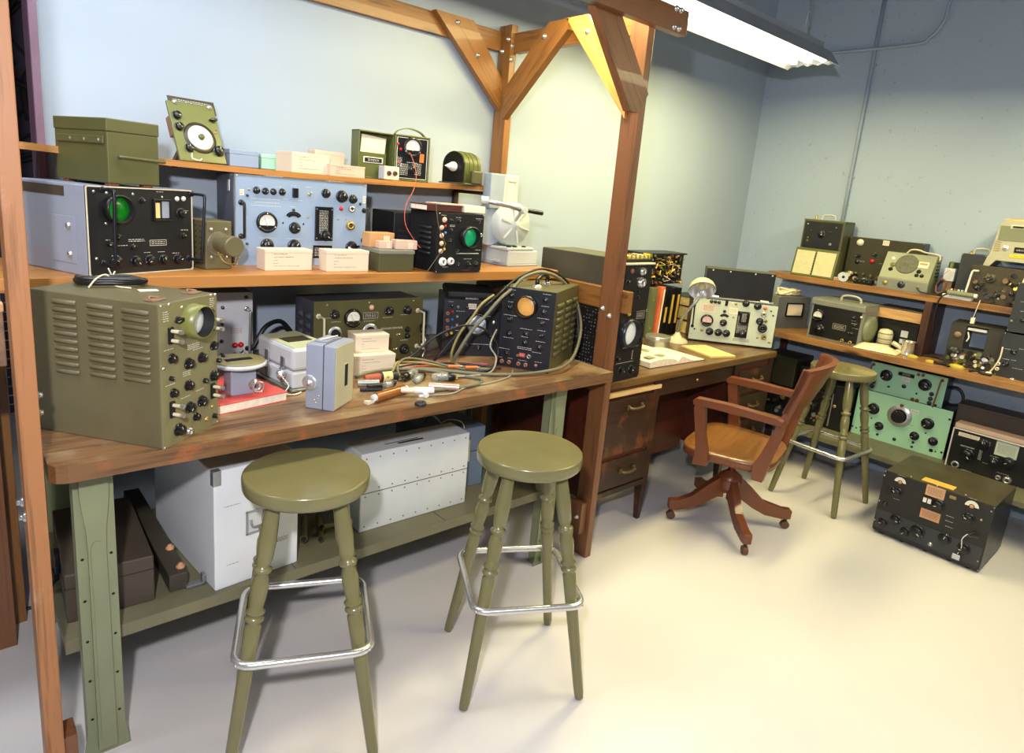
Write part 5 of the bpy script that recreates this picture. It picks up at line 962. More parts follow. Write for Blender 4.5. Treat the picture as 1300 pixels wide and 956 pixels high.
for q in ((-.004,-.003,.0,.012,0,h),(-.004,-.003,w,.0,h-.002,h+.002)): mb.box((q[0],q[1],q[4]), (q[2],q[3],q[5]), 'steel')
mb.obj('front_rim', root)
mb = MB(); mb.box((-.004,.06,h-.06), (0,.085,h-.02), 'steel', .003); mb.obj('side_catch', root)
card_box('card_a', 'cream card box standing left in front of the pale blue test set')
card_box('card_b', 'cream card box standing right in front of the pale blue test set')
mb = MB(); mb.box((0,0,0), (.035,.003,.012), 'cream'); 
tag(mb.obj('paper_label', None, (1.145,2.19,1.352), (R(-30),R(30),0)), 'small paper slip leaning above the right-hand cream card box', 'label')
G = GEO['olive_tin']; w, h, d = G['w'], G['h'], G['d']
root = thing('metal_tin', 'dull olive metal tin carrying small boxes, left of the black oscilloscope', 'tin', G['pos'], R(G['yaw']))
mb = MB(); mb.box((0,0,0), (w,d,h*.82), 'olive_drab', .003); mb.obj('body', root)
mb = MB(); mb.box((-.002,-.002,h*.82), (w+.002,d+.002,h), 'grey_olive', .002); mb.obj('lid', root)
x0, y0, z0 = G['pos']; zt = z0+h+.001
for i, (dx, dy, dz, a, b, c, m_, rz, lb) in enumerate(((-.03,.075,0,.11,.055,.055,'card_tan',3,'tan wooden box at the back on the olive tin, tallest of three'),(-.012,.035,0,.055,.035,.028,'card_pink',-4,'small pinkish box at the left on the olive tin'),(.05,.02,0,.09,.045,.034,'card_pink',-6,'pinkish box at the front on the olive tin'))):
    t = thing('small_box', lb, 'box', (x0+dx+.03, y0+dy, zt+dz), R(rz), 'small boxes on the olive tin')
    mb = MB(); mb.box((0,0,0), (a,b,c), m_, .002); mb.obj('carton', t); mb = MB(); mb.box((a*.55,-.0008,c*.1), (a*.8,.0,c*.8), 'card'); mb.obj('paper_label', t)
root, w, h, d, G = device('black_scope', 'oscilloscope', 'black oscilloscope with green screen and coloured sockets at the right of the middle shelf', 'oscilloscope', 'black_panel', 'black_panel', lip=0)
louvers(root, 'L', w, [('louvers',.04,.07,.12,.17,6)], 'dark')
t = thing('black_power_unit', 'black power unit half hidden behind the green-screen oscilloscope', 'power supply', (1.40,2.305,1.275), R(-4))
mb = MB(); mb.box((0,0,0), (.20,.2,.215), 'black_panel', .003); mb.obj('case', t); mb = MB(); 
for i in range(4): mb.box((.02,-.003,.07+i*.022), (.06,0,.078+i*.022), 'dark')
mb.obj('vents', t)
t = thing('brown_book', 'dark red bound book lying on top of the black oscilloscope', 'book', (1.44,2.135,1.509), R(-2))
mb = MB(); mb.box((.003,.003,.002), (.16,.128,.022), 'page_edge', .001); mb.obj('pages', t); mb = MB(); mb.box((0,0,0), (.165,.13,.003), 'maroon', .001); mb.box((0,0,.021), (.165,.13,.025), 'maroon', .001); mb.box((0,0,.0), (.16,.004,.025), 'maroon', .001); mb.obj('cover', t)
t = thing('open_pamphlet', 'pale open booklet lying on the right of the dark red book', 'booklet', (1.50,2.125,1.5345), R(-2))
mb = MB(); mb.box((0,.01,0), (.11,.12,.006), 'card_pink', .002); mb.box((.11,.0,-.024), (.21,.12,.004), 'page_edge', .003); mb.obj('pages', t)
# red and black meter leads hanging from the top shelf
mb = MB(); mb.tube([(1.525,2.43,1.745),(1.535,2.40,1.70),(1.535,2.37,1.64),(1.50,2.33,1.58),(1.43,2.27,1.52),(1.40,2.22,1.45),(1.415,2.17,1.39),(1.43,2.15,1.365)], .0015, 'cable_red', 8)
tag(mb.obj('meter_lead'), 'red lead hanging from the open multimeter down to the olive tin', 'cable')
mb = MB(); mb.tube([(1.455,2.10,1.54),(1.455,2.09,1.50),(1.465,2.085,1.45),(1.49,2.08,1.40),(1.495,2.08,1.385),(1.47,2.09,1.34),(1.44,2.10,1.29),(1.43,2.105,1.2765)], .0017, 'olive_top', 8)
tag(mb.obj('thin_lead'), 'thin yellowish lead hanging down the side of the black oscilloscope', 'cable')

# hand-cranked white blower
G = GEO['blower']; w, h, d = .20, G['h'], .19
root = thing('hand_crank_machine', 'white hand-cranked machine with ribbed drum at the right end of the middle shelf', 'machine', G['pos'], R(5))
mb = MB(); mb.box((0,0,.008), (w,d,h), 'blower_white', .006); mb.box((-.004,-.004,0), (w+.004,d+.004,.010), 'blower_blue', .003)
for x in (-.012,w-.002): mb.box((x,.05,.012), (x+.014,.09,.026), 'blower_white', .004)
mb.obj('base', root)
mb = MB(); mb.box((-.01,.0,h), (w*.85,d*.95,h+.014), 'blower_white', .005); mb.obj('bed_plate', root)
mb = MB(); Mdr = T(.075,.05,h+.115) @ Matrix.Rotation(R(-4),4,'Z') @ FACE
mb.lathe([(.096,-.09),(.100,-.085),(.100,-.01),(.094,.0),(.092,.006),(.03,.008),(.018,.016),(0,.018)], 'blower_white', 40, Mdr, cap=True)
for k in range(6):
    mb.box((-.0045,.012,.004), (.0045,.090,.011), 'blower_white', .001, Mdr @ Matrix.Rotation(math.pi*k/3+.25,4,'Z'))
mb.obj('drum', root)
mb = MB(); mb.lathe([(.085,-.02),(.09,-.015),(.09,.05),(.085,.055)], 'blower_blue', 32, T(-.02,.14,h+.10) @ Matrix.Rotation(R(-8),4,'Z') @ FACE @ T(0,0,-.02)); mb.obj('side_housing', root)
mb = MB()
for x in (.02,.06,.12): mb.lathe([(.012,0),(.011,.006),(.006,.008),(0,.008)], 'dark_steel', 10, T(x,.02,h+.013), cap=False)
mb.obj('bed_bolts', root)
mb = MB(); mb.box((-.055,.09,h+.18), (.03,.14,h+.335), 'blower_blue', .004); mb.box((.03,.09,h+.20), (.125,.14,h+.335), 'blower_white', .004)
mb.obj('column', root)
mb = MB(); 
for q in ((.045,.214,.11,.222),(.045,.305,.11,.313),(.045,.214,.053,.313),(.102,.214,.11,.313)): mb.box((q[0],.087,h+q[1]), (q[2],.091,h+q[3]), 'cream_metal', .001)
mb.obj('window_frame', root)
mb = MB(); mb.tube([(-.17,.0,h+.215),(-.05,-.03,h+.20),(.02,-.045,h+.185)], .011, 'galv', 10, smoothpts=False); mb.cyl((-.185,.01,h+.216), (-.16,-.01,h+.216), .017, 'blower_white', 12); mb.lathe([(.016,-.012),(.016,.02)], 'blower_white', 14, T(.02,-.045,h+.185) @ FACE); mb.cyl((.02,-.045,h+.185), (.075,.05,h+.13), .008, 'blower_white', 10); mb.obj('crank_arm', root)
mb = MB(); mb.cyl((.03,-.048,h+.186), (.14,-.055,h+.178), .0095, 'black', 14, .011); mb.obj('crank_grip', root)

# ================================================================ on the top shelf
G = GEO['meter_panel']; w, h = G['w'], G['h']
root = thing('test_meter', 'tilted olive-green test meter with a round white dial propped on the top shelf', 'meter', G['pos'], (R(-G['tilt']),0,R(G['yaw'])))
pm = MB(); pm.box((0,-.002,0), (w,.008,h), 'olive_plate', .002); controls(root, pm, G['c']); pm.obj('front_panel', root)
mb = MB(); mb.box((.01,.008,.10), (.10,.05,.17), 'rusty', .003); mb.obj('rear_casing', root)
mb = MB(); mb.box((.015,.008,.045), (.035,.085,.06), 'brown_case', .002, T(0,0,0) @ Rx(-.35)); mb.box((w-.035,.008,.045), (w-.015,.085,.06), 'brown_case', .002, Rx(-.35)); mb.obj('rear_leg', root)
mb = MB(); mb.tube([(.035,-.02,.02),(.03,-.025,-.0),(.05,-.03,-.008),(.06,-.028,.0)], .002, 'silk', 6); mb.obj('string', root)
for x, y, w_, d_, h_, m_, lb in ((.845,2.535,.105,.09,.060,'blue_panel','pale blue box against the wall behind the tilted test meter'),(.965,2.55,.105,.08,.055,'pale_green','pale greenish box against the wall beside the pale blue one')):
    t = thing('storage_carton', lb, 'box', (x,y,1.611)); mb = MB(); mb.box((0,0,0), (w_,d_,h_*.72), m_, .002); mb.obj('carton', t); mb = MB(); mb.box((-.001,-.001,h_*.72), (w_+.001,d_+.001,h_), m_, .002); mb.obj('lid', t)
card_box('cream_a', 'cream card file box at the left of three on the top shelf')
card_box('cream_c', 'low pinkish card box at the front right of three on the top shelf', 'card_pink')
GEO['cream_b'] = dict(pos=(1.155,2.505,1.609), yaw=0, w=.125, h=.09, d=.06)
card_box('cream_b', 'pinkish card box standing behind the low one on the top shelf', 'card_pink', lines=False)
# multimeter in its open case
G = GEO['case_lid']; w, h, d = G['w'], G['h'], G['d']
root = thing('multimeter', 'portable multimeter in an open olive case on the top shelf', 'multimeter', G['pos'], 0)
def open_tray(mb, w, h, d, m, t_=.006):
    mb.box((0,d-t_,0), (w,d,h), m, .002)
    for q in ((0,0,t_,h),(w-t_,0,w,h)): mb.box((q[0],0,q[1]), (q[2],d,q[3]), m, .002)
    mb.box((0,0,0), (w,d,t_), m, .002); mb.box((0,0,h-t_), (w,d,h), m, .002)
mb = MB(); open_tray(mb, w, h, d, 'olive_green'); mb.obj('case_lid', root)
mb = MB(); mb.box((.004,.012,.004), (w-.03,.018,h*.55), 'olive_green', .001); mb.obj('lid_pocket', root)
mb = MB(); mb.box((.012,.020,h*.42), (w-.040,.026,h*.93), 'paper', .001, T(0,0,0) @ Matrix.Rotation(R(4),4,'Y'))
for k in range(7): mb.box((.03+k*.012,.0195,h*.45+.012), (.032+k*.012,.020,h*(.55+.05*(k%3))), 'pad_yellow')
mb.obj('papers', root)
mb = MB(); mb.box((.028,.009,h*.33), (.118,.012,h*.46), 'silk', .001); mb.box((.034,.008,h*.35), (.112,.0092,h*.44), 'black'); marks_into(mb, .073, h*.395, .05, .010, 'silk', .0075); mb.obj('name_plate', root)
g2 = GEO['case_body']
bx, by = g2['pos'][0]-G['pos'][0], g2['pos'][1]-G['pos'][1]; w2, h2, d2 = g2['w'], g2['h'], .085
case = MB(); open_tray(case, w2, h2, d2, 'olive_green', .007); co = case.obj('case_body', root, (bx,by,.003), (0,0,R(-14)))
pm = MB(); pm.box((.008,.004,.008), (w2-.008,.03,h2-.008), 'black', .001)
for q in ((.010,.010,w2-.010,.012),(.010,h2-.012,w2-.010,h2-.010),(.010,.010,.012,h2-.010),(w2-.012,.010,w2-.010,h2-.010)): pm.box((q[0],.003,q[1]), (q[2],.0042,q[3]), 'silk')
for c in g2['c']:
    if c[0] == 'marks': marks_into(pm, c[1], c[2], c[3], c[4], 'silk', .0035)
pan = pm.obj('meter_panel', root, (bx,by,.003), (0,0,R(-14)))
for c in g2['c']:       # knobs and meter belong to the meter panel
    if c[0] == 'meter': o = place('meter', 'meter_white', u_meter('white'), pan, c[1], c[2], c[3]*1.2, off=-.004)
    elif c[0] == 'knob': o = place('selector_knob', 'knob', u_knob, pan, c[1], c[2], c[3], off=-.004)
    elif c[0] == 'lamp': o = place('socket', 'lamp_'+c[4], u_lamp(c[4]), pan, c[1], c[2], c[3], off=-.004)
    elif c[0] == 'plate': mb = MB(); mb.box((-c[3]/2,-.004,-c[4]/2), (c[3]/2,.0,c[4]/2), 'orange', .001); mb.obj('label_plate', pan, (c[1],.004,c[2]))
mb = MB()
pts = [(.01,.05,h2),(.03,.05,h2+.018),(.075,.05,h2+.028),(.12,.05,h2+.018),(w2-.004,.05,h2-.004)]
cp = catmull([Vector(p) for p in pts])
vs = []; 
for p in cp: vs += [(p.x,p.y-.013,p.z),(p.x,p.y+.013,p.z),(p.x,p.y+.013,p.z+.004),(p.x,p.y-.013,p.z+.004)]
n = len(cp); fs = [(0,1,2,3),(4*n-1,4*n-2,4*n-3,4*n-4)]
for i in range(n-1): a = 4*i; b = a+4; fs += [(a,b,b+1,a+1),(a+1,b+1,b+2,a+2),(a+2,b+2,b+3,a+3),(a+3,b+3,b,a)]
mb.add(vs, fs, 'olive_light'); mb.obj('strap_handle', root, (bx,by,.003), (0,0,R(-14)))
root, w, h, d, G = device('socket_box', 'socket_box', 'small white box with two round sockets in front of the multimeter', 'socket', 'case_white', 'cream', lip=0)
# hand generator
G = GEO['generator']
root = thing('hand_generator', 'round-topped olive hand generator with a white spindle at the right of the top shelf', 'generator', G['pos'], R(G['yaw']))
w, h, d = .118, .138, .125; r = w/2
def arch(w, h, k=14):
    r = w/2; return [(0,0),(w,0)]+[(r+r*math.cos(math.pi*j/k), h-r+r*math.sin(math.pi*j/k)) for j in range(k+1)]
mb = MB(); mb.prism(arch(w,h), -d, -.002, 'olive_green', FACE, True)
for y in (.035,.065,.10): mb.prism([(x*1.04-w*.02, z*1.015) for x, z in arch(w,h)], -y-.010, -y, 'olive_green', FACE, True)
mb.obj('body', root)
mb = MB(); mb.prism([(x*.96+w*.02, z*.97+.002) for x, z in arch(w,h)], -.004, .003, 'black', FACE); mb.obj('end_plate', root)
mb = MB(); mb.lathe([(.020,0),(.020,.010),(.014,.014),(.014,.026),(.008,.030),(.008,.045),(.003,.047),(.003,.06)], 'white', 20, T(w*.52,-.003,h*.52) @ FACE); mb.obj('spindle', root)
mb = MB(); mb.box((-.01,-.01,0), (w+.012,d+.008,.006), 'olive_drab', .002); mb.box((w,d*.35,.006), (w+.018,d*.95,h*.45), 'olive_drab', .006); mb.obj('base', root)

# ================================================================ desk
DK = thing('writing_desk', 'dark wooden pedestal desk with worn top between workbench and side bench', 'desk', (2.22,1.84,0))
mb = MB(); mb.box((0,0,.757), (1.65,.76,.795), 'desk_top', .005); mb.obj('desktop', DK)
def pull(root, x, z, name='drawer_pull', y=-.001):
    mb = MB(); mb.tube([(x-.05,y-.006,z),(x-.042,y-.022,z-.004),(x,y-.027,z-.006),(x+.042,y-.022,z-.004),(x+.05,y-.006,z)], .0065, 'antique_brass', 8)
    for s_ in (-1,1): mb.box((x+s_*.05-.010,y-.010,z-.012), (x+s_*.05+.010,y+.002,z+.010), 'antique_brass', .003)
    return mb.obj(name, root)
for x0, x1, zs in ((.02,.48,((.245,.395),(.415,.700))),(1.19,1.63,((.245,.395),(.410,.555),(.575,.715)))):
    mb = MB(); mb.box((x0+.012,.014,.20), (x1-.012,.735,.757), 'desk_red', .002); mb.box((x0+.035,.004,.205), (x1-.035,.016,.235), 'desk_wood', .003); mb.obj('pedestal', DK)
    for x in (x0,x1-.045):
        for y in (.006,.70):
            mb = MB(); vs = [(x+.012,y+.010,0),(x+.036,y+.010,0),(x+.036,y+.034,0),(x+.012,y+.034,0),(x,y,.20),(x+.045,y,.20),(x+.045,y+.045,.20),(x,y+.045,.20),(x,y,.757),(x+.045,y,.757),(x+.045,y+.045,.757),(x,y+.045,.757)]
            mb.add(vs, [(3,2,1,0),(0,1,5,4),(1,2,6,5),(2,3,7,6),(3,0,4,7),(4,5,9,8),(5,6,10,9),(6,7,11,10),(7,4,8,11),(8,9,10,11)], 'desk_wood'); mb.obj('leg', DK)
    for z0, z1 in zs:
        mb = MB(); mb.box((x0+.050,.001,z0), (x1-.050,.016,z1), 'desk_wood', .004); dr = mb.obj('drawer', DK); pull(dr, (x0+x1)/2+.03, z1-(.045 if z1-z0 > .2 else (z1-z0)*.45))
mb = MB(); mb.box((.052,-.004,.718), (.478,.10,.737), 'pale_wood', .001); mb.obj('writing_slide', DK)
mb = MB(); mb.box((.48,.020,.665), (1.19,.036,.757), 'desk_wood', .003); mb.lathe([(.008,0),(.006,.004),(0,.005)], 'brass', 10, T(.83,.019,.71) @ FACE, cap=False); mb.obj('centre_drawer', DK)
mb = MB(); mb.box((.47,.30,.16), (1.20,.315,.757), 'desk_red', .002); mb.obj('modesty_panel', DK)

root, w, h, d, G = device('desk_scope', 'oscilloscope', 'tall dark oscilloscope with large pale round screen on the desk beside the timber post', 'oscilloscope', 'perforated', 'black_panel', lip=0)
mb = MB(); mb.box((-.001,.0,-.0), (.004,.012,h), 'black'); mb.obj('front_corner', root)
root, w, h, d, G = device('desk_amp', 'amplifier', 'long dark metal unit stacked on top of the desk oscilloscope by the post', 'amplifier', 'amp_side', 'black_panel', lip=0, top='olive_drab')
mb = MB(); mb.box((0,-.02,h-.022), (w*.98,.03,h-.014), 'cream_metal', .002)
rr = random.Random(8)
for k in range(20): mb.box((.01+k*.011,.01,h+.001), (.018+k*.011,.04+.03*rr.random(),h+.012+.012*rr.random()), ('brass','yellow','cream_metal')[k%3], .002)
mb.obj('terminal_strip', root)
root = thing('exposed_chassis', 'electronic chassis showing crowded components, standing on the binders by the post', 'chassis', (3.245,2.44,1.122))
mb = MB(); mb.box((0,.012,.005), (.40,.16,.195), 'black_panel', .003); mb.box((-.012,-.002,.190), (.415,.17,.200), 'dark', .002); mb.obj('chassis', root)
mb = MB(); rr = random.Random(11)
for k in range(130):
    x, z = rr.uniform(.012,.385), rr.uniform(.012,.185); r_ = rr.uniform(.004,.011); m_ = rr.choice(('brass','olive_green','black','yellow_label','rusty','black','olive_dark','black','brown'))
    if rr.random() < .5: mb.cyl((x,.012,z), (x+rr.uniform(-.01,.01),rr.uniform(-.012,.004),z), r_, m_, 8)
    else:
        a = rr.uniform(0,3.14); mb.cyl((x-math.cos(a)*.014,-.002,z-math.sin(a)*.014), (x+math.cos(a)*.014,-.002,z+math.sin(a)*.014), r_*.55, m_, 8)
for k in range(18):
    x, z = rr.uniform(.03,.36), rr.uniform(.03,.17); mb.tube([(x,.008,z),(x+rr.uniform(-.03,.03),-.014,z+rr.uniform(-.02,.02)),(x+rr.uniform(-.05,.05),.006,z+rr.uniform(-.03,.03))], .0015, rr.choice(('brass','cream_metal','yellow')), 5)
tag(mb.obj('components', root), kind='stuff')
for x, t_, hh, m_, strip, lb, tilt in ((3.312,.058,.315,'book_green',None,'green ring binder standing leftmost of the upright books on the desk',0),(3.398,.040,.320,'book_orange','paper','orange-spined book standing between green and black binders',3),(3.452,.045,.305,'black','yellow_label','black binder with short yellow spine label, nearest the orange book',3),(3.510,.048,.310,'black','yellow_label','black binder in the middle of three with yellow spine labels',2),(3.570,.048,.310,'black','yellow_label','black binder with yellow label, nearest the stacked directories',2)):
    t = thing('ring_binder', lb, 'binder', (x,2.42,.7955), (0,R(tilt),0), 'books standing on the desk')
    mb = MB(); mb.box((0,0,0), (t_,.23,hh), m_, .004); mb.obj('cover', t)
    if strip == 'paper': mb = MB(); mb.box((t_*.55,-.001,.02), (t_*.9,.002,hh*.95), 'paper', .001); mb.obj('page_block', t)
    elif strip: mb = MB(); mb.box((t_*.3,-.0012,.08 if x > 3.46 else .09), (t_*.72,.0005,hh*(.86 if x > 3.46 else .62)), 'yellow_label'); mb.obj('spine_label', t)
    else:
        mb = MB()
        for z in (.06,.24): mb.lathe([(.007,0),(.005,.0015)], 'brass', 10, T(t_/2,-.0008,z) @ FACE)
        mb.obj('rivets', t)
for i, (z, tz, rz, lb) in enumerate(((0,.085,-3,'lower of two stacks of yellowed directories behind the desk lamp'),(.087,.09,-9,'upper of two stacks of yellowed directories behind the desk lamp'),(.179,.06,-4,'thin yellowed directory on top of the pile behind the lamp'))):
    t = thing('directory', lb, 'book', (3.715+.01*i,2.40,.7955+z), R(rz), 'yellowed directories behind the lamp')
    mb = MB(); mb.box((.003,.003,.002), (.20,.21,tz-.002), 'phonebook', .002); mb.obj('pages', t); mb = MB(); mb.box((0,0,tz-.003), (.203,.213,tz), 'dark', .001); mb.box((0,0,0), (.203,.213,.002), 'dark', .001); mb.obj('cover', t)
t = thing('desk_lamp', 'cream gooseneck desk lamp with domed shade on the desk', 'lamp', (3.43,2.275,.7955))
mb = MB(); mb.lathe([(.068,0),(.066,.010),(.052,.022),(.030,.032),(.018,.048),(.011,.064),(0,.066)], 'lamp_cream', 32, T(0,0,0), cap=True); mb.obj('base', t)
mb = MB(); mb.tube([(0,0,.05),(-.012,-.01,.10),(-.018,-.03,.16),(.0,-.07,.235),(.02,-.095,.285),(.035,-.10,.34),(.015,-.105,.385),(-.01,-.11,.395)], .009, 'galv', 12); mb.obj('stem', t)
Ms = T(-.03,-.145,.345) @ Vector((.52,.50,.69)).to_track_quat('Z','Y').to_matrix().to_4x4()
mb = MB(); mb.lathe([(.080,0),(.079,.012),(.071,.036),(.055,.056),(.034,.070),(.019,.076),(.017,.088),(0,.088)], 'lamp_cream', 40, Ms, cap=False); mb.lathe([(.0795,.0),(.077,.012),(.069,.035),(.053,.054),(.030,.068),(0,.072)], 'aluminium', 40, Ms, cap=False); mb.obj('shade', t)
mb = MB(); mb.lathe([(.0,.010),(.015,.016),(.022,.028),(.020,.040),(.012,.054),(.012,.070)], 'lamp_cream', 20, Ms); mb.obj('bulb', t)
t = thing('round_tin', 'round silver tin with ridged lid beside the open book on the desk', 'tin', (3.19,2.245,.7955))
mb = MB(); mb.lathe([(.070,0),(.070,.036),(.072,.038),(.072,.042),(.070,.044)], 'tin_lid', 36); mb.obj('body', t); mb = MB(); mb.lathe([(.0735,.044),(.0735,.062),(.070,.066),(.062,.064),(.055,.067),(0,.067)], 'tin_lid', 36); mb.obj('lid', t)
# open book with photographs
t = thing('open_book', 'open book with small printed pictures lying on the desk', 'book', (2.70,1.925,.7955), R(-2))
def page_wave(u, side):    # height above the desk across the page
    return .034*(1-u)**.6 if side > 0 else .036-.010*abs(u-.45)
mb = MB(); n = 16; W_, D_ = .235, .30
for x0, x1, f in ((0,W_,lambda u: .020+.020*math.sin(math.pi*min(1,u*.9+.1))**.7),(W_,W_*2.0,lambda u: .006+.030*math.exp(-((u-.12)/.28)**2)+.004*(1-u))):
    vs = []
    for i in range(n+1):
        u = i/n; x = x0+(x1-x0)*u; z = f(u)
        if x0 == 0: z *= (1 if u < .92 else (1-(u-.92)/.08*.55))
        else: z *= (.45+.55*min(1,u/.12))
        vs += [(x,0,.002),(x,D_,.002),(x,D_,z),(x,0,z)]
    fs = [(3,2,1,0),(4*n,4*n+1,4*n+2,4*n+3)]
    for i in range(n): a = 4*i; b = a+4; fs += [(a,b,b+3,a+3),(a+1,a+2,b+2,b+1),(a,a+1,b+1,b)]
    mb.add(vs, fs, 'page_edge'); mb.add(vs, [(4*i+3,4*i+7,4*i+6,4*i+2) for i in range(n)], 'paper', True)
mb.obj('pages', t)
mb = MB(); mb.box((-.004,-.004,0), (W_*2+.01,D_+.004,.0022), 'maroon', .001); mb.obj('cover', t)
mb = MB()
for x, y, w_, h_ in ((.03,.03,.055,.05),(.12,.04,.06,.045),(.05,.13,.05,.05),(.14,.15,.05,.06),(.03,.23,.06,.04)):
    z = .0405; mb.add([(x,y,z+.0005),(x+w_,y,z+.0015),(x+w_,y+h_,z+.0015),(x,y+h_,z+.0005)], [(0,1,2,3)], 'photo_print')
for x, y, w_, h_ in ((.30,.16,.07,.05),):
    mb.add([(x,y,.033),(x+w_,y,.018),(x+w_,y+h_,.018),(x,y+h_,.033)], [(0,1,2,3)], 'photo_print')
mb.obj('printed_pictures', t)
t = thing('writing_pad', 'yellowish writing pad lying in front of the grey-green test set', 'notepad', (3.245,1.915,.7955), R(-17))
mb = MB(); mb.box((0,0,0), (.18,.26,.013), 'pad_yellow', .002)
for i in range(9): mb.box((.02,.03+i*.022,.0128), (.02+.13-.02*(i%3),.032+i*.022,.0134), 'print')
mb.obj('pages', t)

root, w, h, d, G = device('desk_test_set', 'signal_generator', 'grey-green test set with meter and many black knobs at the right of the desk', 'test set', 'slate_case', 'grey_green', lip=0)
mb = MB()
for x in (.05,w-.07): mb.lathe([(.016,-.012),(.016,0)], 'black_rubber', 14, T(x,.03,0))
mb.obj('feet', root)
root.location.z += .012
mb = MB(); mb.box((-.003,-.003,-.003), (.001,.02,h), 'dark_steel'); mb.box((0,-.003,-.006), (w,.02,0), 'dark_steel'); mb.obj('dark_edge', root)
ux, uy = math.cos(R(G['yaw'])), math.sin(R(G['yaw']))
px_, py_ = G['pos'][0]+ux*.075-uy*.05, G['pos'][1]+uy*.075+ux*.05
t = thing('black_cover_unit', 'black shallow metal unit on silver rails on top of the grey-green test set', 'unit', (px_,py_,.795+.012+h+.002), R(G['yaw']))
mb = MB(); mb.box((.01,.0,0), (.41,.02,.010), 'steel', .002); mb.box((.01,.12,0), (.41,.14,.010), 'steel', .002)
for x in (.03,.33): mb.cyl((x,.01,.010), (x+.05,.01,.010), .010, 'aluminium', 12)
mb.obj('rails', t)
mb = MB(); mb.box((-.01,.015,.012), (.40,.15,.185), 'black_panel', .003); mb.obj('case', t)
mb = MB()
for x in (.025,.13,.28,.38): mb.lathe([(.005,0),(.004,.003),(0,.004)], 'silk', 8, T(x,.015,.175) @ FACE, cap=False)
mb.box((-.012,.012,.183), (.402,.152,.187), 'olive_drab', .001); mb.obj('top_edge', t)

# ================================================================ side bench along the right wall
SB = thing('side_bench', 'long timber side bench along the blue right wall with a lower shelf', 'workbench', (4.20,-1.6,0))
board('worktop', (.225,0,.84), (.225,3.84,.84), .45, .04, 'rbench_wood', SB, (1,0,0))
board('lower_shelf', (.20,0,.2555), (.20,3.84,.2555), .52, .03, 'shelf_green', SB, (1,0,0))
for y in (.1,3.76):
    for x in (.02,.42): mb = MB(); mb.box((x-.02,y-.02,0), (x+.02,y+.02,.82), 'dark_wood', .002); mb.obj('leg', SB)
US = thing('wall_shelf', 'upper timber shelf above the side bench on the right wall', 'shelf', (4.40,-1.6,1.19))
board('shelf_board', (.13,0,.019), (.13,3.86,.019), .26, .038, 'rbench_wood', US, (1,0,0))
for y in (2.84,1.2): board('upright', (.13,y,-.33), (.13,y,0), .26, .04, 'dark_wood', US, (1,0,0))

def crowd(root, w, d, h, n, seed, m=('brass','cream_metal','black','rusty','olive_green','galv','dark'), y0=0):
    mb = MB(); rr = random.Random(seed)
    for k in range(n):
        x, z = rr.uniform(.015,w-.015), rr.uniform(.015,h-.012); r_ = rr.uniform(.005,.014)
        mb.cyl((x,y0+.01,z), (x+rr.uniform(-.01,.01),y0-rr.uniform(.004,.022),z+rr.uniform(-.006,.006)), r_, rr.choice(m), 10)
    return tag(mb.obj('components', root), kind='stuff')

root, w, h, d, G = device('rope_box', 'speaker_box', 'grey metal box with a square cream window and a coil of rope on top', 'box', 'grey_olive', 'grey_dark', lip=0)
mb = MB(); rr = random.Random(4); pts = []
for k in range(40): a = k*1.1; pts.append((.10*math.cos(a)*rr.uniform(.4,1)+.12, .05*math.sin(a)*rr.uniform(.5,1)+.06, h+.010+.040*rr.random()))
mb.tube(pts, .007, 'rope', 7)
t = tag(mb.obj('rope_coil', None, G['pos'], (0,0,R(G['yaw']))), 'bundle of cream rope on top of the grey box at the bench corner', 'rope')
root, w, h, d, G = device('handle_radio', 'portable_radio', 'portable radio with black front, white dial and top handle on the side bench', 'radio', 'grey_olive', 'black_panel', inset=.016)
mb = MB(); mb.box((-.003,-.006,h-.045), (w+.003,d,h-.008), 'grey_olive', .006); mb.obj('lid_rim', root)
mb = MB(); mb.tube([(w*.42,.09,h),(w*.44,.09,h+.025),(w*.55,.09,h+.036),(w*.70,.09,h+.034),(w*.78,.09,h+.02),(w*.79,.09,h)], .007, 'beige', 10); mb.obj('carry_handle', root)
mb = MB(); mb.lathe([(.085,0),(.085,.012),(.07,.026),(.04,.032),(0,.033)], 'speaker_olive', 28, T(w,.10,.11) @ Matrix.Rotation(math.pi/2,4,'Y'), cap=False); mb.obj('side_bulge', root)
G = GEO['wood_box']
t = thing('black_instrument', 'black instrument with white labels under the wooden box on the side bench', 'instrument', (4.46,1.52,.8605), R(-90))
mb = MB(); mb.box((0,0,0), (.24,.17,.185), 'black_panel', .004); mb.box((-.004,-.004,.165), (.244,.174,.178), 'dark', .002); mb.obj('case', t)
mb = MB(); mb.box((.15,-.003,.085), (.19,0,.125), 'case_white', .001); mb.box((.15,-.003,.045), (.185,0,.072), 'case_white', .001); mb.obj('labels', t)
t = thing('wooden_box', 'flat wooden box with dark lid lying on the black instrument', 'box', (4.44,1.54,1.0465), R(-92))
mb = MB(); mb.box((0,0,0), (.27,.19,.062), 'old_box_wood', .002); mb.obj('body', t); mb = MB(); mb.box((-.002,-.002,.062), (.272,.192,.07), 'brown_case', .002); mb.obj('lid', t)
t = thing('motor', 'pale cylindrical motor with dark bands standing before the black instrument', 'motor', (4.40,1.435,.8605))
mb = MB(); mb.lathe([(.036,0),(.042,.006),(.042,.03),(.038,.035),(.042,.04),(.042,.10),(.034,.118),(.015,.124),(0,.124)], 'lamp_cream', 24); mb.obj('body', t)
mb = MB(); [mb.lathe([(.0428,z),(.0428,z+.005)], 'rusty', 24) for z in (.033,.062,.095)]; mb.obj('bands', t)
t = thing('angle_fitting', 'angled cream metal arm lying between the motor and the silver mug', 'fitting', (4.38,1.38,.862))
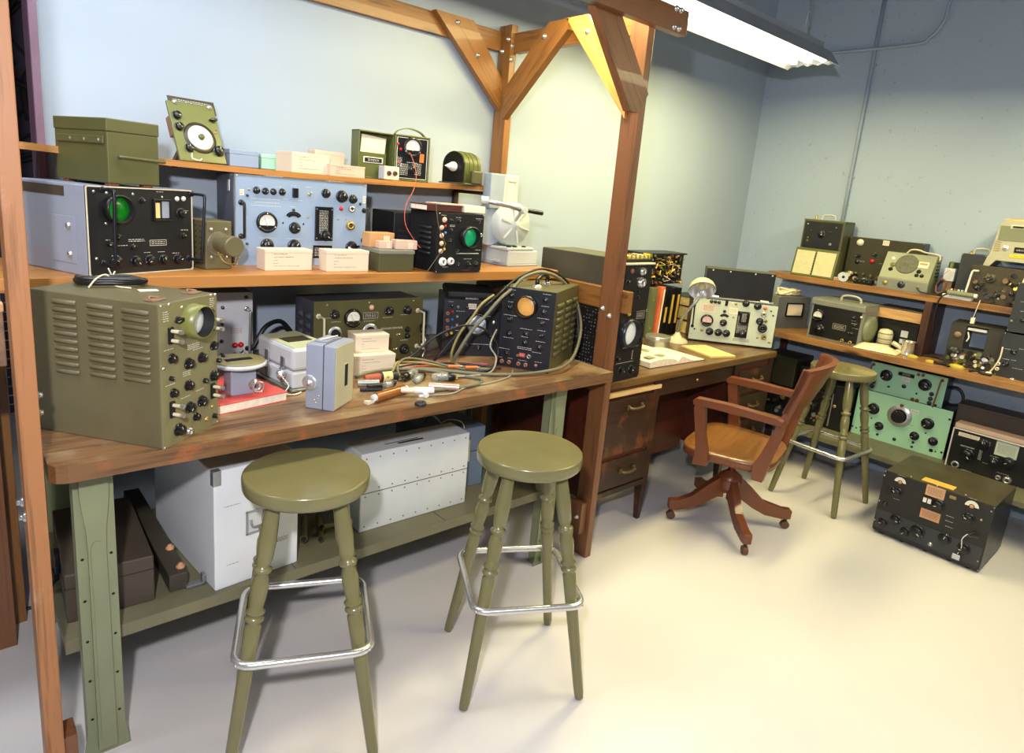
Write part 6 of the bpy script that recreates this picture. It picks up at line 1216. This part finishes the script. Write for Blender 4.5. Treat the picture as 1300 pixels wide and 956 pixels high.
mb = MB(); mb.tube([(0,0,.05),(0,-.04,.035),(-.01,-.08,.012)], .014, 'cream_metal', 10, smoothpts=False); mb.box((-.03,-.10,0), (.015,-.03,.018), 'cream_metal', .006); mb.obj('body', t)
t = thing('tin_mug', 'silver tin can standing on the side bench by the shelf upright', 'can', (4.36,1.285,.8605))
mb = MB(); mb.lathe([(.034,0),(.036,.003),(.034,.008),(.034,.078),(.037,.080),(.037,.084),(.033,.083),(.031,.01),(0,.01)], 'chrome', 28, cap=False); mb.lathe([(.034,0),(0,0)], 'chrome', 28, cap=False); mb.obj('can', t)
mb = MB(); vs = []; rr = random.Random(6); nx, ny = 12, 7
for j in range(ny):
    for i in range(nx):
        x, y = -.12+.24*i/(nx-1), -.06+.12*j/(ny-1); e = max(0,1-(x/.12)**4)*max(0,1-(y/.06)**4); vs.append((x,y,.002+e*(.028+.014*rr.random())))
fs = [(j*nx+i, j*nx+i+1, (j+1)*nx+i+1, (j+1)*nx+i) for j in range(ny-1) for i in range(nx-1)]
mb.add(vs, fs, 'bag_plastic', False); b = [(x,y,0) for x,y,z in vs]; mb.add(b, [f[::-1] for f in fs], 'bag_plastic')
tag(mb.obj('plastic_bag', None, (4.285,1.43,.861), (0,0,R(-82))), 'crumpled cream plastic bag lying near the front of the side bench', 'bag')
for i, (x, y, r_, m_, lb) in enumerate(((4.30,1.235,.016,'plastic_yellow','small yellow cap lying by the silver tin can'),(4.27,1.13,.014,'plastic_yellow','small yellow clip lying before the shelf upright'),(4.27,1.0,.02,'plastic_yellow','larger yellow plastic piece lying before the open chassis radio'))):
    mb = MB(); mb.lathe([(r_,0),(r_*1.1,r_*.5),(r_*.8,r_),(r_*.3,r_*1.2),(0,r_*1.2)], m_, 12, Matrix.Diagonal((1,1.9,1,1)), cap=True); tag(mb.obj('yellow_cap', None, (x,y,.8602)), lb, 'cap')
for i, (pts, lb) in enumerate(((((4.28,1.12,.868),(4.25,1.09,.872),(4.27,1.06,.868),(4.24,1.03,.868)),'dark bent clip lying near the middle of the side bench'),(((4.24,.93,.868),(4.26,.90,.874),(4.235,.87,.870),(4.25,.83,.868)),'dark twisted clamp at the front edge of the side bench'))):
    mb = MB(); mb.tube(pts, .0075, 'black_rubber', 8); tag(mb.obj('bent_clip'), lb, 'clip')
mb = MB(); mb.tube([(4.42,1.26,.866),(4.46,1.18,.866),(4.44,1.12,.866),(4.48,1.06,.866)], .005, 'cable_black', 8); tag(mb.obj('short_cable'), 'short black cable on the bench behind the shelf upright', 'cable')

G = GEO['chassis_radio']; w, h, d = G['w'], G['h'], G['d']
root = thing('open_radio', 'opened radio chassis with exposed tuning parts on the side bench', 'radio', (*G['pos'][:2],.8605), R(-84))
mb = MB(); mb.box((0,.0,0), (.075,.012,h), 'olive_dark', .002); mb.box((0,.012,0), (w,d,.05), 'olive_dark', .003); mb.box((0,d-.03,0), (w,d,h), 'dark', .003); mb.box((0,.0,h-.012), (w,d,h), 'olive_dark', .003); mb.box((w-.075,0,0), (w,.012,h), 'olive_dark', .002); mb.box((.07,0,0), (w-.07,.012,h*.42), 'olive_dark', .002); mb.obj('chassis', root)
mb = MB(); mb.box((.08,-.004,h*.86), (.17,.004,h*.92), 'case_white', .002); mb.obj('top_strip', root)
mb = MB(); mb.box((.085,d-.034,h*.4), (.165,d-.03,h*.85), 'blue_panel', 0); mb.obj('dial_plate', root)
crowd(root, w, d, h*.42, 60, 21); 
mb = MB(); mb.lathe([(.03,0),(.03,.01),(.024,.014),(.012,.02),(0,.02)], 'dark', 18, T(.037,0,h*.32) @ FACE, cap=False); mb.obj('tuning_knob', root); mb = MB(); mb.lathe([(.018,0),(.016,.01),(0,.01)], 'rusty', 14, T(.04,0,h*.72) @ FACE, cap=False); mb.obj('socket', root)
mb = MB(); mb.tube([(.085,-.004,h*.82),(.095,-.008,h*.70),(.088,-.006,h*.60)], .004, 'silk', 6); mb.obj('white_lever', root); mb = MB(); mb.box((.055,-.006,.03), (.075,-.003,.055), 'silk', 0); mb.obj('white_tag', root)
mb = MB(); mb.tube([(4.38,.99,1.245),(4.383,1.0,1.17),(4.385,1.005,1.14)], .002, 'silk', 6); mb.box((4.378,.993,1.108), (4.392,1.013,1.142), 'cream', .002); tag(mb.obj('hanging_tag'), 'cream tag hanging on a string below the upper side shelf', 'tag')

root, w, h, d, G = device('rack_low', 'rack_unit', 'dark grey rack unit at the right picture edge, lower of the stacked pair', 'rack unit', 'charcoal_panel', 'charcoal_panel', lip=0)
root.location.z += .001
mb = MB(); mb.tube([(.01,-.008,.16),(.012,-.02,.10),(.0,-.03,.05),(-.015,-.035,.012)], .004, 'cream_metal', 8); mb.box((-.03,-.05,.0), (-.005,-.02,.016), 'cream', .004); mb.obj('cord', root)
root, w, h, d, G = device('rack_up', 'rack_unit', 'dark grey rack unit at the right picture edge, upper of the stacked pair', 'rack unit', 'charcoal_panel', 'charcoal_panel', lip=0)

# ---- upper shelf
G = GEO['open_set']; x0, y0, _ = G['pos']
root = thing('portable_test_set', 'olive test set with its lid folded down showing yellowed charts, on the upper side shelf', 'test set', (4.47,2.10,1.2285), R(-90))
mb = MB(); mb.box((0,.0,0), (.27,.16,.375), 'olive_drab', .004); mb.box((.0,-.004,.366), (.27,.16,.378), 'olive_green', .002); mb.obj('case', root)
pm = MB(); pm.box((.012,-.004,.19), (.258,.002,.362), 'black_panel', .001)
ctr = [('knob',.13,.285,.024),('jack',.045,.235,.007,'brass'),('jack',.045,.255,.006,'brass'),('lamp',.03,.345,.006,'cream'),('lamp',.22,.335,.005,'cream'),('jack',.20,.225,.010,'steel'),('bar',.095,.245,.008),('knob',.19,.30,.010),('knob',.06,.30,.008),('marks',.08,.33,.06,.01),('marks',.18,.26,.05,.01),('marks',.09,.215,.06,.006),('plate',.11,.205,.05,.014,'plastic_yellow')]
controls(root, pm, ctr); pm.obj('front_panel', root)
mb = MB(); mb.tube([(.09,.06,.378),(.095,.06,.405),(.13,.06,.412),(.17,.06,.408),(.18,.06,.378)], .004, 'cream_metal', 8); mb.obj('carry_handle', root)
mb = MB(); mb.lathe([(.009,0),(.007,.02),(.004,.026),(0,.03)], 'brass', 10, T(.055,.05,.378)); mb.obj('latch_pin', root)
Ml = T(-.012,-.055,0) @ Rx(-.18)
mb = MB(); mb.box((0,0,0), (.29,.045,.19), 'olive_green', .005, Ml); mb.obj('folded_lid', root)
mb = MB(); mb.box((.014,-.002,.014), (.138,.001,.172), 'chart_card', 0, Ml); mb.box((.150,-.002,.014), (.276,.001,.172), 'chart_card', 0, Ml); 
mb.obj('chart_cards', root)
mb = MB()
for k in range(9): mb.tube([tuple(Ml @ Vector((.138,-.003,.02+k*.017))), tuple(Ml @ Vector((.144,-.008,.022+k*.017))), tuple(Ml @ Vector((.150,-.003,.02+k*.017)))], .0016, 'black', 5)
mb.obj('spiral_binding', root)
mb = MB(); mb.lathe([(.030,0),(.030,.003),(.008,.004),(.008,.018),(.030,.019),(.030,.022)], 'case_white', 24, T(0,0,.031) @ Rx(math.pi/2) @ Matrix.Rotation(.4,4,'Y')); mb.lathe([(.009,-.001),(.009,.0235)], 'black', 12, T(0,0,.031) @ Rx(math.pi/2) @ Matrix.Rotation(.4,4,'Y')); 
tag(mb.obj('white_reel', None, (4.425,1.765,1.229), (0,0,R(-80))), 'small white reel standing beside the folded chart lid', 'reel')
t = thing('clear_tape_box', 'small pale block lying left of the white reel', 'block', (4.43,1.835,1.2285), R(-90)); mb = MB(); mb.box((0,0,0), (.05,.03,.022), 'cream_metal', .004); mb.obj('body', t); mb = MB(); mb.box((.006,-.001,.004), (.044,.0,.018), 'tan', 0); mb.obj('label', t)
root, w, h, d, G = device('dark_radio', 'radio_receiver', 'dark radio chassis with a red lamp standing behind the sloping speaker', 'radio', 'black_panel', 'olive_dark', lip=0)
crowd(root, w*.7, d, h*.25, 26, 9)
t = thing('terminal_block', 'small black terminal block with pins in front of the dark radio', 'terminal block', (4.44,1.70,1.2285), R(-90)); mb = MB(); mb.box((0,0,0), (.11,.03,.035), 'black', .003); mb.obj('body', t)
mb = MB(); [mb.cyl((.012+i*.014,.0,.02+.012*(i%2)), (.012+i*.014,-.012,.02+.012*(i%2)), .003, 'steel', 6) for i in range(7)]; mb.obj('pins', t)
G = GEO['speaker']; w = G['w']
root = thing('loudspeaker', 'sloping grey-green loudspeaker with round grille on the upper side shelf', 'speaker', (4.405,1.545,1.2285), R(-89))
prof = [(0,0),(.17,0),(.17,.222),(.075,.222),(.004,.070),(0,.066)]
Mx = Matrix(((0,0,1,0),(1,0,0,0),(0,1,0,0),(0,0,0,1)))
mb = MB(); mb.prism(prof, 0, w, 'speaker_olive', Mx); mb.box((-.002,-.002,0), (w+.002,.004,.066), 'grey_olive', .003); mb.obj('cabinet', root)
sl = math.atan2(.071,.152); Mf = T(0,.004,.070) @ Rx(-sl)      # local frame of the sloping front
mb = MB(); mb.lathe([(.062,0),(.062,.003),(.057,.004),(0,.0045)], 'speaker_grille', 36, Mf @ T(w*.47,0,.098) @ FACE, cap=False); mb.obj('grille', root)
for u, v, r_, m_ in ((.045,.125,.009,'silk'),(.055,.085,.011,'olive_light'),(.205,.060,.009,'black'),(.228,.035,.008,'black'),(.200,.035,.008,'black'),(.05,.055,.009,'black')):
    mb = MB(); mb.lathe([(r_*1.4,0),(r_*1.4,.002),(r_,.003),(r_*.9,.008),(0,.009)], m_, 16, Mf @ T(u,0,v) @ FACE, cap=False); mb.obj('knob', root)
mb = MB(); mb.box((.190,-.002,.085), (.245,0,.125), 'cream', .001, Mf); mb.box((.197,-.003,.104), (.238,-.0015,.116), 'orange', 0, Mf); mb.obj('label', root)
for u, r_, m_ in ((.045,.011,'brass'),(.135,.016,'blue_black'),(.225,.006,'brass')):
    mb = MB(); mb.lathe([(r_*1.3,0),(r_*1.3,.003),(r_,.005),(r_*.5,.009),(0,.009)], m_, 16, T(u,-.002,.036) @ FACE, cap=False); mb.obj('socket', root)
mb = MB(); mb.tube([(.10,.10,.222),(.12,.10,.245),(.16,.10,.248),(.20,.10,.238),(.27,.09,.232),(.285,.09,.215),(.283,.09,.20)], .005, 'cream_metal', 8); mb.obj('handle_cord', root)
mb = MB(); mb.tube([(.225,-.01,.03),(.25,-.02,.012),(.30,-.015,.010),(.34,.01,.012)], .004, 'cable_black', 8); mb.obj('cord', root)
mb = MB(); [mb.box((w,.09,.10+i*.02), (w+.004,.15,.108+i*.02), 'dark', .001) for i in range(5)]; mb.obj('side_vents', root)
root = thing('bare_chassis', 'small bare chassis with white transformer between speaker and dark box', 'chassis', (4.45,1.225,1.2285), R(-90))
mb = MB(); mb.box((0,0,0), (.075,.13,.03), 'dark', .003); mb.box((0,.10,0), (.075,.13,.20), 'dark', .002); mb.obj('chassis', root)
mb = MB(); mb.box((.005,.02,.09), (.06,.09,.165), 'case_white', .004); mb.box((.01,.03,.03), (.055,.08,.09), 'rusty', .004); mb.lathe([(.012,.165),(.012,.20),(0,.205)], 'olive_green', 12, T(.03,.05,0), cap=False); mb.obj('transformer', root)
mb = MB(); mb.tube([(-.01,-.01,.06),(.01,-.02,.10),(.04,-.02,.08),(.03,-.02,.03),(0,-.02,.02),(-.01,-.01,.06)], .006, 'brown', 8); mb.tube([(.01,0,.12),(.04,-.01,.16),(.06,0,.13)], .003, 'pink', 6); mb.obj('wiring', root)
root, w, h, d, G = device('dark_box', 'equipment_box', 'plain dark grey box with a wire handle behind the open chassis front', 'box', 'charcoal_panel', 'charcoal_panel', lip=0)
mb = MB(); mb.tube([(.04,.06,h),(.05,.06,h+.03),(.11,.06,h+.032),(.12,.06,h)], .005, 'cream_metal', 8); mb.lathe([(.012,0),(.008,.014),(0,.016)], 'brass', 10, T(.03,.06,h), cap=False); mb.obj('wire_handle', root)
G = GEO['chassis_front']; w, h, d = G['w'], G['h'], G['d']
root = thing('handled_receiver', 'brown receiver front with two white bar handles on the upper side shelf', 'radio', (4.425,1.075,1.2285), R(-90))
mb = MB(); mb.box((0,.004,0), (w+.02,d,h), 'olive_dark', .003); mb.obj('case', root); crowd(root, w, d, h*.9, 34, 77, ('olive_dark','brown_olive','black','brass','rusty','brown_olive','dark'), -.001)
pm = MB(); pm.box((0,-.002,0), (w+.02,.005,h), 'brown_olive', .002)
controls(root, pm, [('knob',.10,.14,.020),('jack',.10,.14,.026,'olive_drab'),('knob',.05,.08,.017),('knob',.15,.06,.016),('lamp',.19,.12,.010,'brass'),('knob',.21,.07,.014),('marks',.10,.185,.05,.01),('marks',.12,.10,.05,.01),('marks',.17,.17,.06,.02),('lamp',.155,.035,.006,'cream'),('plate',.10,.192,.05,.012,'plastic_yellow')])
pm.obj('front_panel', root)
for x in (.012,.255):
    mb = MB(); mb.tube([(x+.022,-.004,.172),(x+.016,-.03,.172),(x+.002,-.034,.165),(x-.004,-.034,.10),(x-.008,-.034,.03),(x-.008,-.004,.02)], .0055, 'silk', 10); mb.obj('bar_handle', root)
G = GEO['beige_unit']
root = thing('beige_unit', 'beige metal instrument on splayed legs on top of the handled receiver', 'instrument', (4.46,1.035,1.2285+h+.001), R(-90))
w2, h2 = .30, .255
mb = MB(); mb.prism([(.045,.055),(w2-.045+.03,.055),(w2,h2-.02),(w2-.02,h2),(.055,h2),(.035,h2-.02),(.018,.055)], -.15, 0, 'beige', FACE); mb.obj('case', root)
mb = MB(); mb.prism([(.0,0),(.03,0),(.055,.035),(.23,.035),(.255,0),(.29,0),(.285,.056),(.012,.056)], -.14, .004, 'beige', FACE); mb.obj('leg_frame', root)
mb = MB(); mb.box((.04,-.003,.145), (w2-.01,.001,.225), 'speaker_olive', .001); mb.box((.085,-.006,.212), (.155,-.001,.232), 'cream_metal', .004); mb.box((.095,-.008,.216), (.145,-.005,.227), 'dark', .002); mb.obj('front_grille', root)
place('knob', 'plain_dial', u_dialplain, root, .085, .105, .016)
mb = MB(); mb.box((.125,-.003,.085), (.20,.0,.115), 'black', .001); mb.box((.11,-.003,.058), (.22,.0,.075), 'yellow', .001); marks_into(mb, .16, .10, .05, .01, 'silk', -.0035); marks_into(mb, .16, .067, .08, .006, 'silk_dark', -.0035); mb.obj('label_plate', root)
mb = MB()
for i in range(5): mb.box((.03,-.002,.085+i*.012), (.06,.001,.089+i*.012), 'brass')
mb.obj('vent_slots', root)
t = thing('paper_pile', 'yellowed papers lying on top of the beige instrument', 'papers', (4.48,1.0,1.2285+h+.257), R(-90)); mb = MB(); mb.box((.01,0,0), (.2,.11,.006), 'pad_yellow', .001); mb.box((.03,.01,.006), (.22,.12,.012), 'card_tan', .001); mb.obj('sheets', t)
t = thing('power_strip', 'white power strip with upright pins at the edge of the upper side shelf', 'power strip', (4.402,1.185,1.2285), R(-92))
mb = MB(); mb.box((0,0,0), (.15,.035,.022), 'white', .004); mb.obj('body', t)
mb = MB(); [mb.cyl((.035+i*.018,.018,.022), (.037+i*.018,.018,.055), .006, ('silk','cable_red')[i%3==1], 8) for i in range(5)]; mb.obj('pins', t)
t = thing('lint_roller', 'greyish rounded roller lying across the white power strip', 'roller', (4.388,1.155,1.252), R(-88)); mb = MB(); mb.cyl((0,-.006,.012), (.13,-.006,.010), .014, 'speaker_olive', 16); mb.cyl((.13,-.006,.010), (.145,-.006,.010), .012, 'white', 14); mb.obj('body', t)
mb = MB(); mb.tube([(4.385,1.15,1.255),(4.375,1.175,1.235),(4.378,1.19,1.19),(4.39,1.195,1.10),(4.42,1.19,1.0)], .0045, 'cable_black', 8); tag(mb.obj('hanging_cable'), 'black cord hanging from the power strip past the shelf edge', 'cable')

# ---- lower shelf of the side bench
ZL = .2705
for k in ('green_big','green_small','frame_receiver'): GEO[k]['pos'] = (*GEO[k]['pos'][:2], GEO[k]['pos'][2]-.0035)
GEO['green_small']['pos'] = (GEO['green_small']['pos'][0]-.11, GEO['green_small']['pos'][1], GEO['green_big']['pos'][2]+GEO['green_big']['h']+.001)
GEO['green_big']['d'] = .20; GEO['green_small']['d'] = .15
root, w, h, d, G = device('green_big', 'signal_generator', 'large mint-green radio unit with silver tuning dial, lower of the two under the side bench', 'radio', 'charcoal_panel', 'mint', lip=.002)
root, w, h, d, G = device('green_small', 'signal_generator', 'narrower mint-green radio unit on top of the large mint one', 'radio', 'charcoal_panel', 'mint', lip=.002)
mb = MB(); mb.tube([(w,.06,.12),(w+.05,.05,.13),(w+.085,.05,.09),(w+.08,.05,.04),(w+.03,.06,.02),(w,.07,.03)], .008, 'cable_black', 10); mb.obj('side_handle', root)
root, w, h, d, G = device('frame_receiver', 'radio_receiver', 'black-fronted receiver in a white metal frame, right of the mint units', 'radio', 'black_panel', 'black_panel', lip=0)
mb = MB()
for q in ((-.006,-.006,0,.0,h),(w,-.006,w+.006,.0,h),(-.006,-.006,w+.006,h,h+.006)): mb.box((q[0],-.012,q[3] if q[3] > .1 else 0), (q[2],.004,q[4] if q[3] > .1 else h+.006), 'silk', .002)
mb.obj('white_frame', root)
t = thing('brown_carton', 'large dull brown carton behind the black-fronted receiver', 'box', (4.50,1.0,ZL), R(-90)); mb = MB(); mb.box((0,0,0), (.60,.16,.34), 'brown_case', .004); mb.obj('carton', t); mb = MB(); mb.box((-.002,-.002,.335), (.602,.162,.352), 'brown_case', .003); mb.obj('lid', t)
t = thing('pink_folder', 'faded pink folder lying on top of the black-fronted receiver', 'folder', (4.40,.965,ZL+h+.005), R(-90)); mb = MB(); mb.box((0,0,0), (.46,.085,.022), 'rusty', .003); mb.obj('papers', t); mb = MB(); mb.box((-.002,-.002,.022), (.462,.087,.026), 'card_pink', .001); mb.box((-.002,-.004,0), (.462,-.001,.026), 'card_pink', .001); mb.obj('cover', t)
def dark_chassis(pos, rz, w, d, h, lb, seed, n=40):
    t = thing('dark_chassis', lb, 'chassis', pos, R(rz), 'dark chassis under the side bench'); mb = MB(); mb.box((0,.012,0), (w,d,h), 'black_panel', .003); mb.obj('case', t); crowd(t, w, d, h, n, seed, ('dark','black','galv','brass','rusty','dark_steel','black'), .012); return t
dark_chassis((4.28,2.16,ZL), -90, .26, .3, .20, 'dark cluttered chassis at the far corner under the side bench', 31)
dark_chassis((4.30,1.885,ZL), -90, .20, .3, .24, 'dark cluttered chassis seen behind the legs of the far stool', 32)
t = thing('dark_green_box', 'dark green box on top of the chassis in the far corner', 'box', (4.34,2.16,ZL+.203), R(-90)); mb = MB(); mb.box((0,0,0), (.24,.25,.20), 'olive_dark', .004); mb.obj('body', t); mb = MB(); mb.box((-.002,-.002,.17), (.242,.252,.204), 'olive_dark', .003); mb.obj('lid', t)
t = thing('black_case', 'plain black case with a brass lamp beside the mint units', 'case', (4.35,1.672,ZL), R(-88)); mb = MB(); mb.box((0,0,0), (.13,.28,.30), 'black_panel', .004); mb.obj('body', t); mb = MB(); mb.lathe([(.012,0),(.012,.006),(.008,.010),(0,.010)], 'brass', 12, T(.045,0,.16) @ FACE, cap=False); mb.box((.02,-.004,.02), (.028,0,.26), 'steel', .001); mb.obj('fittings', t)
t = thing('stacked_unit', 'dark unit lying on the chassis just below the side bench top', 'unit', (4.33,1.88,ZL+.243), R(-90)); mb = MB(); mb.box((0,0,0), (.24,.26,.13), 'black_panel', .004); mb.obj('case', t); mb = MB(); mb.box((.03,-.004,.08), (.16,0,.10), 'brown', .001); mb.obj('label', t)

# ---- black radio on the floor
GEO['floor_radio']['pos'] = (*GEO['floor_radio']['pos'][:2], .014)
GEO['floor_radio']['h'] -= .014
root, w, h, d, G = device('floor_radio', 'radio_transmitter', 'big black radio with two half-round meters standing on the floor', 'radio', 'black_panel', 'black_panel', lip=0, top='radio_top')
mb = MB(); mb.box((.006,-.003,.02), (w-.006,.0,h*.36), 'charcoal_panel', .001); mb.obj('lower_panel', root)
mb = MB()
for x in (.04,.14,.25,.36,w-.05):
    for y in (.03,d-.04): mb.lathe([(.012,-.014),(.014,0)], 'black_rubber', 12, T(x,y,0))
mb.obj('feet', root)
mb = MB(); mb.box((w*.33,.035,h+.0012), (w*.62,.10,h+.0026), 'yellow_label', .0005); mb.obj('top_label', root)
mb = MB(); mb.tube([(w-.075,-.02,.17),(w-.09,-.03,.14),(w-.085,-.025,.09),(w-.095,-.02,.055)], .0022, 'silk', 6); mb.box((w-.115,-.022,.022), (w-.082,-.019,.05), 'case_white', .002); mb.tube([(w-.05,-.004,.19),(w-.07,-.03,.165),(w-.03,-.03,.172)], .004, 'dark', 6); mb.obj('tag', root)

# ================================================================ fluorescent fittings
def fixture(x0, x1, label, col, s):
    t = thing('fluorescent_light', label, 'light', (x1,1.94,2.45))
    L = x1-x0
    P_ = [(-.15,0),(-.146,.004),(-.085,.072),(.085,.072),(.146,.004),(.15,0)]
    mb = MB(); Mx = Matrix(((0,0,1,-L),(1,0,0,0),(0,1,0,0),(0,0,0,1)))
    out = [(-.152,-.002),(-.148,-.002),(-.083,.066),(.083,.066),(.148,-.002),(.152,-.002),(.090,.078),(-.090,.078)]
    inn = [(-.148,-.002),(-.083,.066),(.083,.066),(.148,-.002)]
    V = []; 
    for x in (-L,0): V += [(x,y,z) for y, z in out]
    mb.add(V, [(0,7,15,8),(7,6,14,15),(6,5,13,14)], 'reflector_out'); mb.add(V, [(1,9,10,2),(2,10,11,3),(3,11,12,4),(0,8,9,1),(4,12,13,5)], 'reflector_in')
    mb.obj('reflector', t)
    mb = MB(); mb.box((-L,-.055,.078), (-.02,.055,.125), 'reflector_out', .004); mb.obj('ballast_channel', t)
    for x in (-.003,-L):
        mb = MB(); mb.prism([(-.150,-.002),(-.088,.076),(.088,.076),(.150,-.002),(.12,.012),(.09,.006),(.055,.018),(.03,.006),(0,.018),(-.03,.006),(-.055,.018),(-.09,.006),(-.12,.012)][::-1], x-0, x+.003, 'reflector_out', Matrix(((0,0,1,0),(1,0,0,0),(0,1,0,0),(0,0,0,1)))); mb.obj('end_plate', t)
    for y in (-.085,0,.085):
        mb = MB(); mb.cyl((-L+.06,y,.028), (-.06,y,.028), .019, col, 16); mb.obj('tube', t)
        mb = MB(); mb.box((-.06,y-.013,.010), (-.045,y+.013,.062), 'white', .002); mb.box((-L+.045,y-.013,.010), (-L+.06,y+.013,.062), 'white', .002); mb.obj('lamp_holder', t)
    for xx in (-.15,-L+.15):
        mb = MB(); mb.tube([(xx-.03,0,.125),(xx,0,.30),(xx,0,.848)], .003, 'galv', 6, smoothpts=False)
        for k in range(12):
            a = Vector((xx+.03,0,.125)).lerp(Vector((xx,0,.30)), k/12); b = Vector((xx+.03,0,.125)).lerp(Vector((xx,0,.30)), (k+.8)/12); mb.tube([a,b], .0035 if k%2 else .0025, 'galv', 6, smoothpts=False)
        mb.obj('hanging_chain', t)
    la = bpy.data.lights.new('fluorescent_glow', 'AREA'); la.shape = 'RECTANGLE'; la.size = L-.14; la.size_y = .24; la.energy = s[0]; la.color = s[1]
    lo = bpy.data.objects.new('fluorescent_glow', la); C.objects.link(lo); lo.location = ((x0+x1)/2,1.94,2.452)
    return t
glow('tube_warm', (255,250,222), 7.); glow('tube_cool', (244,246,255), 5.)
fixture(1.47, 3.89, 'glowing fluorescent light fitting hung on chains above the desk', 'tube_warm', (60, (1,.84,.36)))
fixture(-1.25, 1.17, 'fluorescent light fitting above the left part of the workbench', 'tube_cool', (24, (.90,.95,1)))
f3 = fixture(2.3, 4.4, 'fluorescent light fitting hung nearer the right of the room', 'tube_warm', (44, (1,.87,.44)))
f3.location.y = .25; bpy.data.objects['fluorescent_glow.002'].location.y = .25
def area(name, loc, size, energy, col, rot=(0,0,0)):
    la = bpy.data.lights.new(name, 'AREA'); la.shape = 'RECTANGLE'; la.size, la.size_y = size; la.energy = energy; la.color = col
    o = bpy.data.objects.new(name, la); C.objects.link(o); o.location = loc; o.rotation_euler = rot; return o
area('room_light', (.2,-1.2,3.2), (2.4,1.2), 42, (.86,.88,1))
area('room_light', (3.0,-1.6,3.2), (2.4,1.0), 12, (.75,.85,1))
# camera flash just above the camera
fl = bpy.data.lights.new('camera_flash', 'AREA'); fl.shape = 'DISK'; fl.size = .10; fl.energy = 54; fl.color = (1,.96,1)
fo = bpy.data.objects.new('camera_flash', fl); C.objects.link(fo); fo.location = (-.2,.0,1.95); fo.rotation_euler = Vector((-.62,-.74,.28)).to_track_quat('Z','Y').to_euler()
w_ = bpy.data.worlds.new('world'); sc.world = w_; w_.use_nodes = True; w_.node_tree.nodes['Background'].inputs[0].default_value = (.55,.6,.75,1); w_.node_tree.nodes['Background'].inputs[1].default_value = .05

# ================================================================ camera
cam = bpy.data.cameras.new('camera'); co = bpy.data.objects.new('camera', cam); C.objects.link(co); sc.camera = co
cam.sensor_width = 36; cam.lens = 834.0/1300*36; cam.shift_y = -45/1300; cam.clip_start = .05
yaw, pitch, roll = R(47.8256), R(-12.6033), R(5.0094)
f = Vector((math.cos(pitch)*math.cos(yaw), math.cos(pitch)*math.sin(yaw), math.sin(pitch))); r = Vector((math.sin(yaw), -math.cos(yaw), 0)); u = r.cross(f)
r2 = r*math.cos(roll)+u*math.sin(roll); u2 = -r*math.sin(roll)+u*math.cos(roll)
co.matrix_world = Matrix((r2, u2, -f)).transposed().to_4x4() @ Matrix.Identity(4)
co.location = (0,0,1.6)
sc.view_settings.view_transform = 'Standard'; sc.view_settings.look = 'None'; sc.view_settings.gamma = 1; sc.view_settings.use_curve_mapping = False
sc.view_settings.exposure = 0.0
